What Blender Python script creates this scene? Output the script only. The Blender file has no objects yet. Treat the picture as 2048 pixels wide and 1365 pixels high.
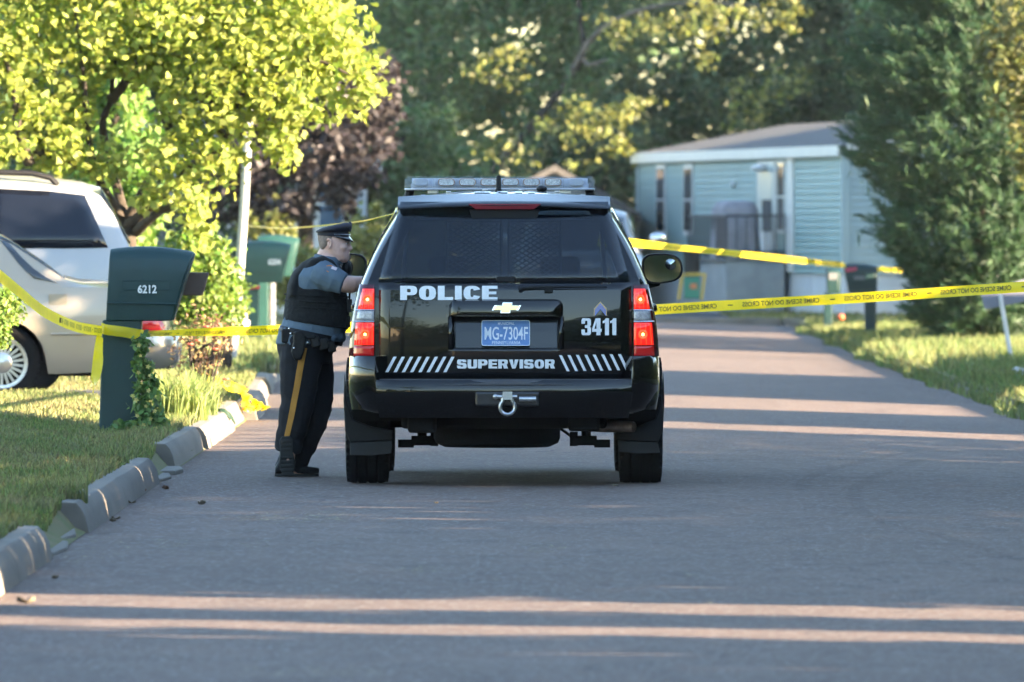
import bpy, bmesh, math, random
import numpy as np
from mathutils import Vector, Matrix, Euler

random.seed(7)
rng = np.random.default_rng(7)
scene = bpy.context.scene
C = scene.collection
R = math.radians
CAM_H = 1.6
FPX = 20540.0          # focal length in photo pixels (2048 wide)

# ------------------------------------------------------------------ camera, sky, sun, exposure
cam_d = bpy.data.cameras.new('camera')
cam = bpy.data.objects.new('camera', cam_d)
C.objects.link(cam)
cam.location = (0, 0, CAM_H)
cam.rotation_euler = (R(90), 0, 0)
cam_d.sensor_width = 36.0
cam_d.lens = 36.0 * FPX / 2048.0
cam_d.shift_y = -223.5 / 2048.0
cam_d.clip_start = 1.0
cam_d.clip_end = 3000.0
cam_d.dof.use_dof = True
cam_d.dof.focus_distance = 65.0
cam_d.dof.aperture_fstop = 7.6
scene.camera = cam

SUN_EL = 13.5
SUN_T = 0.42                               # how far the sun stands towards the camera, per metre to the right
sun_h = Vector((1.0, -SUN_T, 0)).normalized()
sun_dir = Vector((sun_h.x * math.cos(R(SUN_EL)), sun_h.y * math.cos(R(SUN_EL)), math.sin(R(SUN_EL))))
world = bpy.data.worlds.new('World')
scene.world = world
world.use_nodes = True
wn = world.node_tree
bg = wn.nodes['Background']
sky = wn.nodes.new('ShaderNodeTexSky')
sky.sky_type = 'NISHITA'
sky.sun_disc = False
sky.sun_elevation = R(SUN_EL)
sky.sun_rotation = math.atan2(sun_h.x, sun_h.y)
sky.air_density = 1.0
sky.dust_density = 0.25
sky.ozone_density = 1.4
wn.links.new(sky.outputs['Color'], bg.inputs['Color'])
bg.inputs['Strength'].default_value = 0.08
sun_d = bpy.data.lights.new('sun', 'SUN')
sun = bpy.data.objects.new('sun', sun_d)
C.objects.link(sun)
sun.rotation_euler = sun_dir.to_track_quat('Z', 'Y').to_euler()
sun_d.energy = 5.0
sun_d.angle = R(0.5)
sun_d.color = (1.0, 0.78, 0.52)
scene.view_settings.view_transform = 'Standard'
scene.view_settings.look = 'None'
scene.view_settings.exposure = 3.35
scene.view_settings.gamma = 1.0
scene.render.engine = 'CYCLES'
cy = scene.cycles
cy.use_denoising = True
cy.max_bounces = 6
cy.transparent_max_bounces = 24
cy.use_adaptive_sampling = True
cy.adaptive_threshold = 0.03
cy.sample_clamp_indirect = 6.0
cy.caustics_reflective = False
cy.caustics_refractive = False


def at(px, py, Y):
    """a point of the place seen at photo pixel (px, py), Y metres down the street"""
    return Vector(((px - 1024.0) / FPX * Y, Y, CAM_H - (py - 459.0) / FPX * Y))


# ------------------------------------------------------------------ materials
MATS = {}


def pm(name, col, rough=0.6, metal=0.0, var=0.0, vscale=8.0, col2=None, bump=0.0, bscale=60.0,
       coat=0.0, spec=0.5, emit=None, estr=0.0, island=0.0, transl=0.0, alpha=1.0, detail=4.0, stretch=None, tcol=(0.55, 0.62, 0.65)):
    if name in MATS:
        return MATS[name]
    m = bpy.data.materials.new(name)
    m.use_nodes = True
    nt = m.node_tree
    b = nt.nodes['Principled BSDF']
    b.inputs['Base Color'].default_value = (*col, 1)
    b.inputs['Roughness'].default_value = rough
    b.inputs['Metallic'].default_value = metal
    b.inputs['Coat Weight'].default_value = coat
    b.inputs['Coat Roughness'].default_value = 0.03
    b.inputs['Specular IOR Level'].default_value = spec
    N = nt.nodes.new
    L = nt.links.new
    vec = None
    if var > 0 or bump > 0:
        tc = N('ShaderNodeTexCoord')
        mp = N('ShaderNodeMapping')
        L(tc.outputs['Object'], mp.inputs['Vector'])
        if stretch:
            mp.inputs['Scale'].default_value = stretch
        vec = mp.outputs['Vector']
    colout = None
    if var > 0:
        n = N('ShaderNodeTexNoise')
        n.inputs['Scale'].default_value = vscale
        n.inputs['Detail'].default_value = detail
        n.inputs['Roughness'].default_value = 0.6
        L(vec, n.inputs['Vector'])
        mx = N('ShaderNodeMix')
        mx.data_type = 'RGBA'
        c2 = col2 if col2 else tuple(c * (1 - var) for c in col)
        mx.inputs[6].default_value = (*col, 1)
        mx.inputs[7].default_value = (*c2, 1)
        rp = N('ShaderNodeMapRange')
        rp.inputs['From Min'].default_value = 0.35
        rp.inputs['From Max'].default_value = 0.65
        L(n.outputs['Fac'], rp.inputs['Value'])
        L(rp.outputs['Result'], mx.inputs[0])
        colout = mx.outputs[2]
        L(colout, b.inputs['Base Color'])
    if island > 0:
        g = N('ShaderNodeNewGeometry')
        hs = N('ShaderNodeHueSaturation')
        mr = N('ShaderNodeMapRange')
        mr.inputs['To Min'].default_value = 1 - island
        mr.inputs['To Max'].default_value = 1 + island
        L(g.outputs['Random Per Island'], mr.inputs['Value'])
        L(mr.outputs['Result'], hs.inputs['Value'])
        mh = N('ShaderNodeMapRange')
        mh.inputs['To Min'].default_value = 0.5 - island * 0.07
        mh.inputs['To Max'].default_value = 0.5 + island * 0.07
        ms = N('ShaderNodeMath')
        ms.operation = 'FRACT'
        mm = N('ShaderNodeMath')
        mm.operation = 'MULTIPLY'
        mm.inputs[1].default_value = 7.31
        L(g.outputs['Random Per Island'], mm.inputs[0])
        L(mm.outputs[0], ms.inputs[0])
        L(ms.outputs[0], mh.inputs['Value'])
        L(mh.outputs['Result'], hs.inputs['Hue'])
        if colout:
            L(colout, hs.inputs['Color'])
        else:
            hs.inputs['Color'].default_value = (*col, 1)
        colout = hs.outputs['Color']
        L(colout, b.inputs['Base Color'])
    if bump > 0:
        n2 = N('ShaderNodeTexNoise')
        n2.inputs['Scale'].default_value = bscale
        n2.inputs['Detail'].default_value = 5
        L(vec, n2.inputs['Vector'])
        bp = N('ShaderNodeBump')
        bp.inputs['Strength'].default_value = bump
        bp.inputs['Distance'].default_value = 0.02
        L(n2.outputs['Fac'], bp.inputs['Height'])
        L(bp.outputs['Normal'], b.inputs['Normal'])
    if emit:
        b.inputs['Emission Color'].default_value = (*emit, 1)
        b.inputs['Emission Strength'].default_value = estr
    if transl > 0:
        out = nt.nodes['Material Output']
        t = N('ShaderNodeBsdfTranslucent')
        if colout:
            gm = N('ShaderNodeHueSaturation')
            gm.inputs['Value'].default_value = 1.5
            gm.inputs['Saturation'].default_value = 1.1
            L(colout, gm.inputs['Color'])
            L(gm.outputs['Color'], t.inputs['Color'])
        else:
            t.inputs['Color'].default_value = (*[min(1, c * 1.5) for c in col], 1)
        ms2 = N('ShaderNodeMixShader')
        ms2.inputs[0].default_value = transl
        L(b.outputs[0], ms2.inputs[1])
        L(t.outputs[0], ms2.inputs[2])
        L(ms2.outputs[0], out.inputs['Surface'])
    if alpha < 1:
        out = nt.nodes['Material Output']
        t = N('ShaderNodeBsdfTransparent')
        t.inputs['Color'].default_value = (*tcol, 1)
        ms2 = N('ShaderNodeMixShader')
        ms2.inputs[0].default_value = alpha
        L(t.outputs[0], ms2.inputs[1])
        L(b.outputs[0], ms2.inputs[2])
        L(ms2.outputs[0], out.inputs['Surface'])
    MATS[name] = m
    return m


# ------------------------------------------------------------------ mesh helpers
def tag(o, label=None, cat=None, group=None, kind=None):
    if label:
        o['label'] = label
    if cat:
        o['category'] = cat
    if group:
        o['group'] = group
    if kind:
        o['kind'] = kind
    return o


def empty(name, loc=(0, 0, 0), rz=0.0):
    o = bpy.data.objects.new(name, None)
    o.empty_display_size = 0.2
    C.objects.link(o)
    o.location = loc
    o.rotation_euler = (0, 0, rz)
    return o


def link(name, me, parent=None):
    o = bpy.data.objects.new(name, me)
    C.objects.link(o)
    if parent is not None:
        o.parent = parent
    return o


class MB:
    def __init__(self):
        self.v = []
        self.f = []
        self.mi = []
        self.m = 0

    def add(self, vs, fs):
        b = len(self.v)
        self.v.extend([tuple(p) for p in vs])
        self.f.extend([tuple(b + i for i in f) for f in fs])
        self.mi.extend([self.m] * len(fs))
        return self

    def box(self, c, s, rot=None):
        hx, hy, hz = s[0] / 2, s[1] / 2, s[2] / 2
        vs = [Vector((x, y, z)) for x in (-hx, hx) for y in (-hy, hy) for z in (-hz, hz)]
        if rot is not None:
            M = rot if isinstance(rot, Matrix) else Euler(rot).to_matrix()
            vs = [M @ v for v in vs]
        vs = [v + Vector(c) for v in vs]
        return self.add(vs, [(0, 1, 3, 2), (4, 6, 7, 5), (0, 4, 5, 1), (2, 3, 7, 6), (0, 2, 6, 4), (1, 5, 7, 3)])

    def box2(self, a, b):
        return self.box([(a[i] + b[i]) / 2 for i in range(3)], [abs(b[i] - a[i]) for i in range(3)])

    def tube(self, pts, radii, n=8, caps=True, squash=None):
        """round tube along pts; radii one number, or a list of numbers or (side, up) pairs"""
        pts = [Vector(p) for p in pts]
        if not isinstance(radii, (list, tuple)):
            radii = [radii] * len(pts)
        vs = []
        ref = None
        for i, p in enumerate(pts):
            t = (pts[min(i + 1, len(pts) - 1)] - pts[max(i - 1, 0)])
            t = t.normalized() if t.length > 1e-9 else Vector((0, 0, 1))
            if ref is None:
                ref = Vector((0, 1, 0)) if abs(t.y) < 0.9 else Vector((1, 0, 0))
            a = ref - t * ref.dot(t)
            a = a.normalized() if a.length > 1e-6 else t.orthogonal().normalized()
            ref = a
            b = t.cross(a)
            r = radii[i]
            ra, rb = r if isinstance(r, (list, tuple)) else (r, r)
            for k in range(n):
                an = 2 * math.pi * k / n
                vs.append(p + a * (ra * math.cos(an)) + b * (rb * math.sin(an)))
        fs = []
        for i in range(len(pts) - 1):
            for k in range(n):
                k2 = (k + 1) % n
                fs.append((i * n + k, i * n + k2, (i + 1) * n + k2, (i + 1) * n + k))
        if caps:
            fs.append(tuple(range(n - 1, -1, -1)))
            o = (len(pts) - 1) * n
            fs.append(tuple(o + k for k in range(n)))
        return self.add(vs, fs)

    def ball(self, c, r, n=10, m=7):
        if not isinstance(r, (list, tuple)):
            r = (r, r, r)
        vs = [(c[0], c[1], c[2] - r[2])]
        for i in range(1, m):
            ph = -math.pi / 2 + math.pi * i / m
            for k in range(n):
                th = 2 * math.pi * k / n
                vs.append((c[0] + r[0] * math.cos(ph) * math.cos(th), c[1] + r[1] * math.cos(ph) * math.sin(th), c[2] + r[2] * math.sin(ph)))
        vs.append((c[0], c[1], c[2] + r[2]))
        fs = []
        for k in range(n):
            fs.append((0, 1 + (k + 1) % n, 1 + k))
            for i in range(m - 2):
                a = 1 + i * n
                fs.append((a + k, a + (k + 1) % n, a + n + (k + 1) % n, a + n + k))
            a = 1 + (m - 2) * n
            fs.append((a + k, a + (k + 1) % n, len(vs) - 1))
        return self.add(vs, fs)

    def rings(self, rs, close=True, caps=True):
        n = len(rs[0])
        vs = [p for r in rs for p in r]
        fs = []
        for i in range(len(rs) - 1):
            for k in range(n if close else n - 1):
                k2 = (k + 1) % n
                fs.append((i * n + k, i * n + k2, (i + 1) * n + k2, (i + 1) * n + k))
        if caps and close:
            fs.append(tuple(range(n - 1, -1, -1)))
            o = (len(rs) - 1) * n
            fs.append(tuple(o + k for k in range(n)))
        return self.add(vs, fs)

    def lathe(self, prof, axis='x', n=32, c=(0, 0, 0), closed=False):
        """prof: list of (along, radius)"""
        rs = []
        for k in range(n):
            a = 2 * math.pi * k / n
            r = []
            for (t, rad) in prof:
                u, w = rad * math.cos(a), rad * math.sin(a)
                p = (t, u, w) if axis == 'x' else ((u, t, w) if axis == 'y' else (u, w, t))
                r.append((p[0] + c[0], p[1] + c[1], p[2] + c[2]))
            rs.append(r)
        m = len(prof)
        vs = [p for r in rs for p in r]
        fs = []
        for k in range(n):
            k2 = (k + 1) % n
            for i in range(m if closed else m - 1):
                i2 = (i + 1) % m
                fs.append((k * m + i, k * m + i2, k2 * m + i2, k2 * m + i))
        return self.add(vs, fs)

    def prism(self, poly, d0, d1, fn):
        """poly: 2-D outline; fn(u, v, d) -> 3-D point"""
        n = len(poly)
        vs = [fn(u, v, d0) for u, v in poly] + [fn(u, v, d1) for u, v in poly]
        fs = [tuple(range(n)), tuple(range(2 * n - 1, n - 1, -1))]
        for k in range(n):
            k2 = (k + 1) % n
            fs.append((k, k + n, k2 + n, k2))
        return self.add(vs, fs)

    def grid(self, us, vs_, fn, skip=None):
        b = []
        for u in us:
            for v in vs_:
                b.append(fn(u, v))
        fs = []
        m = len(vs_)
        for i in range(len(us) - 1):
            for j in range(m - 1):
                if skip and skip((us[i] + us[i + 1]) / 2, (vs_[j] + vs_[j + 1]) / 2):
                    continue
                fs.append((i * m + j, (i + 1) * m + j, (i + 1) * m + j + 1, i * m + j + 1))
        return self.add(b, fs)

    def mesh(self, name, mats):
        me = bpy.data.meshes.new(name)
        me.from_pydata(self.v, [], self.f)
        if not isinstance(mats, (list, tuple)):
            mats = [mats]
        for m in mats:
            me.materials.append(m)
        if len(mats) > 1:
            me.polygons.foreach_set('material_index', self.mi)
        me.update()
        return me

    def build(self, name, mats, parent=None, smooth=False, bevel=0.0, seg=2, solid=0.0, sub=0, fixn=True, weld=False):
        me = self.mesh(name, mats)
        if fixn or weld:
            bm = bmesh.new()
            bm.from_mesh(me)
            if weld:
                bmesh.ops.remove_doubles(bm, verts=bm.verts, dist=1e-4)
            if fixn:
                bmesh.ops.recalc_face_normals(bm, faces=bm.faces)
            bm.to_mesh(me)
            bm.free()
        o = link(name, me, parent)
        if smooth:
            me.polygons.foreach_set('use_smooth', [True] * len(me.polygons))
            if smooth != 'all':
                me.set_sharp_from_angle(angle=R(40 if smooth is True else smooth))
        if solid:
            md = o.modifiers.new('solid', 'SOLIDIFY')
            md.thickness = solid
            md.offset = 0
        if sub:
            md = o.modifiers.new('sub', 'SUBSURF')
            md.levels = md.render_levels = sub
        if bevel:
            md = o.modifiers.new('bevel', 'BEVEL')
            md.width = bevel
            md.segments = seg
            md.limit_method = 'ANGLE'
            md.angle_limit = R(35)
            md.harden_normals = False
        return o


def fast_mesh(name, verts, faces_n, nper, mat):
    """verts (N,3) numpy; faces_n faces of nper consecutive vertices each"""
    me = bpy.data.meshes.new(name)
    nv = len(verts)
    me.vertices.add(nv)
    me.vertices.foreach_set('co', np.asarray(verts, dtype=np.float32).ravel())
    me.loops.add(nv)
    me.loops.foreach_set('vertex_index', np.arange(nv, dtype=np.int32))
    me.polygons.add(faces_n)
    me.polygons.foreach_set('loop_start', np.arange(0, nv, nper, dtype=np.int32))
    me.polygons.foreach_set('loop_total', np.full(faces_n, nper, dtype=np.int32))
    me.materials.append(mat)
    me.update(calc_edges=True)
    return me


def remesh(mb, name, mats, parent, voxel=0.01, smooth=6, fac=0.5):
    """one continuous skin over overlapping closed shapes"""
    me = mb.mesh(name + '_raw', mats)
    bm = bmesh.new()
    bm.from_mesh(me)
    bmesh.ops.recalc_face_normals(bm, faces=bm.faces)
    bm.to_mesh(me)
    bm.free()
    o = link(name, me, parent)
    md = o.modifiers.new('r', 'REMESH')
    md.mode = 'VOXEL'
    md.voxel_size = voxel
    md.use_smooth_shade = True
    sm = o.modifiers.new('s', 'SMOOTH')
    sm.factor = fac
    sm.iterations = smooth
    dg = bpy.context.evaluated_depsgraph_get()
    dg.update()
    me2 = bpy.data.meshes.new_from_object(o.evaluated_get(dg))
    me2.name = name
    o.modifiers.clear()
    o.data = me2
    me2.materials.clear()
    for m in (mats if isinstance(mats, (list, tuple)) else [mats]):
        me2.materials.append(m)
    me2.polygons.foreach_set('use_smooth', [True] * len(me2.polygons))
    return o


def text_mesh(body, height, width=None, bold=0.0, extrude=0.0, mirror=False, space=1.0):
    """flat letters in the XY plane, baseline at 0, left at 0, cap height = height, stretched to width"""
    cu = bpy.data.curves.new('lettering', 'FONT')
    cu.body = body
    cu.size = 1.0
    cu.offset = bold
    cu.space_character = space
    cu.resolution_u = 4
    o = bpy.data.objects.new('lettering_tmp', cu)
    C.objects.link(o)
    dg = bpy.context.evaluated_depsgraph_get()
    dg.update()
    me = bpy.data.meshes.new_from_object(o.evaluated_get(dg))
    bpy.data.objects.remove(o)
    n = len(me.vertices)
    co = np.zeros(n * 3, dtype=np.float32)
    me.vertices.foreach_get('co', co)
    co = co.reshape(-1, 3)
    lo, hi = co.min(0), co.max(0)
    sy = height / (hi[1] - lo[1])
    sx = (width / (hi[0] - lo[0])) if width else sy
    co[:, 0] = (co[:, 0] - lo[0]) * sx
    co[:, 1] = (co[:, 1] - lo[1]) * sy
    w = (hi[0] - lo[0]) * sx
    if mirror:
        co[:, 0] = w - co[:, 0]
    fs = [tuple(p.vertices) for p in me.polygons]
    bpy.data.meshes.remove(me)
    return co, fs, w


def lettering(name, body, height, width, mat, parent, fn, bold=0.03, mirror=False, cuts=0, space=1.0):
    co, fs, w = text_mesh(body, height, width, bold, mirror=mirror, space=space)
    me = bpy.data.meshes.new(name)
    me.from_pydata([tuple(p) for p in co], [], fs)
    if cuts:
        bm = bmesh.new()
        bm.from_mesh(me)
        for i in range(1, cuts):
            bmesh.ops.bisect_plane(bm, geom=bm.verts[:] + bm.edges[:] + bm.faces[:], plane_co=(w * i / cuts, 0, 0), plane_no=(1, 0, 0))
        bm.to_mesh(me)
        bm.free()
    for v in me.vertices:
        v.co = Vector(fn(v.co.x, v.co.y))
    me.materials.append(mat)
    return link(name, me, parent)


def block_glyph(ch, w, st, bt):
    def sup(x0, y0, x1, y1, e=.75, a0=0, a1=360, n=28):
        out = []
        for i in range(n + (0 if a1 - a0 >= 360 else 1)):
            a = R(a0 + (a1 - a0) * i / n)
            c_, s_ = math.cos(a), math.sin(a)
            out.append(((x0 + x1) / 2 + (x1 - x0) / 2 * math.copysign(abs(c_) ** e, c_), (y0 + y1) / 2 + (y1 - y0) / 2 * math.copysign(abs(s_) ** e, s_)))
        return out
    if ch == 'O':
        return [sup(0, 0, w, 1), sup(st, bt, w - st, 1 - bt, .6)]
    if ch == 'C':
        return [sup(0, 0, w, 1, .75, 22, 338) + sup(st, bt, w - st, 1 - bt, .6, 338, 22)]
    if ch == 'P':
        return [[(0, 0), (st, 0), (st, .34)] + sup(w * .3, .34, w, 1, .75, -90, 90, 12) + [(0, 1)], sup(st, .34 + bt, w - st * .95, 1 - bt, .5)]
    if ch == 'R':
        return [[(0, 0), (st, 0), (st, .36), (w * .48, .36), (w - st * 1.05, 0), (w + .04, 0), (w * .88, .42), (w * .97, .52), (w, .66), (w, .84), (w * .94, .95), (w * .8, 1), (0, 1)], sup(st, .36 + bt * .9, w - st * .95, 1 - bt, .5)]
    if ch == 'L':
        return [[(0, 0), (w * .9, 0), (w * .9, bt), (st, bt), (st, 1), (0, 1)]]
    if ch == 'I':
        return [[(0, 0), (st, 0), (st, 1), (0, 1)]]
    if ch == 'E':
        m = .5
        return [[(0, 0), (w * .92, 0), (w * .92, bt), (st, bt), (st, m - bt * .45), (w * .85, m - bt * .45), (w * .85, m + bt * .45), (st, m + bt * .45), (st, 1 - bt), (w * .92, 1 - bt), (w * .92, 1), (0, 1)]]
    if ch == 'U':
        return [[(0, 1), (0, .22), (w * .05, .08), (w * .16, 0), (w * .84, 0), (w * .95, .08), (w, .22), (w, 1), (w - st, 1), (w - st, bt * 1.1), (w * .5, bt * .9), (st, bt * 1.1), (st, 1)]]
    if ch == 'V':
        return [[(0, 1), (st * 1.05, 1), (w * .5, .34), (w - st * 1.05, 1), (w, 1), (w * .68, 0), (w * .32, 0)]]
    if ch == 'S':
        return [[(.12 * w, 0), (w * .86, 0), (w * .96, .07), (w, .2), (w, .42), (w * .93, .54), (w * .8, .6), (st, .64), (st, 1 - bt), (w - st, 1 - bt), (w - st, .70), (w * .97, .70), (w * .97, .88), (w * .9, .97), (w * .8, 1), (w * .14, 1), (w * .04, .93), (0, .8), (0, .6), (w * .07, .47), (w * .2, .41), (w - st, .37), (w - st, bt), (st, bt), (st, .32), (0, .32), (0, .14), (w * .05, .04)]]
    if ch == '3':
        return [[(w * .15, 1), (w * .82, 1), (w * .95, .95), (w, .86), (w, .60), (w * .88, .515), (w, .43), (w, .13), (w * .94, .04), (w * .82, 0), (w * .17, 0), (w * .05, .04), (0, .13), (0, .34), (st, .34), (st, bt), (w - st, bt), (w - st, .43), (w * .36, .43), (w * .36, .59), (w - st, .59), (w - st, 1 - bt), (st, 1 - bt), (st, .68), (0, .68), (0, .87), (w * .05, .96)]]
    if ch == '4':
        return [[(w * .38, 1), (w * .88, 1), (w * .88, .38), (w, .38), (w, .20), (w * .88, .20), (w * .88, 0), (w * .46, 0), (w * .46, .20), (0, .20), (0, .38)], [(w * .46, .38), (w * .46, .78), (w * .24, .38)]]
    if ch == '1':
        w = st * 1.75
        return [[(w - st * 1.12, 0), (w, 0), (w, 1), (w - st * .9, 1), (w * .3, .88), (0, .84), (0, .70), (w - st * 1.12, .74)]]
    return []


def block_letters(name, body, height, width, mat, parent, fn, w=1.0, st=.38, bt=.2, gap=.1, cuts=10):
    cu = bpy.data.curves.new(name, 'CURVE')
    cu.dimensions = '2D'
    cu.fill_mode = 'FRONT'
    x = 0.0
    for ch in body:
        loops = block_glyph(ch, w, st, bt)
        mx = max(p[0] for l in loops for p in l)
        for l in loops:
            sp = cu.splines.new('POLY')
            sp.points.add(len(l) - 1)
            for p, q in zip(sp.points, l):
                p.co = (x + q[0], q[1], 0, 1)
            sp.use_cyclic_u = True
        x += mx + gap
    x -= gap
    o = bpy.data.objects.new('lettering_tmp', cu)
    C.objects.link(o)
    dg = bpy.context.evaluated_depsgraph_get()
    dg.update()
    me = bpy.data.meshes.new_from_object(o.evaluated_get(dg))
    bpy.data.objects.remove(o)
    me.name = name
    bm = bmesh.new()
    bm.from_mesh(me)
    for i in range(1, cuts):
        bmesh.ops.bisect_plane(bm, geom=bm.verts[:] + bm.edges[:] + bm.faces[:], plane_co=(x * i / cuts, 0, 0), plane_no=(1, 0, 0))
    bm.to_mesh(me)
    bm.free()
    for v in me.vertices:
        v.co = Vector(fn(v.co.x / x * width, v.co.y * height))
    me.materials.clear()
    me.materials.append(mat)
    return link(name, me, parent)


def smoothstep(a, b, x):
    t = max(0.0, min(1.0, (x - a) / (b - a)))
    return t * t * (3 - 2 * t)


def lerp(a, b, t):
    return a + (b - a) * t


def curve(pts, x):
    """piecewise-linear lookup with smooth joints"""
    if x <= pts[0][0]:
        return pts[0][1]
    for (x0, y0), (x1, y1) in zip(pts, pts[1:]):
        if x <= x1:
            return lerp(y0, y1, (x - x0) / (x1 - x0))
    return pts[-1][1]


def copy_tree(o, parent=None):
    c = o.copy()
    C.objects.link(c)
    if parent is not None:
        c.parent = parent
    for ch in list(o.children):
        copy_tree(ch, c)
    return c
# ------------------------------------------------------------------ the street: ground, road, kerbs, lawns
def xl(Y):
    return -2.25 - 0.28 * smoothstep(88, 112, Y)


def xr(Y):
    return 4.68 + 0.22 * smoothstep(125, 165, Y)


def road_z(X, Y):
    a = lerp(0.006, 0.034, smoothstep(50, 88, Y))
    d = X - 0.8
    return -a * (math.sqrt(d * d + 0.5) - 0.7) * (1.0 if d > 0 else 0.3)


def lawn_l(X, Y):
    d = xl(Y) - X
    z = road_z(xl(Y), Y) + 0.150 + 0.02 * math.sin(X * 1.7 + Y * 0.31) * smoothstep(0.2, 1, d)
    z += 0.13 * smoothstep(0.3, 1.8, d) * smoothstep(56, 74, Y) * (1 - smoothstep(83.5, 87.0, Y))
    z += 0.05 * smoothstep(0.3, 2, d) * smoothstep(97, 106, Y)
    z -= 0.04 * smoothstep(85.5, 87.2, Y) * (1 - smoothstep(96, 98, Y))
    # a washed-out dip where the kerb is broken
    z -= 0.09 * math.exp(-((Y - 67) / 1.3) ** 2) * (1 - smoothstep(0.15, 0.7, d))
    z -= 0.09 * math.exp(-((Y - 52) / 1.5) ** 2) * (1 - smoothstep(0.15, 0.7, d))
    return z


def lawn_r(X, Y):
    d = X - xr(Y)
    return road_z(xr(Y), Y) + 0.12 + 0.03 * smoothstep(0.2, 2, d) + 0.02 * math.sin(X * 1.3 + Y * 0.23) * smoothstep(0.2, 1, d)


def asphalt_material():
    m = bpy.data.materials.new('asphalt')
    m.use_nodes = True
    nt = m.node_tree
    N, L = nt.nodes.new, nt.links.new
    b = nt.nodes['Principled BSDF']
    tc = N('ShaderNodeTexCoord')

    def noise(scale, detail=5, stretch=None, rough=0.6):
        n = N('ShaderNodeTexNoise')
        n.inputs['Scale'].default_value = scale
        n.inputs['Detail'].default_value = detail
        n.inputs['Roughness'].default_value = rough
        if stretch:
            mp = N('ShaderNodeMapping')
            mp.inputs['Scale'].default_value = stretch
            L(tc.outputs['Object'], mp.inputs['Vector'])
            L(mp.outputs['Vector'], n.inputs['Vector'])
        else:
            L(tc.outputs['Object'], n.inputs['Vector'])
        return n

    def mixc(a, bcol, fac):
        x = N('ShaderNodeMix')
        x.data_type = 'RGBA'
        for sock, c in ((6, a), (7, bcol)):
            if isinstance(c, tuple):
                x.inputs[sock].default_value = (*c, 1)
            else:
                L(c, x.inputs[sock])
        L(fac, x.inputs[0])
        return x.outputs[2]

    def rng_(sock, a, bb):
        r = N('ShaderNodeMapRange')
        r.inputs['From Min'].default_value = a
        r.inputs['From Max'].default_value = bb
        L(sock, r.inputs['Value'])
        return r.outputs['Result']

    big = noise(0.35, 4, (1, 0.35, 1))
    c = mixc((0.110, 0.078, 0.064), (0.142, 0.101, 0.083), rng_(big.outputs['Fac'], 0.35, 0.65))
    mid = noise(3.0, 6, (1, 0.5, 1))
    c = mixc(c, (0.088, 0.063, 0.054), rng_(mid.outputs['Fac'], 0.48, 0.72))
    # stone chips
    v = N('ShaderNodeTexVoronoi')
    v.inputs['Scale'].default_value = 55.0
    L(tc.outputs['Object'], v.inputs['Vector'])
    chip = N('ShaderNodeMath')
    chip.operation = 'GREATER_THAN'
    chip.inputs[1].default_value = 0.90
    sep = N('ShaderNodeSeparateColor')
    L(v.outputs['Color'], sep.inputs['Color'])
    L(sep.outputs['Red'], chip.inputs[0])
    c = mixc(c, (0.24, 0.22, 0.20), chip.outputs[0])
    v2 = N('ShaderNodeTexVoronoi')
    v2.inputs['Scale'].default_value = 16.0
    L(tc.outputs['Object'], v2.inputs['Vector'])
    sep2 = N('ShaderNodeSeparateColor')
    L(v2.outputs['Color'], sep2.inputs['Color'])
    chip2 = N('ShaderNodeMath')
    chip2.operation = 'GREATER_THAN'
    chip2.inputs[1].default_value = 0.985
    L(sep2.outputs['Green'], chip2.inputs[0])
    near = N('ShaderNodeMath')
    near.operation = 'LESS_THAN'
    near.inputs[1].default_value = 0.022
    L(v2.outputs['Distance'], near.inputs[0])
    both = N('ShaderNodeMath')
    both.operation = 'MULTIPLY'
    L(chip2.outputs[0], both.inputs[0])
    L(near.outputs[0], both.inputs[1])
    c = mixc(c, (0.5, 0.47, 0.42), both.outputs[0])
    # worn cracks
    w = noise(1.1, 3)
    v3 = N('ShaderNodeTexVoronoi')
    v3.feature = 'DISTANCE_TO_EDGE'
    v3.inputs['Scale'].default_value = 0.16
    ad = N('ShaderNodeVectorMath')
    ad.operation = 'MULTIPLY_ADD'
    ad.inputs[1].default_value = (1.5, 1.5, 0)
    L(w.outputs['Color'], ad.inputs[0])
    L(tc.outputs['Object'], ad.inputs[2])
    L(ad.outputs[0], v3.inputs['Vector'])
    cr = N('ShaderNodeMath')
    cr.operation = 'LESS_THAN'
    cr.inputs[1].default_value = 0.0012
    L(v3.outputs['Distance'], cr.inputs[0])
    c = mixc(c, (0.03, 0.028, 0.03), cr.outputs[0])
    L(c, b.inputs['Base Color'])
    b.inputs['Roughness'].default_value = 0.82
    b.inputs['Specular IOR Level'].default_value = 0.35
    n2 = noise(90, 4)
    bp = N('ShaderNodeBump')
    bp.inputs['Strength'].default_value = 0.5
    bp.inputs['Distance'].default_value = 0.01
    L(n2.outputs['Fac'], bp.inputs['Height'])
    L(bp.outputs['Normal'], b.inputs['Normal'])
    return m


M_asphalt = asphalt_material()
M_drive = pm('driveway_asphalt', (0.045, 0.045, 0.05), 0.9, var=0.4, vscale=3, bump=0.3, bscale=60)
M_lawn = pm('lawn_soil', (0.105, 0.125, 0.035), 0.95, var=0.5, vscale=2.2, col2=(0.16, 0.13, 0.06), bump=0.6, bscale=40, detail=8)
M_concrete = pm('kerb_concrete', (0.195, 0.175, 0.15), 0.9, var=0.3, vscale=3.0, col2=(0.135, 0.12, 0.10), bump=0.15, bscale=35, detail=8, stretch=(1, .2, 1))

M_kerb_dirty_shaded = pm('dirty_shaded_kerb', (0.15, 0.125, 0.10), 0.95, var=0.5, vscale=3.0, col2=(0.06, 0.06, 0.04), bump=0.5, bscale=35, detail=8)  # dirt, plus the right kerb's shadowed look put into the colour
frange = lambda a, b, st: [a + i * st for i in range(int((b - a) / st + 0.5) + 1)]

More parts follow.
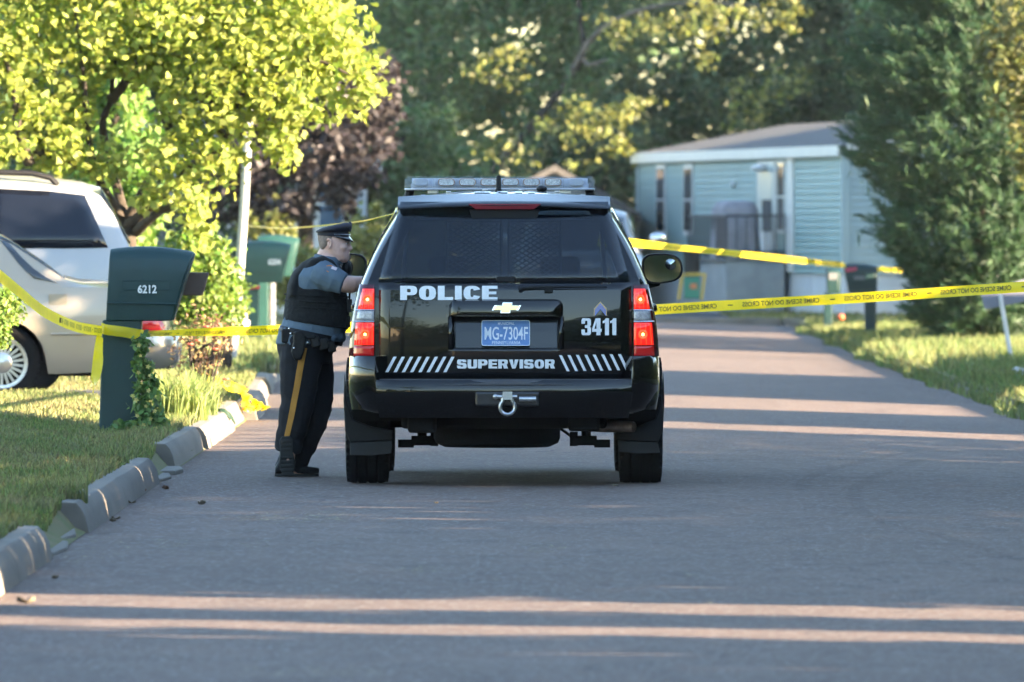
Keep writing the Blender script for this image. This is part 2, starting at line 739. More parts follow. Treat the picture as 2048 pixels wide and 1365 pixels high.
g = MB()
g.grid([-400, 400], [-300, 600], lambda x, y: (x, y, -0.45))
tag(g.build('ground', M_lawn), kind='structure')

rd = MB()
us = frange(0, 1, 1 / 28.0)
rd.grid(us, frange(-60, 182, 2.0), lambda u, y: (lerp(xl(y) - 0.02, xr(y) + 0.02, u), y, road_z(lerp(xl(y), xr(y), u), y)))
rd.grid(frange(-62, -2.6, 5.4), frange(164, 182, 3.0), lambda x, y: (x, y, road_z(xl(y), y) - 0.002))
road = rd.build('road', M_asphalt, smooth='all')
tag(road, kind='structure')
M_skid = pm('tyre_mark', (0.02, 0.018, 0.018), 0.9, alpha=.07, tcol=(1, 1, 1), var=.3, vscale=8)
for (P0, wd) in (([(1600, 990), (1610, 965), (1650, 945), (1720, 925), (1790, 905), (1840, 893)], .09), ([(1705, 1005), (1712, 978), (1750, 955), (1800, 935), (1845, 915)], .09), ([(1705, 1005), (1730, 1035), (1790, 1060), (1870, 1075), (2040, 1130)], .07)):
    mb = MB()
    rows = []
    for (a, b) in P0:
        Y = 1.62 * FPX / (b - 459.0)
        p = at(a, b, Y)
        rows.append([(p.x - wd / 2, p.y, road_z(p.x - wd / 2, p.y) + .005), (p.x + wd / 2, p.y, road_z(p.x + wd / 2, p.y) + .005)])
    mb.rings(rows, False, False)
    mb.build('tyre_mark', M_skid, road, fixn=False)

lw = MB()
lx = [0.16, 0.3, 0.5, 0.7, 0.9, 1.2, 1.6, 2.0, 2.5, 3, 4, 6, 9, 14, 25, 60]
lw.grid([0.0, .06] + lx, frange(-60, 163, 0.75), lambda d, y: (xl(y) - d, y, lawn_l(xl(y) - d, y) if d > .1 else road_z(xl(y), y) + (.004 if d < .01 else .03)))
tag(lw.build('lawn', M_lawn, smooth='all'), kind='structure')
lw = MB()
lw.grid([.03] + lx + [90], frange(-60, 182, 1.5), lambda d, y: (xr(y) + d, y, lawn_r(xr(y) + d, y)))
tag(lw.build('lawn', M_lawn, smooth='all'), kind='structure')
lw = MB()
lw.grid(frange(-120, 120, 6.0), frange(182.2, 340, 6.0), lambda x, y: (x, y, -0.03 + 0.02 * math.sin(x * 0.6 + y * 0.3)))
tag(lw.build('lawn', M_lawn, smooth='all'), kind='structure')

# asphalt apron in front of the teal house and the pad the two parked cars stand on
dv = MB()
dv.grid(frange(1.2, 4.7, 0.5), frange(182, 206, 2.0), lambda x, y: (x + (y - 182) * -0.05, y, 0.012 if y > 182.1 else -0.03))
tag(dv.build('driveway', M_drive, smooth='all'), kind='structure')
dv = MB()
dv.grid([0.45, 0.8, 1.2, 2, 3, 4.5, 6, 9, 12], frange(87.0, 96.5, 0.95), lambda d, y: (xl(y) - d, y, lawn_l(xl(y) - d, y) + 0.012))
tag(dv.build('driveway', M_drive, smooth='all'), kind='structure')

# kerbs, stone by stone: (near end, far end, sideways jog, top height)
kerb = empty('kerb', (-2.25, 46, 0))
tag(kerb, kind='structure')


def kerb_stone(parent, y0, y1, side, jog, top, face=0.0):
    """side -1: the left kerb, +1: the right one"""
    n = max(2, int((y1 - y0) / 1.6) + 1)
    b = MB()
    rs = []
    for i in range(n):
        y = lerp(y0, y1, i / (n - 1))
        e = 0.006 if i in (0, n - 1) else 0.0
        xe = (xl(y) if side < 0 else xr(y)) + jog
        zr = road_z(xe, y)
        wob = 0.0
        prof = [(0.02, -0.2), (0.015, 0.0), (-0.005, top * 0.55), (-0.022 - e, top - 0.03 + wob * .5), (-0.05 - e, top + wob), (-0.15, top + 0.004 + wob), (-0.18, top - 0.03), (-0.18, -0.2)]
        rs.append([(xe + (a if side < 0 else -a), y, zr + z) for a, z in prof])
    b.rings(rs)
    o = b.build('kerb_stone', M_concrete if side < 0 else M_kerb_dirty_shaded, parent, smooth=30, bevel=0.006)
    p = parent.location
    o.location = (-p[0], -p[1], -p[2])
    return o


segs = [(40.0, 43.4, 0, .16), (43.42, 46.7, 0.0, .16), (46.72, 50.0, 0.0, .16), (54.3, 59.7, 0.0, .16), (59.715, 65.2, 0.0, .16),
        (68.9, 75.2, -0.02, .175), (75.7, 79.5, 0.0, .16), (79.52, 83.0, 0.0, .165), (83.6, 87.0, -0.03, .17), (87.4, 90.6, 0.07, .17), (90.64, 94, 0.05, .16),
        (94.02, 97.5, 0.0, .15), (97.52, 101, 0.0, .15), (101.6, 105, 0.03, .16), (105.03, 109, 0.0, .15), (109.03, 113, 0, .15), (113.03, 118, 0, .15), (118.03, 123, 0, .15), (123.03, 128, 0, .15), (128, 140, 0, .15), (140.03, 160, 0, .15)]
for (a, b_, j, t) in segs:
    kerb_stone(kerb, a, b_, -1, j, t)
# broken flat pieces lying in the two gaps
for (y0, y1, x0, x1, h) in ((50.3, 52.3, -2.46, -2.22, .02), (52.4, 54.1, -2.52, -2.26, .03), (65.5, 67.2, -2.42, -2.2, .02), (67.3, 68.8, -2.44, -2.18, .03)):
    b = MB()
    poly = [(x0, y0), (x1 - .03, y0 + .1), (x1, lerp(y0, y1, .5)), (x1 - .04, y1), (x0 + .03, y1 - .05)]
    b.prism(poly, -0.1, h, lambda u, v, d: (u, v, road_z(u, v) + d))
    o = b.build('kerb_stone', M_concrete, kerb, bevel=0.01)
    o.location = -Vector(kerb.location)
kerb_r = empty('kerb', (4.25, 80, 0))
tag(kerb_r, kind='structure')
yy = 58.0
while yy < 168:
    ln = random.uniform(2.8, 3.4)
    kerb_stone(kerb_r, yy, yy + ln, 1, random.uniform(-.03, .03), random.uniform(.08, .12))
    yy += ln + (0.02 if random.random() < .8 else .5)
kerb_f = empty('kerb', (2.0, 182, 0))
tag(kerb_f, kind='structure')
for i in range(11):
    x0 = -24 + i * 3.2
    b = MB()
    b.box2((x0, 182.0, -0.3), (x0 + 3.17, 182.18, 0.03))
    o = b.build('kerb_stone', M_concrete, kerb_f, bevel=0.02)
    o.location = -Vector(kerb_f.location)

# ------------------------------------------------------------------ grass blades
M_grass = pm('grass_blade', (0.11, 0.155, 0.04), 0.7, island=0.5, transl=0.3, var=0.6, vscale=1.3, col2=(0.20, 0.17, 0.075))
M_grass_dry = pm('grass_dry', (0.17, 0.17, 0.065), 0.7, island=0.45, transl=0.35, var=0.5, vscale=.7, col2=(0.085, 0.14, 0.04))
M_grass_tall = pm('grass_tall', (0.22, 0.27, 0.09), 0.7, island=0.4, transl=0.4)


def blades(name, pts, hmin, hmax, width, mat, lean=0.5, parent=None, hfun=None):
    """pts (N,3); each blade two quads, bent"""
    n = len(pts)
    pts = np.asarray(pts, dtype=np.float64)
    h = rng.uniform(hmin, hmax, n)
    if hfun is not None:
        h = h * hfun
    az = rng.uniform(0, 2 * np.pi, n)
    ld = rng.uniform(0, 2 * np.pi, n)
    ln = rng.uniform(0.1, 1, n) * lean
    side = np.stack([np.cos(az), np.sin(az), np.zeros(n)], 1) * (width * rng.uniform(.6, 1.3, n))[:, None] / 2
    d = np.stack([np.cos(ld), np.sin(ld), np.zeros(n)], 1)
    p0 = pts - np.array([0, 0, 0.01])
    p1 = pts + d * (h * ln * 0.25)[:, None] + np.array([0, 0, 1.0]) * (h * 0.55)[:, None]
    p2 = pts + d * (h * ln * 0.8)[:, None] + np.array([0, 0, 1.0]) * (h * np.sqrt(np.clip(1 - (ln * .7) ** 2, .1, 1)))[:, None]
    q = np.stack([p0 - side, p0 + side, p1 + side * .8, p1 - side * .8, p1 - side * .8, p1 + side * .8, p2 + side * .12, p2 - side * .12], 1)
    me = fast_mesh(name, q.reshape(-1, 3), n * 2, 4, mat)
    return link(name, me, parent)


def sample_lawn(n, side, y0, y1, dmax_fn, fn, power=1.0):
    out = []
    while len(out) < n:
        Y = lerp(y0, y1, random.random() ** power)
        dm = dmax_fn(Y)
        if dm <= 0.02:
            continue
        d = .13 + random.random() * dm
        X = xl(Y) - d if side < 0 else xr(Y) + d
        if side < 0 and 87.0 < Y < 96.3 and d > 0.5:
            continue
        out.append((X, Y, fn(X, Y)))
    return out


pts = sample_lawn(62000, -1, 43.5, 104, lambda Y: max(0.35, 0.052 * Y - 2.0), lawn_l)
pa = np.array(pts)
patch = np.sin(pa[:, 0] * 2.1 + pa[:, 1] * .7) * np.sin(pa[:, 1] * .45 + 1.0) + rng.normal(0, .25, len(pa))
edge = np.array([xl(p[1]) - p[0] for p in pts])
hf = np.where(edge < .45, 1.7, 1.0) * np.where(patch < -.55, .45, 1.0)
tag(blades('grass', pts, 0.025, 0.06, 0.011, M_grass, 0.9, hfun=hf), 'short patchy green grass on the lawn left of the road', 'grass', kind='stuff')
pts = sample_lawn(26000, -1, 40, 104, lambda Y: 4.5, lawn_l)
pts = [p for p in pts if xl(p[1]) - p[0] > 0.052 * p[1] - 2.0]
tag(blades('grass', pts, 0.03, 0.07, 0.014, M_grass, 0.9), 'short grass farther from the kerb on the left lawn', 'grass', kind='stuff')
pts = sample_lawn(16000, -1, 100, 160, lambda Y: max(0.35, 0.052 * Y - 2.4), lawn_l)
tag(blades('grass', pts, 0.05, 0.14, 0.02, M_grass_dry, 0.8), 'sunlit pale grass on the verge beyond the parked sedan', 'grass', kind='stuff')
pts = sample_lawn(42000, 1, 78, 178, lambda Y: max(0.4, 0.053 * Y - 4.3), lawn_r)
pa = np.array(pts)
hf = 1.0 + 1.4 * np.exp(-((pa[:, 1] - 122) / 16) ** 2) * (rng.uniform(0, 1, len(pa)) > .4)
tag(blades('grass', pts, 0.04, 0.12, 0.018, M_grass_dry, 0.95, hfun=hf), 'long seeding grass along the right edge of the road', 'grass', kind='stuff')
pts = [(random.uniform(3.9, 13), random.uniform(182.4, 200), -0.03) for _ in range(9000)]
tag(blades('grass', pts, 0.06, 0.14, 0.03, M_grass, 0.8), 'green grass in front of the teal house', 'grass', kind='stuff')
pts = [(random.uniform(-14, 1.0), random.uniform(182.4, 200), -0.03) for _ in range(9000)]
tag(blades('grass', pts, 0.06, 0.16, 0.03, M_grass_dry, 0.8), 'grass on the far verge behind the police car', 'grass', kind='stuff')

# overgrown edge spilling over the right-hand kerb
ov = []
for _ in range(9000):
    Y = random.uniform(84, 172)
    w = .10 + .22 * max(0, math.sin(Y * .55) * math.sin(Y * .21 + 1))
    X = xr(Y) + random.uniform(-w * .8, .35)
    ov.append((X, Y, max(road_z(X, Y), lawn_r(max(X, xr(Y)), Y) - .06 if X > xr(Y) else road_z(X, Y))))
tag(blades('grass', ov, 0.05, 0.16, 0.016, M_grass_dry, 1.0), 'weeds and long grass spilling over the right-hand kerb', 'grass', kind='stuff')

# straw and grass clippings scattered in loose lines on the asphalt
cl = []
for (xa, xb, y_, n_, sp) in ((480, 690, 1043, 260, 6), (440, 520, 1040, 50, 5), (1050, 1130, 1105, 60, 6), (780, 900, 1148, 50, 4), (310, 370, 1096, 50, 5), (480, 540, 1098, 40, 4), (1360, 1400, 1158, 20, 3), (120, 260, 1100, 120, 22), (480, 760, 1356, 70, 5), (300, 480, 1000, 40, 40), (600, 1900, 1080, 110, 150)):
    for _ in range(n_):
        a, b = random.uniform(xa, xb), random.gauss(y_, sp)
        b = max(900, b)
        Y = 1.61 * FPX / (b - 459.0)
        X = (a - 1024) / FPX * Y
        if X > xl(Y) + .05:
            cl.append((X, Y, road_z(X, Y) + .012))
cl = np.array(cl)
o = blades('grass_clippings', cl, 0.02, 0.05, 0.006, pm('straw', (0.30, 0.26, 0.12), .8, island=.4), 1.0)
nv = len(o.data.vertices)
co = np.zeros(nv * 3, dtype=np.float32)
o.data.vertices.foreach_get('co', co)
co = co.reshape(-1, 8, 3)
flat = co.copy()
base = cl[:, None, :]
d = co - base
ang = rng.uniform(0, 6.28, len(cl))[:, None]
flat[:, :, 0] = base[:, :, 0] + d[:, :, 0] + d[:, :, 2] * np.cos(ang) * 1.2
flat[:, :, 1] = base[:, :, 1] + d[:, :, 1] + d[:, :, 2] * np.sin(ang) * 1.2
flat[:, :, 2] = base[:, :, 2] + d[:, :, 2] * .08
o.data.vertices.foreach_set('co', flat.ravel())
tag(o, 'pale grass clippings scattered on the road', 'clippings', kind='stuff')
# ------------------------------------------------------------------ vehicles
M_black_paint = pm('black_car_paint', (0.0012, 0.0012, 0.0017), 0.2, coat=0.85, spec=0.15, bump=0.004, bscale=3.0)
M_plastic = pm('black_plastic', (0.006, 0.006, 0.007), 0.6, spec=.3, bump=0.15, bscale=250)
M_flap = pm('grey_mudflap_rubber', (0.020, 0.021, 0.024), 0.75, var=0.3, vscale=10)
M_pad = pm('grey_step_pad', (0.06, 0.06, 0.065), 0.7)
M_rubber = pm('tyre_rubber', (0.008, 0.008, 0.0085), 0.9, spec=.2, var=0.3, vscale=25, bump=0.3, bscale=120)
M_under = pm('underbody_dirt', (0.007, 0.0065, 0.006), 0.95, spec=.2, var=0.4, vscale=12)
M_glass_dark = pm('tinted_glass', (0.004, 0.006, 0.010), 0.02, spec=0.7, alpha=0.64, tcol=(.80, .86, .92))
M_glass_opaque = pm('smoked_glass', (0.006, 0.008, 0.014), 0.04, spec=0.4)
M_windscreen = pm('windscreen_glass', (0.01, 0.012, 0.014), 0.02, spec=0.6, alpha=0.14, tcol=(.88, .93, .92))
M_chrome = pm('chrome', (0.75, 0.75, 0.77), 0.08, metal=1.0)
M_steel = pm('dull_steel', (0.55, 0.56, 0.57), 0.3, metal=0.9, var=0.2, vscale=30)
M_alloy = pm('alloy_rim', (0.55, 0.54, 0.52), 0.3, metal=0.8)
M_white_vinyl = pm('white_reflective_vinyl', (0.78, 0.80, 0.82), 0.35, var=0.06, vscale=30)
M_seat = pm('dark_upholstery', (0.02, 0.02, 0.022), 0.9)
M_gold = pm('gold_emblem', (0.75, 0.62, 0.30), 0.2, metal=0.9)
M_red_lit = pm('lit_red_lens', (0.55, 0.01, 0.012), 0.12, emit=(1.0, 0.02, 0.01), estr=0.10, coat=0.6)
M_red_bulb = pm('lit_bulb', (1.0, 0.3, 0.1), 0.3, emit=(1.0, 0.36, 0.08), estr=1.1)
M_red_dark = pm('red_reflector', (0.35, 0.008, 0.01), 0.12, coat=0.6, emit=(1.0, 0.02, 0.02), estr=0.012)
M_red_glow = pm('glowing_red_reflector', (0.7, 0.03, 0.02), 0.2, emit=(1.0, 0.09, 0.015), estr=0.17)
M_smoke_red = pm('smoked_red_lens', (0.07, 0.006, 0.01), 0.08, coat=0.6)
M_clear_lens = pm('clear_lens', (0.55, 0.52, 0.52), 0.12, coat=0.5, var=0.4, vscale=60)
M_brake3 = pm('unlit_brake_lens', (0.30, 0.03, 0.045), 0.15, coat=0.5)


class Shell:
    def __init__(s, zr, belt, sidew, hwr, bot, wheels, arch, plan, slant=None, crown=0.07, bow=0.05, bowx=0.83, fade=1.2, belt_cap=0.06):
        s.zr_, s.belt_, s.sidew, s.hwr_, s.bot_, s.wheels, s.arch, s.plan_ = zr, belt, sidew, hwr, bot, wheels, arch, plan
        s.slant, s.crown, s.bow, s.bowx, s.fade, s.cap = slant or (lambda z: 0.0), crown, bow, bowx, fade, belt_cap

    def zr(s, y):
        return curve(s.zr_, y)

    def belt(s, y):
        return min(curve(s.belt_, y), s.zr(y) - s.cap)

    def bot(s, y):
        z = curve(s.bot_, y)
        for w in s.wheels:
            d = abs(y - w[0])
            if d < s.arch:
                z = max(z, w[1] + math.sqrt(s.arch ** 2 - d * d))
        return z

    def xz(s, t, y):
        b = s.belt(y)
        zr = s.zr(y)
        p = curve(s.plan_, y)
        red = max(b + 0.01, zr - s.crown)
        wb = curve(s.sidew, b)
        k = min(1.0, max(0.0, (red - b) / 0.40))
        wr = lerp(wb - 0.09, curve(s.hwr_, y), k)
        if t <= 1:
            z = lerp(min(s.bot(y), b - 0.01), b, t)
            return curve(s.sidew, z) * p, z
        if t <= 2:
            q = t - 1
            return (lerp(wb, wr, q) + 0.018 * k * math.sin(math.pi * q)) * p, lerp(b, red, q)
        q = t - 2
        x = wr * (1 - q)
        return x * p, red + (zr - red) * (1 - (1 - q) ** 2.6)

    def pt(s, t, y, sgn=1, off=0.0):
        x, z = s.xz(t, y)
        yy = y
        if y < s.fade:
            yy = y + (s.slant(z) + s.bow * (x / s.bowx) ** 2) * (1 - y / s.fade)
        if off:
            x1, z1 = s.xz(min(2.999, t + 0.02), y)
            x0, z0 = s.xz(max(0, t - 0.02), y)
            n = Vector((z1 - z0, -(x1 - x0)))
            n = n.normalized() if n.length > 1e-9 else Vector((1, 0))
            x += n.x * off
            z += n.y * off
        return (sgn * x, yy, z)

    def shell(s, name, mat, parent, ys, ts, skip=None, capskip=None, cols=18, smooth=28):
        mb = MB()
        for sg in (-1, 1):
            mb.grid(ys, ts, lambda y, t: s.pt(t, y, sg), skip)
        # the two ends
        for y in (ys[0], ys[-1]):
            def f(u, t):
                x, z = s.xz(t, y)
                x = x * u
                yy = y
                if y < s.fade:
                    yy = y + s.slant(z) + s.bow * (x / s.bowx) ** 2
                return (x, yy, z)
            mb.grid([-1 + 2 * i / cols for i in range(cols + 1)], ts, f, (lambda u, t: capskip(u, t)) if (capskip and y == ys[0]) else None)
        return mb.build(name, mat, parent, smooth=smooth, weld=True)

    def pane(s, name, mat, parent, sgn, t0, t1, lo, hi, off=0.004, n=8):
        """lo=(y0, y1) along the bottom edge t0, hi=(y0, y1) along the top edge t1"""
        mb = MB()
        us = [i / n for i in range(n + 1)]
        mb.grid(us, [0, .25, .5, .75, 1], lambda u, v: s.pt(lerp(t0, t1, v), lerp(lerp(lo[0], hi[0], v), lerp(lo[1], hi[1], v), u), sgn, off))
        return mb.build(name, mat, parent, smooth='all', solid=0.004)

    def top_pane(s, name, mat, parent, y0, y1, ta=2.08, tb=2.08, off=0.004):
        mb = MB()
        us = [i / 6 for i in range(7)]

        def f(u, v):
            y = lerp(y0, y1, u)
            tt = lerp(lerp(ta, tb, u), 2.999, 1 - abs(v))
            return s.pt(tt, y, 1 if v > 0 else -1, off)
        mb.grid(us, [-1, -.75, -.5, -.25, -.001, .25, .5, .75, 1], f)
        return mb.build(name, mat, parent, smooth='all', solid=0.004)


def wheel(parent, x, y, r, w, sgn, rim_r, style='spoke', name='wheel'):
    mb = MB()
    h = w / 2
    pr = [(-h * .8, rim_r * .96), (-h * .98, rim_r * 1.1), (-h, (rim_r + r) / 2), (-h * .97, r * .92), (-h * .90, r * .965), (-h * .8, r * .987)]
    g1 = [(-h * .66, r * .998), (-h * .50, r), (-h * .48, r - .007), (-h * .43, r - .007), (-h * .41, r), (-h * .06, r), (-h * .05, r - .007)]
    half = pr + g1
    prof = half + [(-a, b) for a, b in reversed(half)]
    mb.lathe(prof, 'x', 44, (0, 0, 0))
    for k in range(44):
        a = 2 * math.pi * (k + .5) / 44
        for sx in (-1, 1):
            m = Matrix.Rotation(a, 3, 'X')
            mb.box(m @ Vector((sx * h * .83, 0, r * .966)), (h * .22, r * .075, r * .03), m)
    o = mb.build(name, M_rubber, parent, smooth=30)
    o.location = (x, y, r)
    q = MB()
    q.lathe([(sgn * h * .3, 0.02), (sgn * h * .3, rim_r * .9), (sgn * h * .75, rim_r * .93), (sgn * h * .86, rim_r), (sgn * h * .80, rim_r * 1.0), (-sgn * h * .8, rim_r)], 'x', 40)
    q.lathe([(sgn * h * .6, rim_r * .84), (sgn * h * .83, rim_r * .86), (sgn * h * .86, rim_r * .97), (sgn * h * .6, rim_r * .97)], 'x', 40, closed=True)
    q.lathe([(sgn * h * .35, rim_r * .42), (sgn * h * .75, rim_r * .40), (sgn * h * .86, rim_r * .30), (sgn * h * .89, 0.0)], 'x', 28)
    ns = 22 if style == 'fins' else 6
    for k in range(ns):
        m = Matrix.Rotation(2 * math.pi * k / ns, 3, 'X')
        wd = rim_r * (.10 if style == 'fins' else .26)
        q.box(m @ Vector((sgn * h * .66, 0, rim_r * .62)), (h * .18, wd, rim_r * .52), m)
    q.build('rim', M_alloy, o, smooth=35)
    d = MB()
    d.lathe([(sgn * h * .34, 0.0), (sgn * h * .34, rim_r * .9)], 'x', 24)
    d.build('brake_disc', M_under, o)
    return o


# ---- the police vehicle -------------------------------------------------------------------
CAR_Y = 63.85
CAR_X = -0.05
car = empty('police_vehicle', (CAR_X, CAR_Y, road_z(CAR_X, 65) - 0.002))
tag(car, 'black police four-wheel drive vehicle seen from behind with its brake lights on', 'police car')
S_ = FPX / CAR_Y


def RX(px):
    return (px - 1024.0) / S_ - CAR_X


def RZ(py):
    return CAM_H - (py - 459.0) / S_


def t_slant(z):
    if z < 1.27:
        return 0.10 + 0.17 * max(0.0, z - .90) ** 2
    return 0.1233 + (z - 1.27) * 0.62


tahoe = Shell(
    zr=[(0, 1.79), (.3, 1.795), (.6, 1.812), (1.0, 1.836), (1.6, 1.853), (2.4, 1.85), (2.8, 1.825), (2.98, 1.78), (3.75, 1.235), (4.3, 1.195), (4.8, 1.12), (5.0, 1.02), (5.1, .92)],
    belt=[(0, 1.27), (3, 1.26), (3.8, 1.18), (5.2, 1.0)],
    sidew=[(.40, .915), (.5, .968), (.65, .978), (.81, .972), (1.0, .952), (1.16, .925), (1.27, .897), (1.4, .86)],
    hwr=[(0, .655), (2.9, .665), (3.8, .70)],
    bot=[(0, .48), (5.1, .45)], wheels=[(1.10, .40), (4.05, .40)], arch=.46,
    plan=[(0, .945), (.03, .972), (.09, .988), (.2, .996), (.5, 1.0), (4.6, 1.0), (4.9, .96), (5.03, .90), (5.1, .80)],
    slant=t_slant, bow=.05, bowx=.83, fade=1.2)


def yrear(x, z):
    return t_slant(z) + .05 * (x / .83) ** 2


def rp(x, z, off=0.0):
    return (x, yrear(x, z) - off, z)


ys = [0, .03, .09, .2, .35, .5, .62, .66, .72, .8, .9, 1.0, 1.1, 1.2, 1.3, 1.4, 1.48, 1.54, 1.58, 1.75, 2.0, 2.25, 2.4, 2.5, 2.8, 2.98, 3.2, 3.4, 3.55, 3.6, 3.66, 3.75, 3.85, 3.95, 4.05, 4.15, 4.25, 4.35, 4.44, 4.5, 4.55, 4.7, 4.8, 4.9, 5.0, 5.06, 5.1]
ts = [0, .12, .25, .4, .55, .7, .85, 1, 1.06, 1.2, 1.4, 1.6, 1.8, 1.92, 2, 2.05, 2.12, 2.25, 2.45, 2.7, 2.999]
side_wins = [((.55, 1.38), (.62, 1.40)), ((1.58, 2.35), (1.58, 2.33)), ((2.5, 3.42), (2.5, 2.98))]


def t_skip(y, t):
    if 1.06 < t < 1.92:
        v = (t - 1) / .92
        for lo, hi in side_wins:
            if lerp(lo[0], hi[0], v) < y < lerp(lo[1], hi[1], v):
                return True
    if 2.06 < t and 2.98 < y < 3.74:
        return True
    return False


def t_cap(u, t):
    return (1.06 < t < 2.0 and abs(u) < 0.86) or (.34 < t < .97 and abs(u) < .80)


body = tahoe.shell('body', M_black_paint, car, ys, ts, t_skip, t_cap, cols=28)
for sg in (-1, 1):
    for lo, hi in side_wins:
        tahoe.pane('side_window', M_glass_dark, car, sg, 1.05, 1.93, (lo[0] - .02, lo[1] + .03), (hi[0] - .02, hi[1] + .03))
tahoe.top_pane('windscreen', M_windscreen, car, 2.96, 3.76)

# gate below the window, with the pocket for the plate
gx0, gx1, gz0, gz1 = RX(758), RX(1263), RZ(756), RZ(567)
px0, px1, pz0, pz1 = RX(907), RX(1118), RZ(697), RZ(633)
gxs = sorted(set([gx0 + (gx1 - gx0) * i / 22 for i in range(23)] + [px0, px1]))
gzs = sorted(set([gz0 + (gz1 - gz0) * i / 14 for i in range(15)] + [pz0, pz1]))
mb = MB()
mb.grid(gxs, gzs, lambda x, z: rp(x, z, .018 + .004 * math.sin(math.pi * min(1, max(0, (z - gz0) / (gz1 - gz0))))), lambda x, z: px0 < x < px1 and pz0 < z < pz1)
mb.build('rear_gate', M_black_paint, car, smooth='all', solid=.018)
mb = MB()
dep = lambda v: lerp(-.012, -.045, v)
mb.grid([0, .5, 1], [0, .5, 1], lambda u, v: rp(lerp(px0 + .012, px1 - .012, u), lerp(pz0 + .006, pz1, v), dep(v)))
for xx, ix in ((px0, px0 + .012), (px1, px1 - .012)):
    mb.add([rp(xx, pz0, .026), rp(xx, pz1, .026), rp(ix, pz1, dep(1)), rp(ix, pz0 + .006, dep(0))], [(0, 1, 2, 3)])
for zz, iz, vv in ((pz0, pz0 + .006, 0), (pz1, pz1, 1)):
    mb.add([rp(px0, zz, .026), rp(px1, zz, .026), rp(px1 - .012, iz, dep(vv)), rp(px0 + .012, iz, dep(vv))], [(0, 1, 2, 3)])
mb.build('plate_pocket', M_black_paint, car, fixn=False)
# trim bar over the plate, with side cheeks
mb = MB()
b0, b1, bz0, bz1 = RX(897), RX(1127), RZ(633), RZ(597)
n = 24
rs = []
for i in range(n + 1):
    u = i / n
    x = lerp(b0, b1, u)
    e = min(1, min(u, 1 - u) * 14)
    e = math.sqrt(max(0.02, 1 - (1 - e) ** 2))
    zt = bz1 - (1 - e) * .035
    rs.append([rp(x, bz0, .02), rp(x, bz0 + .008, .05 * e + .02), rp(x, lerp(bz0, zt, .5), .056 * e + .02), rp(x, zt - .012, .042 * e + .02), rp(x, zt, .02)])
mb.rings(rs, True, True)
mb.build('trim_bar', M_black_paint, car, smooth=50)
for sx, xa in ((-1, b0), (1, b1 - .03)):
    mb = MB()
    mb.grid([0, .5, 1], [0, .5, 1], lambda u, v: rp(xa + .03 * u + (.012 if sx > 0 else -.0) * 0, lerp(pz0 - .004, bz0, v), .028 + .014 * math.sin(math.pi * u)))
    mb.build('pocket_cheek', M_black_paint, car, smooth='all', solid=.012)

# plate
pl0, pl1, plz0, plz1 = RX(963), RX(1060), RZ(691), RZ(640)
M_plate = pm('blue_licence_plate', (0.10, 0.23, 0.52), 0.4, var=0.15, vscale=25)
PLY = .085
plate = MB()


def pf(u, v, d):
    return (u, PLY - d + (v - plz0) * .25, v)


def rrect(x0, z0, x1, z1, r, k=4):
    out = []
    for cx, cz, a0 in ((x1 - r, z0 + r, -90), (x1 - r, z1 - r, 0), (x0 + r, z1 - r, 90), (x0 + r, z0 + r, 180)):
        for i in range(k + 1):
            a = R(a0 + 90 * i / k)
            out.append((cx + r * math.cos(a), cz + r * math.sin(a)))
    return out


plate.prism(rrect(pl0, plz0, pl1, plz1, .012), 0.0, .004, pf)
plate = plate.build('licence_plate', M_plate, car)
M_plate_w = pm('plate_pale_print', (0.72, 0.78, 0.85), 0.5)
fr = MB()
o_, i_ = rrect(pl0, plz0, pl1, plz1, .012), rrect(pl0 + .004, plz0 + .004, pl1 - .004, plz1 - .004, .009)
nn = len(o_)
fr.add([pf(u, v, .0065) for u, v in o_] + [pf(u, v, .0065) for u, v in i_], [(k, (k + 1) % nn, nn + (k + 1) % nn, nn + k) for k in range(nn)])
fr.build('plate_border', M_plate_w, plate, fixn=False)
pz = lambda py: RZ(py)
lettering('lettering', 'MG-7304F', pz(653) - pz(679.5), RX(1056) - RX(969), M_plate_w, plate, lambda u, v: pf(RX(969) + u, pz(679.5) + v, .0068), bold=.012)
lettering('lettering', 'MUNICIPAL', pz(644) - pz(649.5), RX(1029) - RX(996), M_plate_w, plate, lambda u, v: pf(RX(996) + u, pz(649.5) + v, .0068), bold=.012, space=1.15)
lettering('lettering', 'PENNSYLVANIA', pz(681.5) - pz(688), RX(1041) - RX(984), M_plate_w, plate, lambda u, v: pf(RX(984) + u, pz(688) + v, .0068), bold=.012, space=1.15)

# emblem: a gold cross with slanted arms, chrome rim
ex, ez = RX(1013), RZ(615)


def bow_tie(s):
    a, b_, c_, d = .093 * s, .030 * s, .034 * s, .017 * s
    return [(-a + .018, d), (-a, -d), (-b_ - .006, -d), (-b_ - .008, -c_), (b_ - .006, -c_), (b_ - .004, -d), (a - .018, -d), (a, d), (b_ + .006, d), (b_ + .008, c_), (-b_ + .006, c_), (-b_ + .004, d)]


mb = MB()
mb.prism([(ex + u, ez + v) for u, v in bow_tie(1.0)], .07, .082, lambda u, v, d: rp(u, v, d))
emb = mb.build('emblem', M_chrome, car, bevel=.002)
mb = MB()
mb.prism([(ex + u, ez + v) for u, v in bow_tie(.86)], .08, .086, lambda u, v, d: rp(u, v, d))
mb.build('emblem_face', M_gold, emb, bevel=.002)

# lettering on the gate
def gate_off(z):
    return .018 + .004 * math.sin(math.pi * min(1, max(0, (z - gz0) / (gz1 - gz0)))) + .0105


def rg(x, z, off=0.0):
    return rp(x, z, gate_off(z) + off)


def gate_fn(x0, z0):
    return lambda u, v: rg(x0 + u, z0 + v)


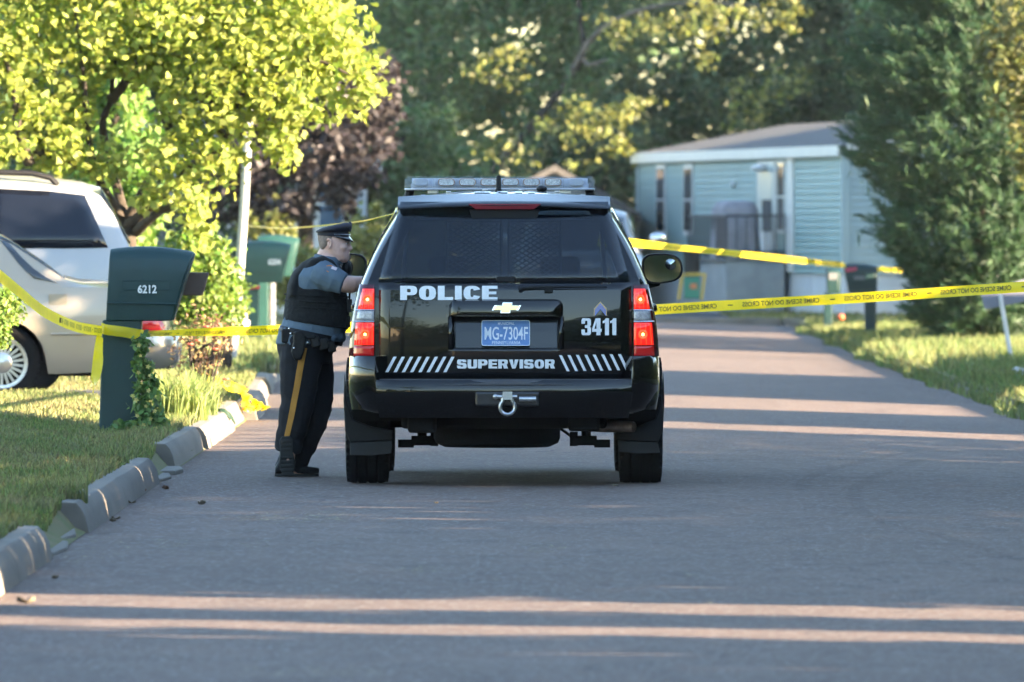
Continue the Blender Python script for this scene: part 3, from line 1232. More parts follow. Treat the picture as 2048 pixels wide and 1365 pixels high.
block_letters('lettering', 'POLICE', RZ(571) - RZ(599.5), RX(995) - RX(800), M_white_vinyl, car, gate_fn(RX(800), RZ(599.5)), 1.05, .42, .21, .12, 14)
block_letters('lettering', '3411', RZ(636) - RZ(670), RX(1233) - RX(1163), M_white_vinyl, car, gate_fn(RX(1163), RZ(670)), .56, .21, .15, .06, 6)
block_letters('lettering', 'SUPERVISOR', RZ(718.5) - RZ(736.5), RX(1110) - RX(914), M_white_vinyl, car, gate_fn(RX(914), RZ(736.5)), 1.05, .40, .21, .10, 14)
for i in range(8):
    mb = MB()
    xa = 770 + i * 16.6
    mb.grid([0, 1], [0, 1], lambda u, v: rg(RX(xa + u * 6.5 + v * 16.5), RZ(744 - v * 31), .001))
    mb.build('stripe', M_white_vinyl, car, fixn=False)
    mb = MB()
    xb = 1118 + i * 16.9
    mb.grid([0, 1], [0, 1], lambda u, v: rg(RX(xb + u * 6 + (1 - v) * 15.5), RZ(742 - i * .3 - v * 32), .001))
    mb.build('stripe', M_white_vinyl, car, fixn=False)
M_blue_chev = pm('blue_chevron', (0.16, 0.24, 0.62), 0.5)
M_gold_vinyl = pm('gold_vinyl_edge', (0.62, 0.42, 0.20), 0.5)
cx = 1201


def chev(y_top, h, hw, mat, off, name, parent):
    m_ = MB()
    P = [(cx - hw, y_top + 14 + h), (cx - hw, y_top + 14), (cx, y_top), (cx + hw, y_top + 14), (cx + hw, y_top + 14 + h), (cx, y_top + h)]
    m_.add([rg(RX(a), RZ(b), off) for a, b in P], [(0, 1, 2, 5), (5, 2, 3, 4)])
    return m_.build(name, mat, parent, fixn=False)


ch0 = chev(602.5, 15, 13, M_gold_vinyl, .001, 'rank_chevron', car)
for k in range(3):
    chev(606 + k * 4.2, 3.0, 11.2, M_blue_chev, .0025, 'chevron_bar', ch0)

# window, wiper, spoiler, brake light
mb = MB()
ew = lambda z: curve([(1.27, .785), (1.70, .668), (1.79, .645)], z)
mb.grid([-1 + i / 9 for i in range(19)], [1.278 + (1.775 - 1.278) * j / 8 for j in range(9)], lambda u, z: rp(u * ew(z) + .002, z, .012))
mb.build('rear_window', M_glass_dark, car, smooth='all', solid=.006)
mb = MB()
mb.tube([rp(RX(1038), RZ(577), .05), rp(RX(1070), RZ(574), .06), rp(RX(1120), RZ(573.5), .062), rp(RX(1214), RZ(573.5), .05)], [.011, .009, .008, .004], 8)
mb.box(rp(RX(1098), RZ(578), .05), (.05, .05, .03))
mb.ball(rp(RX(1042), RZ(578), .045), .018)
mb.build('wiper', M_plastic, car, smooth=True)
mb = MB()
mb.box(rp(RX(1012), RZ(558), .02), (.115, .012, .035))
mb.build('window_latch', M_plastic, car, bevel=.006)
mb = MB()
rs = []
for i in range(25):
    x = -.665 + 1.33 * i / 24
    k = 1 - (abs(x) / .665) ** 4
    dz = -.022 * (x / .665) ** 2
    yb = .315 + .07 * (x / .665) ** 2
    rs.append([(x, yb, 1.752 + dz), (x, yb + .008, 1.762 + dz), (x, yb + .10, 1.784 + dz), (x, .62, 1.822 + dz * .6 + .006 * k), (x, .64, 1.79 + dz), (x, .46, 1.735 + dz), (x, yb + .02, 1.744 + dz)])
mb.rings(rs)
mb.build('spoiler', M_black_paint, car, smooth=40)
mb = MB()
mb.prism([(RX(936), 1.762), (RX(1083), 1.762), (RX(1068), 1.728), (RX(951), 1.728)], .315, .36, lambda u, v, d: (u, d + (1.762 - v) * .5, v))
mb.build('brake_light', M_brake3, car, bevel=.004)
mb = MB()
mb.prism([(RX(938), 1.727), (RX(1080), 1.727), (RX(1074), 1.665), (RX(944), 1.665)], .36, .43, lambda u, v, d: (u, d, v))
mb.build('lamp_housing', M_plastic, car, bevel=.006)

# tail lamps
for sg in (-1, 1):
    lamp = MB()

    def lx_(u, z):
        inner = .803
        outer = curve([(.80, .955), (1.0, .938), (1.12, .918), (1.26, .884)], z)
        return lerp(inner, outer, u)

    def lp(u, z, off):
        x = lx_(u, z)
        y = yrear(x, z) + .13 * max(0, u - .55) ** 1.6
        return (sg * x + (.004 if sg > 0 else -.004), y - off, z)
    z_lo, z_hi = RZ(712), RZ(569)
    lamp.grid([i / 8 for i in range(9)], [lerp(z_lo, z_hi, j / 8) for j in range(9)], lambda u, z: lp(u, z, .012))
    lamp = lamp.build('tail_lamp', M_smoke_red, car, smooth='all', solid=.03)
    for (ya, yb, m_, nm, u0, u1) in ((577, 618, M_red_lit, 'red_lens', .02, .86), (622, 640, M_clear_lens, 'reversing_lens', .02, .86), (645, 690, M_red_lit, 'red_lens', .02, .86), (692, 711, M_red_dark, 'reflector', .02, .86)):
        q = MB()
        q.grid([lerp(u0, u1, i / 5) for i in range(6)], [lerp(RZ(yb), RZ(ya), j / 4) for j in range(5)], lambda u, z: lp(u, z, .030))
        ln_ = q.build(nm, m_, lamp, smooth='all', solid=.006)
        if m_ is M_red_lit:
            c0 = lp(.42, lerp(RZ(yb), RZ(ya), .48), .036)
            q = MB()
            q.lathe([(0, .030), (-.004, .024), (-.003, .014)], 'y', 18, c0)
            q.build('bulb_ring', M_red_glow, ln_)
            q = MB()
            q.ball((c0[0], c0[1] - .003, c0[2]), (.010, .005, .010))
            q.build('bulb', M_red_bulb, ln_, smooth='all')
            for k in range(7):
                uu = lerp(.10, .78, k / 6)
                q = MB()
                q.grid([uu - .013, uu + .013], [lerp(RZ(yb), RZ(ya), j / 4) * .94 + .06 * (RZ(ya) + RZ(yb)) / 2 for j in range(5)], lambda u, z: lp(u, z, .0345))
                q.build('lens_rib', M_red_lit if k % 2 else M_red_glow, ln_, smooth='all', fixn=False)
    for yb in (620, 642.5):
        q = MB()
        q.tube([lp(u, RZ(yb), .03) for u in (.0, .3, .6, .85, 1.0)], .0045, 6)
        q.build('chrome_strip', M_chrome, lamp, smooth=True)

# bumper
plan_path = [(.962, .60), (.966, .40), (.960, .25), (.94, .14), (.905, .07), (.85, .025), (.802, .005), (.792, .002), (.7, -.02), (.5, -.035), (.25, -.045), (0, -.048)]
plan_path = plan_path + [(-x, y) for x, y in reversed(plan_path[:-1])]
mb = MB()
rs = []
for i, (x, y) in enumerate(plan_path):
    a = Vector(plan_path[max(0, i - 1)])
    b = Vector(plan_path[min(len(plan_path) - 1, i + 1)])
    t = (b - a).normalized()
    nrm = Vector((-t.y, t.x))
    if nrm.dot(Vector((x, y - 1.2))) < 0:
        nrm = -nrm
    mid = 1 if abs(x) < .797 else 0
    zt = lerp(.815, .667, mid)
    prof = [(-.20, zt + .0), (-.012, zt), (0.0, zt - .018), (.006, lerp(.70, .60, mid)), (.004, lerp(.60, .56, mid)), (lerp(-.05, -.03, mid), .49), (lerp(-.12, -.07, mid), lerp(.455, .43, mid)), (-.2, lerp(.455, .43, mid))]
    rs.append([(x + nrm.x * o, y + nrm.y * o, z) for o, z in prof])
mb.rings(rs, True, True)
mb.build('bumper', M_black_paint, car, smooth=45)
mb = MB()
mb.grid([-1 + i / 8 for i in range(17)], [0, .5, 1], lambda u, v: (u * .785 + .012, lerp(-.052, -.03, v) + .055 * u * u, lerp(.632, .671, v)))
mb.build('step_pad', M_pad, car, smooth='all', solid=.01)
mb = MB()
mb.box((RX(1015), -.046, RZ(797)), (.40, .03, .095))
mb.build('hitch_cover', pm('hitch_cover_plastic', (0.02, 0.02, 0.024), 0.25), car, bevel=.02, seg=3)
mb = MB()
mb.tube([(RX(1038), -.07, RZ(797)), (RX(1072), -.07, RZ(797))], .018, 10)
mb.build('hitch_pin', M_steel, car, smooth=True)
mb = MB()
hx, hz = RX(1015), RZ(812)
pts_ = []
for k in range(17):
    a = R(-60 + 300 * k / 16)
    pts_.append((hx + .045 * math.cos(a + R(0)), -.10, hz - .005 - .045 * math.sin(a)))
pts_ = [(hx + .034, -.10, RZ(790))] + [(hx + .046 * math.sin(R(b)) * 1.0, -.10, hz - .046 * math.cos(R(b)) - .002) for b in range(140, -141, -20)] + [(hx - .034, -.10, RZ(790))]
mb.tube(pts_, .012, 8)
mb.tube([(hx - .075, -.10, RZ(792)), (hx + .06, -.10, RZ(792))], .013, 10)
mb.ball((hx - .075, -.10, RZ(792)), .018)
mb.box((hx, -.07, RZ(790)), (.06, .09, .05))
mb.build('tow_shackle', M_steel, car, smooth=True)

# wheels, flaps, underside
for sg in (-1, 1):
    for yw in (1.10, 4.05):
        wheel(car, sg * .862, yw, .40, .275, sg, .235)
    mb = MB()
    if sg < 0:
        P = [(689, 742), (694, 800), (706, 838), (742, 852), (786, 860), (786, 880), (700, 884), (690, 860), (687, 800)]
        Q = [(700, 884.5), (785, 880.5), (783, 906), (742, 911), (700, 910)]
    else:
        P = [(1327, 742), (1322, 800), (1310, 838), (1274, 852), (1232, 860), (1232, 880), (1316, 884), (1326, 860), (1329, 800)]
        Q = [(1316, 884.5), (1235, 880.5), (1237, 903), (1275, 907), (1320, 905)]
    sc = FPX / (CAR_Y + .62)
    cv = lambda p, q_: ((p - 1024) / sc - CAR_X, CAM_H - (q_ - 459) / sc)
    mb.prism([cv(*p) for p in P], .60, .64, lambda u, v, d: (u, d, v))
    fl = mb.build('mud_flap', M_plastic, car, bevel=.008)
    mb = MB()
    mb.prism([cv(*p) for p in Q], .60, .62, lambda u, v, d: (u, d, v))
    mb.build('flap_lower', M_flap, fl, bevel=.006)
    for yw in (1.10, 4.05):
        mb = MB()
        mb.lathe([(-.14, .45), (.14, .45), (.14, .05)], 'x', 24, (sg * .80, yw, .42)) if False else None
        n_ = 12
        arc = [(yw + .47 * math.cos(math.pi * k / n_), .40 + .47 * math.sin(math.pi * k / n_)) for k in range(n_ + 1)]
        rsx = [[(sg * x_, a, b) for a, b in arc] for x_ in (.62, .95)]
        mb.rings(rsx, False, False)
        mb.add([(sg * .62, a, b) for a, b in arc], [tuple(range(n_ + 1))])
        mb.build('wheel_arch_liner', M_under, car, fixn=False)
mb = MB()
mb.box2((-.64, .22, .36), (.64, 4.85, .52))
mb.box2((-.90, 1.62, .44), (.90, 3.5, .58))
mb.box2((-.9, .15, .49), (.9, .6, .62))
mb.box2((-.60, .12, .335), (-.42, .5, .48))
mb.box2((.40, .12, .345), (.60, .5, .48))
mb.build('underbody', M_under, car, bevel=.02)
mb = MB()
mb.lathe([(-.075, .24), (-.085, .33), (-.06, .385), (-.03, .398), (.03, .398), (.06, .385), (.085, .33), (.075, .24)], 'z', 40, (-.045, .86, .318), closed=True)
mb.lathe([(-.03, .0), (-.03, .24)], 'z', 24, (-.045, .86, .318))
mb.box((-.045, .86, .25), (.10, .12, .03))
mb.box((.02, .60, .245), (.16, .07, .025))
mb.build('spare_wheel', M_rubber, car, smooth=35)
mb = MB()
mb.tube([(-.72, 1.10, .40), (.72, 1.10, .40)], .05, 12)
mb.ball((0, 1.1, .40), (.16, .15, .15))
for sg in (-1, 1):
    mb.tube([(sg * .52, 1.0, .27), (sg * .50, 1.15, .75)], .03, 8)
    mb.box((sg * .52, 1.0, .27), (.13, .10, .06))
    mb.box((sg * .62, 1.05, .25), (.10, .06, .05))
    mb.tube([(sg * .46, .98, .27), (sg * .33, 1.3, .36)], .01, 6)
    mb.box((sg * .44, 1.02, .28), (.05, .06, .09))
mb.build('rear_axle', M_under, car, smooth=True)
mb = MB()
mb.tube([(RX(1150), .9, .40), (RX(1180), .55, .385), (RX(1218), .38, .372), (RX(1268), .27, .370)], [.05, .05, .04, .034], 14, caps=False)
mb.tube([(RX(1236), .33, .371), (RX(1269), .268, .370)], [.030, .030], 14, caps=False)
mb.build('exhaust_pipe', pm('rusty_exhaust', (0.45, 0.33, 0.26), 0.35, metal=.85, var=.4, vscale=14), car, smooth=True)
mb = MB()
mb.box2((-.62, .45, .60), (.62, 3.6, .64))
mb.box2((-.85, 3.5, .64), (.85, 3.62, 1.16))
mb.build('cabin_floor', M_seat, car)
for sg in (-1, 1):
    for y in (2.55, 1.72):
        mb = MB()
        mb.box((sg * .36, y, .98), (.52, .16, .66), (R(-8), 0, 0))
        mb.box((sg * .36, y + .25, .74), (.52, .52, .16))
        if y > 2:
            mb.box((sg * .36, y - .05, 1.36), (.26, .10, .14))
        mb.build('seat', M_seat, car, bevel=.04, seg=3)
M_cage = pm('grey_cage_steel', (0.5, 0.54, 0.58), 0.5, metal=.1)
for (xa, xb, za, zb, yc) in ((-.37, -.02, 1.17, 1.66, 2.42), (.03, .36, 1.17, 1.66, 2.42)):
    mb = MB()
    st = .052
    k = int((xb - xa) / st)
    for i in range(-2 * int((zb - za) / st), k + 1):
        for s2 in (1, -1):
            # diagonal bars clipped to the frame
            x_s = xa + i * st if s2 > 0 else xb - i * st
            seg_pts = []
            for q in range(0, 41):
                zz = lerp(za, zb, q / 40)
                x_ = x_s + s2 * (zz - za) * 1.6
                if xa <= x_ <= xb:
                    seg_pts.append((x_, yc, zz))
            if len(seg_pts) > 2:
                mb.tube([seg_pts[0], seg_pts[-1]], .0045, 4)
    for p, q in (((xa, za), (xb, za)), ((xa, zb), (xb, zb)), ((xa, za), (xa, zb)), ((xb, za), (xb, zb))):
        mb.tube([(p[0], yc, p[1]), (q[0], yc, q[1])], .012, 6)
    mb.build('cage_panel', M_cage, car)
mb = MB()
mb.tube([(-.70, 2.42, .64), (-.62, 2.42, 1.68), (.62, 2.42, 1.68), (.70, 2.42, .64)], .02, 8)
mb.build('cage_hoop', M_cage, car, smooth=True)

# roof: lightbar, antenna, clips, number
M_bar_base = pm('lightbar_base', (0.45, 0.47, 0.51), 0.4, metal=.1)
M_bar_dome = pm('lightbar_clear_dome', (0.62, 0.66, 0.70), 0.08, spec=.5, alpha=.10, tcol=(.94, .96, 1.0))
M_led = pm('led_module', (0.80, 0.78, 0.72), 0.35, metal=.0, var=.5, vscale=90)
M_led_rim = pm('led_amber_rim', (0.40, 0.25, 0.16), 0.3)
LBY = 2.08
ls = FPX / (CAR_Y + LBY)
LX = lambda px: (px - 1024) / ls - CAR_X
LZ = lambda py: CAM_H - (py - 459) / ls - car.location.z
bar = MB()
bar.prism(rrect(LX(809), LBY - .16, LX(1190), LBY + .16, .10), LZ(385) + .012, LZ(377), lambda u, v, d: (u, v, d))
bar = bar.build('light_bar', M_bar_base, car, bevel=.006)
mb = MB()
z0, z1 = LZ(377), LZ(353.5)
mb.rings([[(u, v, z0) for u, v in rrect(LX(809), LBY - .16, LX(1190), LBY + .16, .10)], [(u, v, lerp(z0, z1, .7)) for u, v in rrect(LX(809.5), LBY - .158, LX(1189.5), LBY + .158, .10)],
          [(u, v, z1) for u, v in rrect(LX(816), LBY - .13, LX(1183), LBY + .13, .09)]])
mb.build('dome', M_bar_dome, bar, smooth=50)
mb = MB()
mb.box2((LX(822), LBY - .10, z0), (LX(1177), LBY + .10, z0 + .03))
mb.build('circuit_tray', M_bar_base, bar)
mb = MB()
mb.box2((LX(824), LBY - .105, z0), (LX(1175), LBY - .085, z1 - .012))
mb.build('backing_panel', pm('lightbar_grey_panel', (0.62, 0.64, 0.68), .5), bar)
for i, c in enumerate((842, 893, 935, 978, 1021, 1063, 1106, 1152)):
    mb = MB()
    w_ = 17 if 0 < i < 7 else 15
    mb.prism(rrect(LX(c - w_), LZ(372.5), LX(c + w_), LZ(357.5), .02), LBY - .145, LBY - .11, lambda u, v, d: (u, d, v))
    mod = mb.build('lamp_module', M_led_rim if 0 < i < 7 else M_bar_base, bar, bevel=.003)
    mb = MB()
    mb.prism(rrect(LX(c - w_ + 2.2), LZ(371), LX(c + w_ - 2.2), LZ(359), .016), LBY - .149, LBY - .143, lambda u, v, d: (u, d, v))
    mb.build('led_window', M_led if 0 < i < 7 else M_bar_base, mod)
for c in (868, 914, 957, 999, 1042, 1085, 1127):
    mb = MB()
    mb.box2((LX(c - 1), LBY - .152, LZ(376)), (LX(c + 1), LBY - .12, LZ(357)))
    mb.build('divider', M_bar_base, bar)
for c in (820, 1179):
    mb = MB()
    sgn = -1 if c < 1000 else 1
    mb.prism([(LX(c - 9), LZ(383)), (LX(c + 9), LZ(383)), (LX(c + 9), LZ(377)), (LX(c - 9), LZ(377))], LBY - .06, LBY + .06, lambda u, v, d: (u, d, v))
    mb.tube([(LX(c), LBY, LZ(380)), (LX(c) - sgn * 0 + sgn * .02, LBY, 1.775)], .03, 8)
    mb.build('mounting_foot', M_plastic, bar, bevel=.004)
for c in (866, 1131):
    mb = MB()
    mb.box((LX(c), LBY, LZ(383.5)), (.07, .2, .03))
    mb.build('mounting_block', M_steel, bar, bevel=.004)
ay = 1.25
mb = MB()
mb.tube([(-.035, ay, 1.835), (-.035, ay, 1.856)], .022, 12)
mb.tube([(-.035, ay, 1.85), (-.035, ay, 1.935), (-.035, ay, 1.945)], [.017, .015, .010], 12)
mb.build('antenna', M_plastic, car, smooth=True)


def roof_pt(x, y, off):
    lo_t, hi_t = 2.0, 2.999
    for _ in range(24):
        mt = (lo_t + hi_t) / 2
        if tahoe.xz(mt, y)[0] > abs(x):
            lo_t = mt
        else:
            hi_t = mt
    return (x, y, tahoe.xz(lo_t, y)[1] + off)


for c in (846, 897, 970, 1042, 1114, 1165):
    x = (c - 1008) / 314.0
    p = roof_pt(x, 1.5, .004)
    mb = MB()
    mb.box(p, (.032, .05, .014))
    mb.build('roof_clip', M_steel, car, bevel=.004)
mb = MB()
mb.ball(roof_pt(.24, 1.7, .015), (.035, .05, .02))
mb.build('roof_sensor', M_plastic, car, smooth=True)
block_letters('lettering', '3411', .50, .385, M_white_vinyl, car, lambda u, v: roof_pt(-.19 + u, .66 + v, .022 - .018 * smoothstep(.62, .8, .66 + v)), .56, .21, .15, .06, 10)

# mirrors
M_mirror = pm('mirror_glass', (0.42, 0.47, 0.47), 0.02, metal=1.0)
my = 3.33
ms = FPX / (CAR_Y + my)
for sg in (-1, 1):
    c0 = ((1324.5 - 1024) / ms - CAR_X, CAM_H - (536 - 459) / ms)
    hw_, hh = 40.5 / ms, 29.5 / ms

    def outline(k, y, cx_=0, n=28):
        out = []
        for i in range(n):
            a = 2 * math.pi * i / n
            ca, sa = math.cos(a), math.sin(a)
            e = .68
            u = hw_ * k * math.copysign(abs(ca) ** e, ca)
            v = hh * k * math.copysign(abs(sa) ** e, sa)
            v += .12 * u * (1 if v < 0 else -.10)
            u += -.10 * v
            out.append((sg * (c0[0] + u), y, c0[1] + v))
        return out
    mb = MB()
    mb.rings([outline(.93, my - .045), outline(1.0, my - .05), outline(1.02, my), outline(.9, my + .07), outline(.6, my + .11), outline(.2, my + .12)])
    mir = mb.build('mirror', M_plastic, car, smooth=45)
    mb = MB()
    gl = outline(.90, my - .0525)
    mb.add(gl, [tuple(range(len(gl)))])
    mb.build('mirror_glass', M_mirror, mir, fixn=False)
    mb = MB()
    bx, bz = sg * ((1341 - 1024) / ms - CAR_X), CAM_H - (528 - 459) / ms
    mb.lathe([(my - .050, .037), (my - .056, .036), (my - .058, .033)], 'y', 24, (bx, 0, bz))
    mb.lathe([(my - .056, .034), (my - .062, .022), (my - .064, .0)], 'y', 24, (bx, 0, bz))
    mb.build('blind_spot_mirror', M_mirror, mir, smooth=True)
    mb = MB()
    mb.prism([(1.02, 1.275), (1.02, 1.235), (.88, 1.20), (.86, 1.27)], my - .0, my + .10, lambda u, v, d: (sg * u, d, v))
    mb.build('mirror_arm', M_plastic, mir, bevel=.01)
    for y in (1.66, 2.58):
        mb = MB()
        xz_ = tahoe.xz(.86, y)
        mb.box((sg * (xz_[0] + .03), y, 1.105), (.035, .20, .045))
        mb.build('door_handle', M_black_paint, car, bevel=.012, seg=3)
    for y in (1.5, 2.43, 3.55):
        mb = MB()
        prev = [tahoe.pt(t, y, sg, .0015) for t in (.05, .3, .6, .8, 1.0, 1.02)]
        mb.tube(prev, .004, 4)
        mb.build('door_seam', M_plastic, car)
    q = MB()
    q.box((sg * .70, 5.03, .98), (.34, .12, .24))
    q.build('headlamp', M_clear_lens, car, bevel=.03)
mb = MB()
mb.box2((-.52, 5.0, .78), (.52, 5.12, 1.06))
mb.build('grille', M_plastic, car, bevel=.02)
mb = MB()
mb.box2((-.93, 4.78, .42), (.93, 5.16, .70))
mb.build('front_bumper', M_black_paint, car, bevel=.08, seg=4)
# ---- the parked sedan, the parked SUV, the pickup farther on ---------------------------------
M_champagne = pm('champagne_car_paint', (0.37, 0.315, 0.24), 0.3, metal=0.15, coat=0.7)
M_beige = pm('beige_car_paint', (0.36, 0.355, 0.345), 0.3, metal=0.1, coat=0.7)
M_grey_paint = pm('grey_car_paint', (0.33, 0.34, 0.34), 0.3, metal=0.3, coat=0.6)
M_red_lens = pm('red_lens_unlit', (0.45, 0.015, 0.02), 0.12, coat=0.5)

sedan = empty('sedan', (-2.99, 89.35, lawn_l(-4.4, 89) + 0.012), R(90 + 6))
tag(sedan, 'champagne gold sedan parked behind the mailbox numbered 6212', 'car')
sed = Shell(
    zr=[(0, .74), (.03, .90), (.10, .99), (.3, 1.03), (.82, 1.06), (.95, 1.10), (1.45, 1.44), (1.75, 1.51), (2.2, 1.53), (2.8, 1.52), (3.2, 1.42), (4.05, 1.05), (4.2, 1.02), (5.1, .93), (5.35, .80), (5.42, .70)],
    belt=[(0, .98), (.3, .985), (4.0, .98), (5.4, .86)],
    sidew=[(.2, .90), (.32, .955), (.55, .985), (.78, .985), (.9, .965), (.985, .935), (1.2, .90)],
    hwr=[(0, .75), (1.2, .66), (1.6, .615), (3.2, .63), (4, .75)],
    bot=[(0, .36), (.3, .27), (1, .24), (4.8, .24), (5.4, .32)], wheels=[(1.50, .335), (4.48, .335)], arch=.375,
    plan=[(0, .90), (.04, .95), (.12, .975), (.4, .99), (.9, 1), (4.5, 1), (5.1, .94), (5.32, .86), (5.42, .74)], crown=.05, bow=.08, bowx=.9, fade=.6)
ysd = [0, .03, .07, .12, .2, .3, .5, .8, .95, 1.02, 1.1, 1.13, 1.16, 1.22, 1.3, 1.4, 1.5, 1.6, 1.7, 1.78, 1.84, 1.87, 1.9, 2.1, 2.4, 2.8, 3.0, 3.2, 3.5, 3.8, 4.05, 4.1, 4.12, 4.16, 4.25, 4.35, 4.48, 4.6, 4.7, 4.8, 4.84, 4.87, 5.0, 5.1, 5.25, 5.35, 5.42]
sed.shell('body', M_champagne, sedan, ysd, ts)
for sg in (-1, 1):
    for yw in (1.50, 4.48):
        wheel(sedan, sg * .83, yw, .335, .22, sg, .225, 'fins')
        mb = MB()
        arc = [(yw + .38 * math.cos(math.pi * k / 12), .335 + .38 * math.sin(math.pi * k / 12)) for k in range(13)]
        mb.rings([[(sg * x_, a, b) for a, b in arc] for x_ in (.6, .95)], False, False)
        mb.add([(sg * .6, a, b) for a, b in arc], [tuple(range(13))])
        mb.build('wheel_arch_liner', M_under, sedan, fixn=False)
    sed.pane('side_window', M_glass_opaque, sedan, sg, 1.10, 1.9, (1.75, 2.55), (1.92, 2.55))
    sed.pane('side_window', M_glass_opaque, sedan, sg, 1.10, 1.9, (2.63, 3.72), (2.63, 3.22))
    mb = MB()
    mb.grid([0, .25, .5, .75, 1], [0, .5, 1], lambda u, v: sed.pt(lerp(.42, .70, v), .02 + u * .26, sg, .008))
    mb.build('tail_lamp', M_red_lens, sedan, smooth='all', solid=.012)
    mb = MB()
    mb.tube([sed.pt(.46, y, sg, .006) for y in (.35, .8, 1.08)], .012, 6)
    mb.tube([sed.pt(.46, y, sg, .006) for y in (1.92, 3, 4.05)], .012, 6)
    mb.build('rub_strip', M_champagne, sedan, smooth=True)
    for yh in (2.15, 3.05):
        mb = MB()
        p = sed.pt(.86, yh, sg, .02)
        mb.box(p, (.03, .16, .03))
        mb.build('door_handle', M_chrome, sedan, bevel=.008)
sed.top_pane('rear_screen', pm('sky_lit_glass', (0.03, 0.035, 0.04), 0.03, spec=.9), sedan, .95, 1.52, 2.02, 2.02)
for sg in (-1, 1):
    sed.pane('rear_screen_wrap', MATS['sky_lit_glass'], sedan, sg, 1.30, 1.97, (1.02, 1.22), (1.42, 1.50))  # side panes added so the rear screen shows from the side
sed.top_pane('windscreen', M_glass_opaque, sedan, 3.26, 4.02, 2.1, 2.1)
mb = MB()
rs = []
bp_ = [(.965, .62), (.955, .25), (.90, .06), (.78, .0), (.4, -.05), (0, -.06)]
bp_ = bp_ + [(-x, y) for x, y in reversed(bp_[:-1])]
for (x, y) in bp_:
    k = 1.0 + (.0 if y > .3 else .0)
    rs.append([(x * .9, y + .1, .60), (x * .995, y - .0, .615), (x * 1.015, y - .035, .56), (x * 1.015, y - .04, .46), (x * 1.0, y - .02, .34), (x * .96, y + .03, .28), (x * .85, y + .12, .28)])
mb.rings(rs)
mb.build('rear_bumper', pm('silver_bumper', (0.34, 0.33, 0.30), 0.22, metal=.6, coat=.5), sedan, smooth=50)
mb = MB()
c = sed.pt(.86, 1.02, -1, .004)
mb.box((c[0], c[1], c[2] - .02), (.006, .16, .14))
mb.build('fuel_flap', M_champagne, sedan, bevel=.03, seg=4)
mb = MB()
mb.box2((-.85, .2, .22), (.85, 5.2, .34))
mb.build('underbody', M_under, sedan)

suv = empty('parked_suv', (-3.35, 92.6, lawn_l(-4.4, 92.5) + 0.012), R(90 + 5))
suv.scale = (1.05, 1.05, 1.05)
tag(suv, 'beige SUV with dark roof rails parked beyond the champagne sedan', 'car')
sv = Shell(
    zr=[(0, 1.78), (.2, 1.83), (.6, 1.87), (1.2, 1.895), (2.4, 1.90), (3.0, 1.86), (3.3, 1.78), (4.0, 1.27), (4.3, 1.22), (5.0, 1.10), (5.15, .9)],
    belt=[(0, 1.28), (3.8, 1.22), (5.2, 1.0)],
    sidew=[(.3, .92), (.5, .97), (.8, .985), (1.05, .965), (1.2, .935), (1.3, .90), (1.5, .85)],
    hwr=[(0, .66), (3, .68), (4, .72)], bot=[(0, .45), (5.1, .42)], wheels=[(1.05, .38), (4.1, .38)], arch=.44,
    plan=[(0, .90), (.04, .945), (.12, .975), (.35, .995), (.7, 1), (4.7, 1), (5.0, .92), (5.15, .8)],
    slant=lambda z: max(0, z - 1.1) * .52, crown=.09, bow=.06, bowx=.9, fade=1.3)
sv.shell('body', M_beige, suv, ys, ts)
for sg in (-1, 1):
    for yw in (1.05, 4.1):
        wheel(suv, sg * .85, yw, .38, .25, sg, .23)
    sv.pane('side_window', M_glass_opaque, suv, sg, .98, 1.92, (.20, 1.32), (.22, 1.30))
    sv.pane('side_window', M_glass_opaque, suv, sg, 1.06, 1.86, (1.48, 2.35), (1.46, 2.35))
    sv.pane('side_window', M_glass_opaque, suv, sg, 1.06, 1.86, (2.45, 3.55), (2.45, 3.15))
    mb = MB()
    pts_ = [sv.pt(2.12, .50, sg, .0), sv.pt(2.12, .58, sg, .055), sv.pt(2.12, .8, sg, .085), sv.pt(2.12, 1.6, sg, .085), sv.pt(2.12, 2.5, sg, .085), sv.pt(2.12, 2.9, sg, .05), sv.pt(2.12, 3.0, sg, .0)]
    mb.tube(pts_, .026, 8)
    mb.build('roof_rail', M_plastic, suv, smooth=True)
    mb = MB()
    mb.grid([0, .5, 1], [0, .5, 1], lambda u, v: sv.pt(lerp(.62, .97, v), .0 + .12 * u, sg, .008))
    mb.build('tail_lamp', M_red_lens, suv, smooth='all', solid=.012)
mb = MB()
mb.grid([-1 + i / 5 for i in range(11)], [1.30 + .46 * j / 6 for j in range(7)], lambda u, z: (u * curve([(1.3, .76), (1.76, .62)], z), max(0, z - 1.1) * .52 + .06 * (u * .75 / .9) ** 2 - .012, z))
mb.build('rear_window', M_glass_opaque, suv, smooth='all', solid=.006)
sv.top_pane('windscreen', M_glass_opaque, suv, 3.32, 3.98)
mb = MB()
rs = [[(x * .9, y + .1, .72), (x, y, .72), (x * 1.01, y - .04, .66), (x * 1.01, y - .04, .50), (x * .97, y, .42), (x * .85, y + .1, .42)] for x, y in bp_]
mb.rings(rs)
mb.build('rear_bumper', M_beige, suv, smooth=50)
mb = MB()
mb.box2((-.85, .2, .34), (.85, 5.0, .5))
mb.build('underbody', M_under, suv)

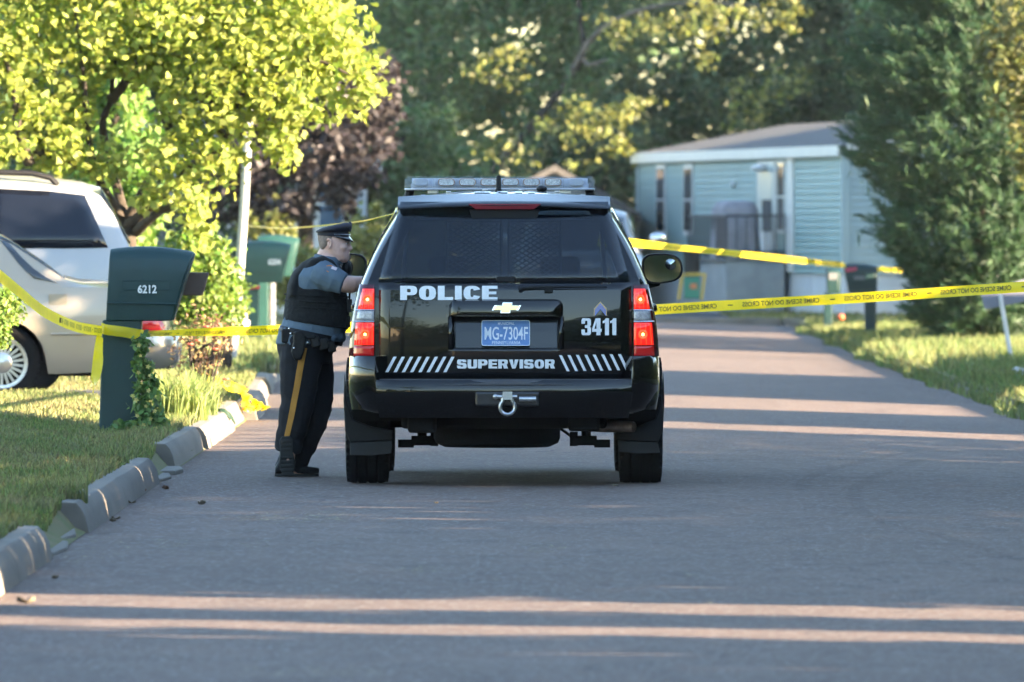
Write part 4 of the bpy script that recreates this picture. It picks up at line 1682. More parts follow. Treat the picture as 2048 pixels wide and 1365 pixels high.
pk = empty('pickup_truck', (0.99, 155.2, road_z(1.0, 150)), R(180))
tag(pk, 'grey pickup truck facing the camera, mostly hidden behind the police vehicle', 'truck')
pks = Shell(
    zr=[(0, 1.02), (.05, 1.06), (2.0, 1.06), (2.1, 1.10), (2.25, 1.75), (2.45, 1.90), (3.3, 1.92), (3.6, 1.84), (4.3, 1.26), (4.5, 1.22), (5.5, 1.12), (5.65, .9)],
    belt=[(0, 1.0), (4, 1.25), (5.6, 1.05)], sidew=[(.3, .90), (.5, .95), (.8, .97), (1.05, .95), (1.3, .90), (1.5, .86)],
    hwr=[(0, .8), (2.3, .68), (3.6, .70), (4.5, .74)], bot=[(0, .5), (5.6, .45)], wheels=[(1.1, .39), (4.7, .39)], arch=.45,
    plan=[(0, .94), (.1, .98), (.4, 1), (5.2, 1), (5.5, .93), (5.65, .82)], crown=.07, bow=0, fade=.01)
pks.shell('body', M_grey_paint, pk, [0, .05, .1, .4, .65, .8, .95, 1.1, 1.25, 1.4, 1.55, 1.9, 2.0, 2.1, 2.2, 2.3, 2.45, 2.8, 3.3, 3.6, 3.9, 4.2, 4.26, 4.35, 4.5, 4.7, 4.9, 5.05, 5.15, 5.3, 5.5, 5.6, 5.65], ts)
pks.top_pane('windscreen', M_glass_opaque, pk, 3.62, 4.28, 2.06, 2.06)
for sg in (-1, 1):
    for yw in (1.1, 4.7):
        wheel(pk, sg * .82, yw, .39, .26, sg, .22)
    pks.pane('side_window', M_glass_opaque, pk, sg, 1.08, 1.88, (2.35, 3.2), (2.5, 3.2))
    pks.pane('side_window', M_glass_opaque, pk, sg, 1.08, 1.88, (3.28, 4.1), (3.28, 3.6))
    mb = MB()
    mb.ball((sg * 1.16, 4.0, 1.47), (.13, .07, .085), 14, 9)
    mb.tube([(sg * .9, 4.0, 1.30), (sg * 1.1, 4.0, 1.42)], .02, 6)
    mb.build('mirror', M_chrome, pk, smooth=True)
    mb = MB()
    mb.box((sg * .68, 5.62, .95), (.36, .08, .2))
    mb.build('headlamp', M_clear_lens, pk, bevel=.03)
mb = MB()
mb.box((0, 5.66, .92), (.9, .06, .3))
mb.build('grille', M_chrome, pk, bevel=.02)
mb = MB()
mb.box((0, 5.68, .62), (1.86, .16, .22))
mb.build('front_bumper', M_chrome, pk, bevel=.04)

# ------------------------------------------------------------------ the officer
M_skin = pm('skin', (0.72, 0.44, 0.35), 0.5, var=0.25, vscale=9, spec=.4)
M_hair = pm('cropped_grey_hair', (0.27, 0.20, 0.16), 0.9, var=.3, vscale=60)
M_shirt = pm('blue_grey_uniform_shirt', (0.10, 0.145, 0.19), 0.85, var=0.2, vscale=6, bump=.25, bscale=14)
M_navy = pm('navy_trousers', (0.0045, 0.005, 0.0085), 0.9, var=.3, vscale=5, bump=.9, bscale=7, stretch=(1, 1, .4))
M_vest = pm('black_vest_fabric', (0.0045, 0.005, 0.0055), 0.95, bump=.4, bscale=45)
M_leather = pm('black_leather', (0.004, 0.004, 0.0045), 0.5, spec=.3, bump=.2, bscale=60)
M_stripe = pm('mustard_trouser_stripe', (0.42, 0.20, 0.03), 0.8, var=.15, vscale=20)
M_sole = pm('boot_sole_rubber', (0.02, 0.021, 0.021), 0.8)
M_cap = pm('navy_cap_cloth', (0.009, 0.010, 0.020), 0.7)
M_visor = pm('black_patent_visor', (0.006, 0.006, 0.007), 0.06, coat=1)
M_badge = pm('silver_badge', (0.7, 0.7, 0.68), 0.25, metal=.9)

OY = 66.78
os_ = FPX / OY
off0 = at(585, 950, OY)
off0.z = road_z(off0.x, OY)
person = empty('person', off0)
tag(person, 'uniformed officer in peaked cap and black vest leaning on the black police vehicle', 'person')


def O(px, py, dy=0.0):
    return Vector(((px - 585.0) / os_, dy, (950.0 - py) / os_))


def U(v):
    return v / os_


def ell(cx, cy, hx, hd, n=20, dy=0.0, tilt=0.0, e=1.0):
    """ring at photo height cy: half width hx pixels along x, hd metres in depth; tilt in photo pixels over the half width"""
    out = []
    for k in range(n):
        a = 2 * math.pi * k / n
        ca, sa = math.cos(a), math.sin(a)
        ca = math.copysign(abs(ca) ** e, ca)
        sa = math.copysign(abs(sa) ** e, sa)
        p = O(cx + hx * ca, cy + tilt * ca)
        out.append((p.x, dy + hd * sa, p.z))
    return out


def torso(mb, grow=0.0, lo=0, hi=999):
    L_ = [(706, 606, 50, .165, 4), (690, 610, 56, .18, 6), (668, 620, 60, .185, 8), (645, 630, 61, .185, 8), (620, 633, 60, .185, 6), (595, 634, 57, .19, 4), (570, 634, 53, .20, 2), (548, 634, 47, .205, 0), (532, 638, 39, .18, 0), (520, 645, 29, .12, 0), (510, 652, 23, .075, 0)]
    L_ = [q for q in L_ if lo <= q[0] <= hi]
    g = grow * os_
    mb.rings([ell(c, y, h + g, d + grow, tilt=t, e=.9) for y, c, h, d, t in L_])


def tube_px(mb, pts, n=14):
    """pts: (px, py, dy, r_depth, r_other)"""
    P = [O(a, b, c) for a, b, c, _, _ in pts]
    mb.tube(P, [(d, e) for _, _, _, d, e in pts], n)


def arm(mb, sg, grow=0.0, part='all'):
    sh = [(640, 541, .165 * sg, .075, .075), (655, 549, .20 * sg, .076, .074), (672, 557, .225 * sg, .066, .066), (690, 564, .235 * sg, .058, .058)]
    fo = [(690, 564, .235 * sg, .056, .056), (703, 566, .215 * sg, .054, .055), (722, 563, .15 * sg, .044, .045), (737, 558, .075 * sg, .032, .030)]
    q = {'all': sh + fo[1:], 'sleeve': sh}[part]
    q = [(a, b, c, d + grow, e + grow) for a, b, c, d, e in q]
    tube_px(mb, q)


def hand(mb, sg):
    w = O(737, 558, .075 * sg)
    d = Vector((.2, -sg * .97, -.05)).normalized()
    side = Vector((.95, sg * .2, 0)).normalized()
    mb.tube([w, w + d * .04, w + d * .085], [(.018, .034), (.015, .043), (.013, .042)], 10)
    for k in range(4):
        o = w + d * .085 + side * ((k - 1.5) * .021)
        ln = (.068, .078, .074, .058)[k]
        mb.tube([o - d * .015, o + d * ln * .45 + Vector((0, 0, .004)), o + d * ln * .8 + Vector((0, 0, -.006)), o + d * ln + Vector((0, 0, -.022))], [.0095, .009, .0085, .007], 8)
    o = w + d * .03 - side * .035
    mb.tube([o, o - side * .02 + d * .03, o - side * .022 + d * .06], [.012, .0105, .008], 8)


def legs(mb, grow=0.0):
    g = grow
    # near (right) leg, heel lifted behind; far (left) leg carries him
    near = [(606, 690, -.085, .10, .135), (602, 720, -.09, .10, .132), (598, 760, -.10, .092, .116), (596, 800, -.105, .086, .104), (588, 840, -.105, .082, .095), (579, 880, -.10, .078, .085), (575, 900, -.095, .07, .07)]
    far = [(622, 690, .085, .10, .125), (628, 720, .09, .10, .12), (632, 760, .10, .092, .104), (633, 795, .105, .09, .10), (622, 840, .10, .085, .100), (602, 885, .09, .082, .095), (584, 920, .08, .082, .090), (579, 938, .08, .084, .090)]
    for q in (near, far):
        tube_px(mb, [(a, b, c, d + g, e + g) for a, b, c, d, e in q], 16)


def creases(o, amp, sc, fz):
    from mathutils import noise
    me = o.data
    off = []
    for v in me.vertices:
        c = v.co
        q = Vector((c.x * sc[0], c.y * sc[1], c.z * sc[2] + c.x * sc[0] * .5))
        n1 = noise.noise(q)
        n2 = 1 - abs(noise.noise(q * .8 + Vector((7, 3, 1)))) * 2.2
        off.append(v.normal * (amp * fz(c.z) * (.5 * n1 + .4 * max(0, n2) - .2)))
    for v, d in zip(me.vertices, off):
        v.co += d
    me.update()


def spline_px(P, n):
    out = []
    P = [Vector(p) for p in P]
    for a, b in zip(P, P[1:]):
        out += [a.lerp(b, k / n) for k in range(n)]
    return out + [P[-1]]


bd = MB()
torso(bd)
for sg in (-1, 1):
    arm(bd, sg)
    hand(bd, sg)
legs(bd, -.018)
bd.tube([O(577, 935, .07), O(580, 944, .07), O(625, 944, .07)], [.05, .035, .03], 10)
bd.tube([O(580, 885, -.13), O(577, 915, -.15), O(578, 940, -.15)], [.045, .045, .035], 10)
# neck and head
tube_px(bd, [(648, 530, 0, .075, .080), (655, 515, 0, .068, .078), (662, 500, 0, .066, .075)], 16)
bd.rings([ell(c, y, h, d, 24) for y, c, h, d in
          ((452, 666, 18, .045), (457, 666, 25, .066), (466, 666.5, 29.5, .076), (476, 667, 31, .080), (487, 668, 30.5, .080), (497, 671, 27.5, .078), (506, 676, 23, .074), (513, 681, 18, .064), (519, 684, 13, .048), (522, 685, 8, .028))])
bd.tube([O(694, 478), O(699, 487), O(702.5, 494), O(698, 497)], [.009, .011, .014, .012], 10)        # nose
bd.ball(O(698, 495, -.012), (.011, .009, .008))
bd.ball(O(698, 495, .012), (.011, .009, .008))
bd.tube([O(695, 477, -.045), O(697.5, 476, -.02), O(698, 477, 0), O(697.5, 476, .02), O(695, 477, .045)], .010, 8)   # brow
bd.tube([O(692, 504, -.026), O(697.3, 503.5, 0), O(692, 504, .026)], .0075, 8)       # lips
bd.tube([O(691, 508, -.022), O(696.3, 508, 0), O(691, 508, .022)], .0075, 8)
bd.ball(O(691, 516), (.022, .030, .016))                                   # chin
bd.ball(O(676, 514, 0), (.045, .068, .030))                                # jowl
for sg in (-1, 1):
    bd.ball(O(685, 492, .055 * sg), (.030, .022, .024))                    # cheek
body_o = remesh(bd, 'body', M_skin, person, .0075, 4, .5)
for sg in (-1, 1):
    mb = MB()
    mb.tube([O(655, 478, .083 * sg), O(657, 475, .090 * sg), O(661, 476, .090 * sg), O(663, 482, .087 * sg), O(661, 489, .085 * sg), O(658.5, 494, .083 * sg)], [.007, .008, .008, .007, .007, .009], 8)
    mb.ball(O(658.5, 485, .081 * sg), (.012, .008, .026))
    mb.build('ear', M_skin, person, smooth='all')
    mb = MB()
    mb.ball(O(691.5, 483.5, .034 * sg), (.012, .013, .010))
    ey = mb.build('eye', pm('eye_white', (0.7, 0.68, 0.65), .2), person, smooth='all')
    mb = MB()
    mb.ball(O(694.0, 483.5, .035 * sg), (.006, .006, .006))
    mb.build('iris', pm('dark_iris', (0.03, 0.02, 0.015), .1), ey, smooth='all')
    mb = MB()
    mb.tube([O(690, 479.2, .052 * sg), O(695, 477.6, .035 * sg), O(696.5, 478.6, .014 * sg)], [.004, .005, .003], 6)
    mb.build('eyebrow', M_hair, person, smooth='all')
# cropped hair round the back and sides
mb = MB()
mb.rings([ell(c, y, h, d, 24) for y, c, h, d in ((462, 661, 25, .077), (472, 659, 23.5, .0805), (480, 655, 18.5, .0805), (489, 650, 11.5, .072), (496, 647, 6, .05))])
remesh(mb, 'hair', M_hair, person, .007, 3)
# cap
mb = MB()
mb.rings([ell(c, y, h, d, 30, tilt=t) for y, c, h, d, t in ((469, 666, 31, .089, 1.5), (462, 666, 31.5, .091, 0), (461, 666, 31.5, .091, 0))])
cap = mb.build('peaked_cap', M_cap, person, smooth=50)
mb = MB()
mb.rings([ell(c, y, h, d, 30, tilt=t) for y, c, h, d, t in ((462, 666, 30, .088, 0), (458.5, 667, 35, .105, -3.5), (454.5, 667.5, 36.5, .112, -6), (451, 668, 35, .108, -7), (447.5, 669, 27, .085, -6), (446, 670, 14, .045, -3))])
mb.build('cap_crown', M_cap, cap, smooth='all')
mb = MB()
mb.grid([i / 12 for i in range(13)], [0, .5, 1], lambda u, v: tuple(O(666 + (31 + 11 * v * math.sin(math.pi * u)) * math.sin(math.pi * u) + (0 if v == 0 else 0), 467.5 + 13 * v * math.sin(math.pi * u) ** 1 + 1, 0) + Vector((0, -.092 * math.cos(math.pi * u), 0))))
mb.build('visor', M_visor, cap, smooth='all', solid=.005)
mb = MB()
mb.tube([O(668 + 31.8 * math.sin(math.pi * k / 10), 466.5, -.093 * math.cos(math.pi * k / 10)) for k in range(11)], .0055, 6)
mb.build('chin_strap', M_visor, cap, smooth=True)
mb = MB()
mb.prism([(0, -.026), (.016, -.012), (.019, .012), (.008, .030), (-.008, .030), (-.019, .012), (-.016, -.012)], 0, .008, lambda u, v, d: tuple(O(698, 452) + Vector((d + .006 - v * .0, u, v))))
mb.build('cap_badge', M_badge, cap, bevel=.003)
# the raised front of the cap behind the badge
mb = MB()
mb.tube([O(698, 460), O(700.5, 452), O(701, 444), O(699, 440.5)], [(.05, .010), (.045, .012), (.030, .011), (.014, .007)], 12)
mb.build('cap_peak_front', M_cap, cap, smooth='all')

# shirt
sh = MB()
torso(sh, .012, 505, 694)
for sg in (-1, 1):
    arm(sh, sg, .015, 'sleeve')
sh.ball(O(660, 672, 0), (.105, .175, .055))
shirt = remesh(sh, 'shirt', M_shirt, person, .008, 3)
creases(shirt, .010, (16, 16, 9), lambda z: 1.0)
mb = MB()
mb.rings([ell(656, 521, 29, .088, tilt=5), ell(657, 512, 27.5, .082, tilt=6), ell(658, 511, 24, .074, tilt=6)], caps=False)
mb.build('collar', M_shirt, person, smooth=50, solid=.006)
# shoulder patch
M_patch_o = pm('orange_patch', (0.55, 0.17, 0.03), .8)
M_patch_w = pm('pale_patch', (0.6, 0.5, 0.52), .8)
sp = O(661, 533, -.262)
mb = MB()
mb.lathe([(0, 0.0), (0.002, .030), (.006, .033)], 'y', 18)
pa_ = mb.build('sleeve_patch', M_patch_o, person)
pa_.location = sp + Vector((0.0, -.006, 0))
pa_.rotation_euler = (R(-40), 0, R(6))
mb = MB()
mb.box((.028, -.004, -.004), (.036, .006, .022), (0, R(25), 0))
mb.build('patch_ribbon', M_patch_w, pa_)
# vest
vt = MB()
VL = [(646, 631, 63.5, .208, 10), (630, 632.5, 64, .21, 2), (612, 634, 63, .21, 3), (595, 634, 61, .212, 3), (574, 633, 57, .213, 2)]
vt.rings([ell(c, y, h + 2, d, 24, tilt=t, e=.9) for y, c, h, d, t in VL])
# front and back panels rising to the shoulder straps
for cx_, top in ((598, 548), (668, 552)):
    vt.rings([ell(cx_, 585, 24, .19, 20), ell(cx_ + (5 if cx_ < 630 else -3), 562, 20, .175, 20), ell(cx_ + (12 if cx_ < 630 else -6), top, 13, .15, 20)])
for sg in (-1, 1):
    vt.tube([O(600, 560, .115 * sg), O(613, 540, .12 * sg), O(628, 523, .118 * sg), O(645, 517, .115 * sg), O(660, 524, .115 * sg), O(672, 540, .12 * sg), O(676, 565, .12 * sg)], [(.05, .032)] * 7, 12)
vt.tube([O(588, 590), O(589, 570), O(597, 549), O(612, 531), O(630, 519), O(642, 515)], [(.19, .05), (.19, .05), (.17, .047), (.14, .042), (.11, .034), (.09, .02)], 18)
vest = remesh(vt, 'vest', M_vest, person, .010, 3)
for (a, b, w_, h_, d_) in ((690, 622, .05, .11, .04), (693, 640, .05, .08, -.05), (688, 598, .045, .07, .06)):
    mb = MB()
    p = O(a, b, d_)
    mb.box(p, (w_, .07, h_))
    mb.build('vest_pouch', M_vest, vest, bevel=.012, seg=3)
for i_y, y_ in enumerate((588, 600, 612)):
    mb = MB()
    mb.rings([ell(634, y_ + 1.5, 64.5, .2165, 24, tilt=3), ell(634, y_ - 1.5, 64.5, .2165, 24, tilt=3)], caps=False)
    mb.build('vest_band', M_vest, vest, smooth=True, solid=.006)
mb = MB()
p = O(699, 608, -.07)
mb.box(p, (.035, .05, .085))
mb.tube([p + Vector((0, 0, .04)), p + Vector((.004, 0, .13))], .007, 8)
mb.build('radio', M_plastic, vest, bevel=.008)
mb = MB()
mb.ball(O(693, 533, .05), (.035, .05, .05))
mb.build('microphone', M_plastic, vest, smooth=True)
# trousers
tr = MB()
tr.rings([ell(c, y, h, d, 22, tilt=t, e=.9) for y, c, h, d, t in ((668, 621, 59, .195, 14), (684, 613, 58, .195, 10), (700, 609, 55, .19, 6), (722, 610, 50, .165, 2))])
legs(tr, .008)
trousers = remesh(tr, 'trousers', M_navy, person, .008, 4)
creases(trousers, .016, (9, 9, 15), lambda z: 1.5 if z < .25 else (.6 if z > .7 else .9))
mb = MB()
stp = [(609, 692, -.222), (605, 712, -.205), (600, 740, -.198), (595, 770, -.198), (589, 800, -.197), (584, 828, -.190), (578, 855, -.180), (575, 868, -.174)]
from mathutils.bvhtree import BVHTree
tm = trousers.data
bvh = BVHTree.FromPolygons([v.co.copy() for v in tm.vertices], [tuple(p.vertices) for p in tm.polygons])
stp = [(q.x, q.y) for q in spline_px(stp, 5)]
cols_ = []
for k, (a, b) in enumerate(stp):
    wpx = 6.8 - k * .04
    row = []
    for f in (-1, -.33, .33, 1):
        p = O(a + f * wpx, b)
        h = bvh.ray_cast(Vector((p.x, -1.5, p.z)), Vector((0, 1, 0)))
        row.append([p.x, (h[0].y if h[0] is not None else -.18) - .006, p.z])
    cols_.append(row)
sy = [[sum(cols_[max(0, min(len(cols_) - 1, i + d))][j][1] for d in (-1, 0, 1)) / 3 for j in range(4)] for i in range(len(cols_))]
for i in range(len(cols_)):
    for j in range(4):
        cols_[i][j][1] = min(cols_[i][j][1] + .001, sy[i][j])
mb.rings(cols_, False, False)
stripe_o = mb.build('stripe', M_stripe, trousers, smooth='all', fixn=False)
# belt with holster and pouches
mb = MB()
mb.rings([ell(620, 674, 62.5, .207, 28, tilt=15), ell(624, 660, 63, .207, 28, tilt=13)], caps=False)
belt = mb.build('duty_belt', M_leather, person, smooth=True, solid=.010)
mb = MB()
mb.prism([(588, 660), (604, 656), (614, 668), (612, 690), (604, 716), (590, 716), (584, 700), (588, 680)], -.255, -.205, lambda u, v, d: tuple(O(u, v, d)))
hol = mb.build('holster', M_leather, belt, bevel=.012, seg=3)
mb = MB()
mb.prism([(604, 656), (618, 660), (634, 664), (632, 673), (620, 674), (610, 671)], -.25, -.215, lambda u, v, d: tuple(O(u, v, d)))
mb.build('pistol_grip', M_plastic, hol, bevel=.008)
for (a, b) in ((580, 653), (583, 663), (617, 681), (590, 692)):
    mb = MB()
    mb.ball(O(a, b, -.222 if a < 586 else -.26), .008)
    mb.build('stud', M_badge, belt, smooth=True)
for (a, b, w_) in ((648, 684, .07), (632, 680, .06), (664, 690, .05)):
    mb = MB()
    dd = -math.sqrt(max(0.02, 1 - ((a - 622) / 63.0) ** 2)) * .207
    mb.box(O(a, b, dd - .012), (w_, .05, .075), (0, R(-14), 0))
    mb.build('belt_pouch', M_leather, belt, bevel=.012, seg=3)
for (a, b) in ((573, 668),):
    mb = MB()
    mb.box(O(a, b, -.13), (.06, .07, .09))
    mb.build('belt_pouch', M_leather, belt, bevel=.012, seg=3)
# boots: the flat one, and the one standing on its toe with the sole towards the camera
def shoe_rings(fn):
    prof = [(0.0, .030, .050, .0), (.02, .042, .085, .0), (.08, .045, .095, 0), (.14, .044, .075, 0), (.20, .050, .058, 0), (.25, .046, .050, 0), (.285, .030, .040, .004), (.295, .012, .028, .008)]
    rs = []
    for (l, w_, h_, z0) in prof:
        ring = []
        for k in range(16):
            a = 2 * math.pi * k / 16
            u = w_ * math.copysign(abs(math.cos(a)) ** .8, math.cos(a))
            v = z0 + h_ * (.5 + .5 * math.copysign(abs(math.sin(a)) ** .7, math.sin(a)))
            ring.append(fn(l, u, v))
        rs.append(ring)
    return rs


mb = MB()
f0 = O(550, 951, .07)
mb.rings(shoe_rings(lambda l, u, v: (f0.x + l * .97, f0.y + u, .014 + v)))
bt = mb.build('boot', M_leather, person, smooth=50)
mb = MB()
mb.prism([(.0, -.02), (.03, -.042), (.12, -.042), (.22, -.052), (.28, -.03), (.298, 0), (.28, .03), (.22, .052), (.12, .042), (.03, .042), (0, .02)], 0.0, .018, lambda u, v, d: (f0.x + u * .97 - .004, f0.y + v, d))
mb.build('boot_sole', M_sole, bt, bevel=.004)
mb = MB()
h0 = O(573, 868, -.185)
tl = Vector((.045, .04, -1)).normalized()
up = Vector((0, 1, .04)).normalized()
sd = tl.cross(up)
sc_ = .255 / .295
mb.rings(shoe_rings(lambda l, u, v: tuple(h0 + tl * (l * sc_) + sd * u * 1.08 + up * (v * .9 + .012))))
bt = mb.build('boot', M_leather, person, smooth=50)
mb = MB()
mb.prism([(.0, -.025), (.03, -.045), (.12, -.040), (.22, -.055), (.28, -.034), (.298, 0), (.28, .034), (.22, .055), (.12, .040), (.03, .045), (0, .025)], -.012, .014, lambda u, v, d: tuple(h0 + tl * (u * sc_) + sd * v + up * d))
sl = mb.build('boot_sole', M_sole, bt, bevel=.004)
for k in range(9):
    l = .025 + k * .031
    if 0.09 < l < .13:
        continue
    mb = MB()
    w_ = .062 if l < .12 else .082
    mb.prism([(l, -w_ / 2), (l + .018, -w_ / 2), (l + .018, w_ / 2), (l, w_ / 2)], -.022, -.008, lambda u, v, d: tuple(h0 + tl * (u * sc_) + sd * v + up * d))
    mb.build('tread_bar', M_sole, sl, bevel=.003)
# ------------------------------------------------------------------ mailboxes
M_mail = pm('dark_green_mailbox_plastic', (0.006, 0.036, 0.036), 0.5, var=.2, vscale=4, bump=.15, bscale=120)
M_mail2 = pm('green_mailbox_plastic', (0.012, 0.062, 0.052), 0.5, var=.2, vscale=4)
M_number = pm('white_number', (0.75, 0.76, 0.74), 0.5)
M_brown = pm('brown_newspaper_box', (0.10, 0.062, 0.045), 0.6)


def mailbox(Y, box, post, ybase, depth, mat, label, number=None, seam=None, name='mailbox'):
    """box = (xl_top, xl_bot, xr_top, xr_bot, ytop, ybot) and post = (x0, x1 at the top, x0, x1 at the foot) in photo pixels, seen from the street"""
    s = FPX / Y
    xlt, xlb, xrt, xrb, yt, yb = box
    base = at((post[2] + post[3]) / 2, ybase, Y)
    root = empty(name, base)
    tag(root, label, 'mailbox', 'roadside mailboxes')
    loc = lambda px, py, dy: tuple(at(px, py, Y) + Vector((0, dy, 0)) - base)
    mb = MB()
    rs = []
    hd = depth / 2
    nu = 10
    for i in range(nu + 1):
        u = i / nu
        ring = []
        sec = [(1.0, -.86), (1.0, .86)] + [(1 - q, .98 * math.copysign(1, c_) * 1) for q, c_ in []]
        prof = [(1.0, -.84), (1.0, .84), (.66, .98), (.34, 1.0), (.18, .93), (.07, .74), (.015, .42), (0.0, 0.0), (.015, -.42), (.07, -.74), (.18, -.93), (.34, -1.0), (.66, -.98)]
        for f, d in prof:
            drop = (.035 * (yb - yt)) * (1 - (2 * u - .7) ** 2) * -1 * (1 - f)
            edge = .96 if i in (0, nu) else 1.0
            fl, fr_ = f, f
            bulge = math.sin(math.pi * min(1, f)) * 4 * (s / 277.0)
            x = lerp(lerp(xlt, xlb, f), lerp(xrt, xrb, f) - bulge * 0.6, u)
            y = lerp(yt + 6 * (1 - f) * (s / 277.) * (2 * abs(u - .42)) ** 2, yb, f) + drop * .4
            ring.append(loc(x, y, hd * d * edge))
        rs.append(ring)
    mb.rings(rs)
    bx = mb.build('box', mat, root, smooth=40, bevel=.008)
    # door at the street end
    mb = MB()
    ring0, ring1 = [], []
    c_ = loc((xrt + xrb) / 2, (yt + yb) / 2, 0)
    for p in rs[-1]:
        v = Vector(p) - Vector(c_)
        q = Vector(c_) + v * .97
        ring0.append(tuple(q))
        ring1.append((q.x + 3.0 / s, q.y, q.z - 1.0 / s))
    mb.rings([ring0, ring1])
    mb.build('door', mat, bx, smooth=40, bevel=.004)
    mb = MB()
    p0, p1, p2, p3 = post
    top, bot = yb - 2, ybase + 12
    hp = depth * .36
    rs2 = [[loc(p0, top, -hp), loc(p1, top, -hp), loc(p1, top, hp), loc(p0, top, hp)], [loc(p2, bot, -hp), loc(p3, bot, -hp), loc(p3, bot, hp), loc(p2, bot, hp)]]
    mb.rings(rs2)
    mb.build('post', mat, root, bevel=.012, seg=3)
    if seam:
        mb = MB()
        k = (seam - yt) / (yb - yt)
        a, b = lerp(xlt, xlb, k) - .5, lerp(xrt, xrb, k) - 1.5
        mb.tube([loc(a, seam, -hd * 1.0), loc(b, seam + 2, -hd * 1.0)], .006, 6)
        mb.build('seam', mat, bx, smooth=True)
        mb = MB()
        xa, xb_, ya, yb2 = lerp(a, b, .23), lerp(a, b, .90), lerp(yt, seam, .60), lerp(yt, seam, .76)
        for q in (((xa, ya), (xb_, ya)), ((xa, yb2), (xb_, yb2)), ((xa, ya), (xa, yb2)), ((xb_, ya), (xb_, yb2))):
            mb.tube([loc(q[0][0], q[0][1], -hd * 1.0), loc(q[1][0], q[1][1], -hd * 1.0)], .0035, 6)
        mb.build('number_frame', mat, bx)
    if number:
        txt, x0, x1, y0, y1 = number
        lettering('number', txt, (y1 - y0) / s, (x1 - x0) / s, M_number, bx, lambda u, v: loc(x0 + u * s, y1 - v * s, -hd * 1.0 - .012), bold=.03)
    return root, loc, s


MBY = 74.0
m1, loc1, s1 = mailbox(MBY, (221, 213, 389, 345, 495, 642), (206, 284, 199, 279), 850, .30, M_mail,
                       'big dark green mailbox numbered 6212 with crime tape tied round its post', ('6212', 277, 315, 570, 587), 606)
mb = MB()
mb.prism([(372, 545), (416, 546), (403, 592), (362, 592)], .17, .34, lambda u, v, d: loc1(u, v, d))
mb.build('newspaper_box', M_brown, m1, bevel=.008)
m2, loc2, s2 = mailbox(135.0, (486, 483, 580, 560, 483, 566), (499, 518, 499, 518), 672, .30, M_mail2,
                       'green mailbox numbered 6204 with a red ribbon, beside the white pole', ('6204', 537, 562, 518, 530), 545)
m3, loc3, s3 = mailbox(138.5, (515, 513, 597, 580, 471, 553), (517, 537, 517, 537), 668, .30, M_mail2,
                       'green mailbox half hidden behind the one numbered 6204')
mb = MB()
mb.tube([loc2(484, 572, -.13), loc2(496, 577, -.14), loc2(508, 576, -.14), loc2(520, 575, -.13)], [.012, .022, .014, .022], 6)
mb.tube([loc2(496, 577, -.14), loc2(490, 586, -.15)], [.02, .012], 6)
mb.build('ribbon', pm('red_ribbon', (0.5, 0.03, 0.05), .6), m2, smooth=True)
m4, loc4, s4 = mailbox(157.0, (1686, 1698, 1752, 1751, 528, 588), (1729, 1752, 1729, 1752), 667, .24, M_mail,
                       'dark green mailbox with a red sticker before the big conifer', None, None)
m5, loc5, s5 = mailbox(165.0, (1652, 1654, 1679, 1678, 537, 588), (1648, 1664, 1648, 1664), 645, .24, M_mail,
                       'dark green mailbox beyond the one with the red sticker')
mb = MB()
mb.prism([(1690, 537), (1713, 534), (1713, 541), (1691, 545)], -.128, -.122, lambda u, v, d: loc4(u, v, d))
mb.build('sticker', pm('pink_sticker', (0.55, 0.07, 0.12), .6), m4)
mb = MB()
mb.prism([(1707, 552), (1729, 552), (1729, 560), (1707, 560)], -.128, -.122, lambda u, v, d: loc4(u, v, d))
mb.build('number_label', pm('grey_label', (0.14, 0.15, 0.16), .6), m4)
mb = MB()
mb.prism([(1657, 546), (1674, 546), (1674, 560), (1657, 560)], -.128, -.122, lambda u, v, d: loc5(u, v, d))
mb.build('number_label', MATS['grey_label'], m5)

# white pole, white stake by the mailboxes, leaning sign on the right, white ornament
M_white_paint = pm('white_paint', (0.62, 0.62, 0.60), .5, var=.12, vscale=5)
mb = MB()
b0 = at(463, 722, 112.0)
P = [at(463, 726, 112), at(478, 560, 112), at(489, 400, 112), at(499, 200, 112), at(514, -120, 112)]
mb.tube([p - b0 for p in P], [.056, .054, .050, .047, .04], 14)
po = mb.build('white_pole', pm('weathered_white_paint', (.36, .36, .35), .6, var=.15, vscale=4), None, smooth=True)
po.location = b0
tag(po, 'tall white pole rising beside the green mailboxes on the left', 'pole')
mb = MB()
b0 = at(546, 660, 140.0)
mb.box((0, 0, .33), (.06, .05, .72))
st = mb.build('white_stake', pm('dull_white_paint', (.3, .31, .32), .6), None, bevel=.006)
st.location = b0
tag(st, 'short white stake standing behind the green mailboxes', 'stake')
sg_root = empty('yard_sign', at(2024, 722, 116.0))
tag(sg_root, 'grey yard sign on a leaning white stake at the right edge', 'sign')
mb = MB()
bs = sg_root.location
mb.prism([(1961, 586), (2070, 552), (2082, 597), (1969, 620)], -.012, .012, lambda u, v, d: tuple(at(u, v, 116.0) + Vector((0, d, 0)) - bs))
mb.build('sign_board', pm('grey_sign_back', (0.20, 0.20, 0.24), .6, var=.1), sg_root, bevel=.004)
mb = MB()
mb.tube([at(2000, 590, 115.97) - bs, at(2026, 740, 115.97) - bs], .025, 8)
mb.build('stake', M_white_paint, sg_root, smooth=True)
mb = MB()
b0 = at(487, 668, 128.0)
mb.ball((0, 0, .09), (.07, .06, .10))
mb.ball((0, 0, .22), (.045, .045, .05))
mb.ball((.03, 0, .14), (.05, .04, .04))
orn = mb.build('garden_ornament', M_white_paint, None, smooth=True)
orn.location = b0
tag(orn, 'small white garden ornament at the foot of the green mailboxes', 'ornament')
mb = MB()
mb.ball((0, 0, .05), (.06, .06, .05))
b0 = at(1682, 641, 160)
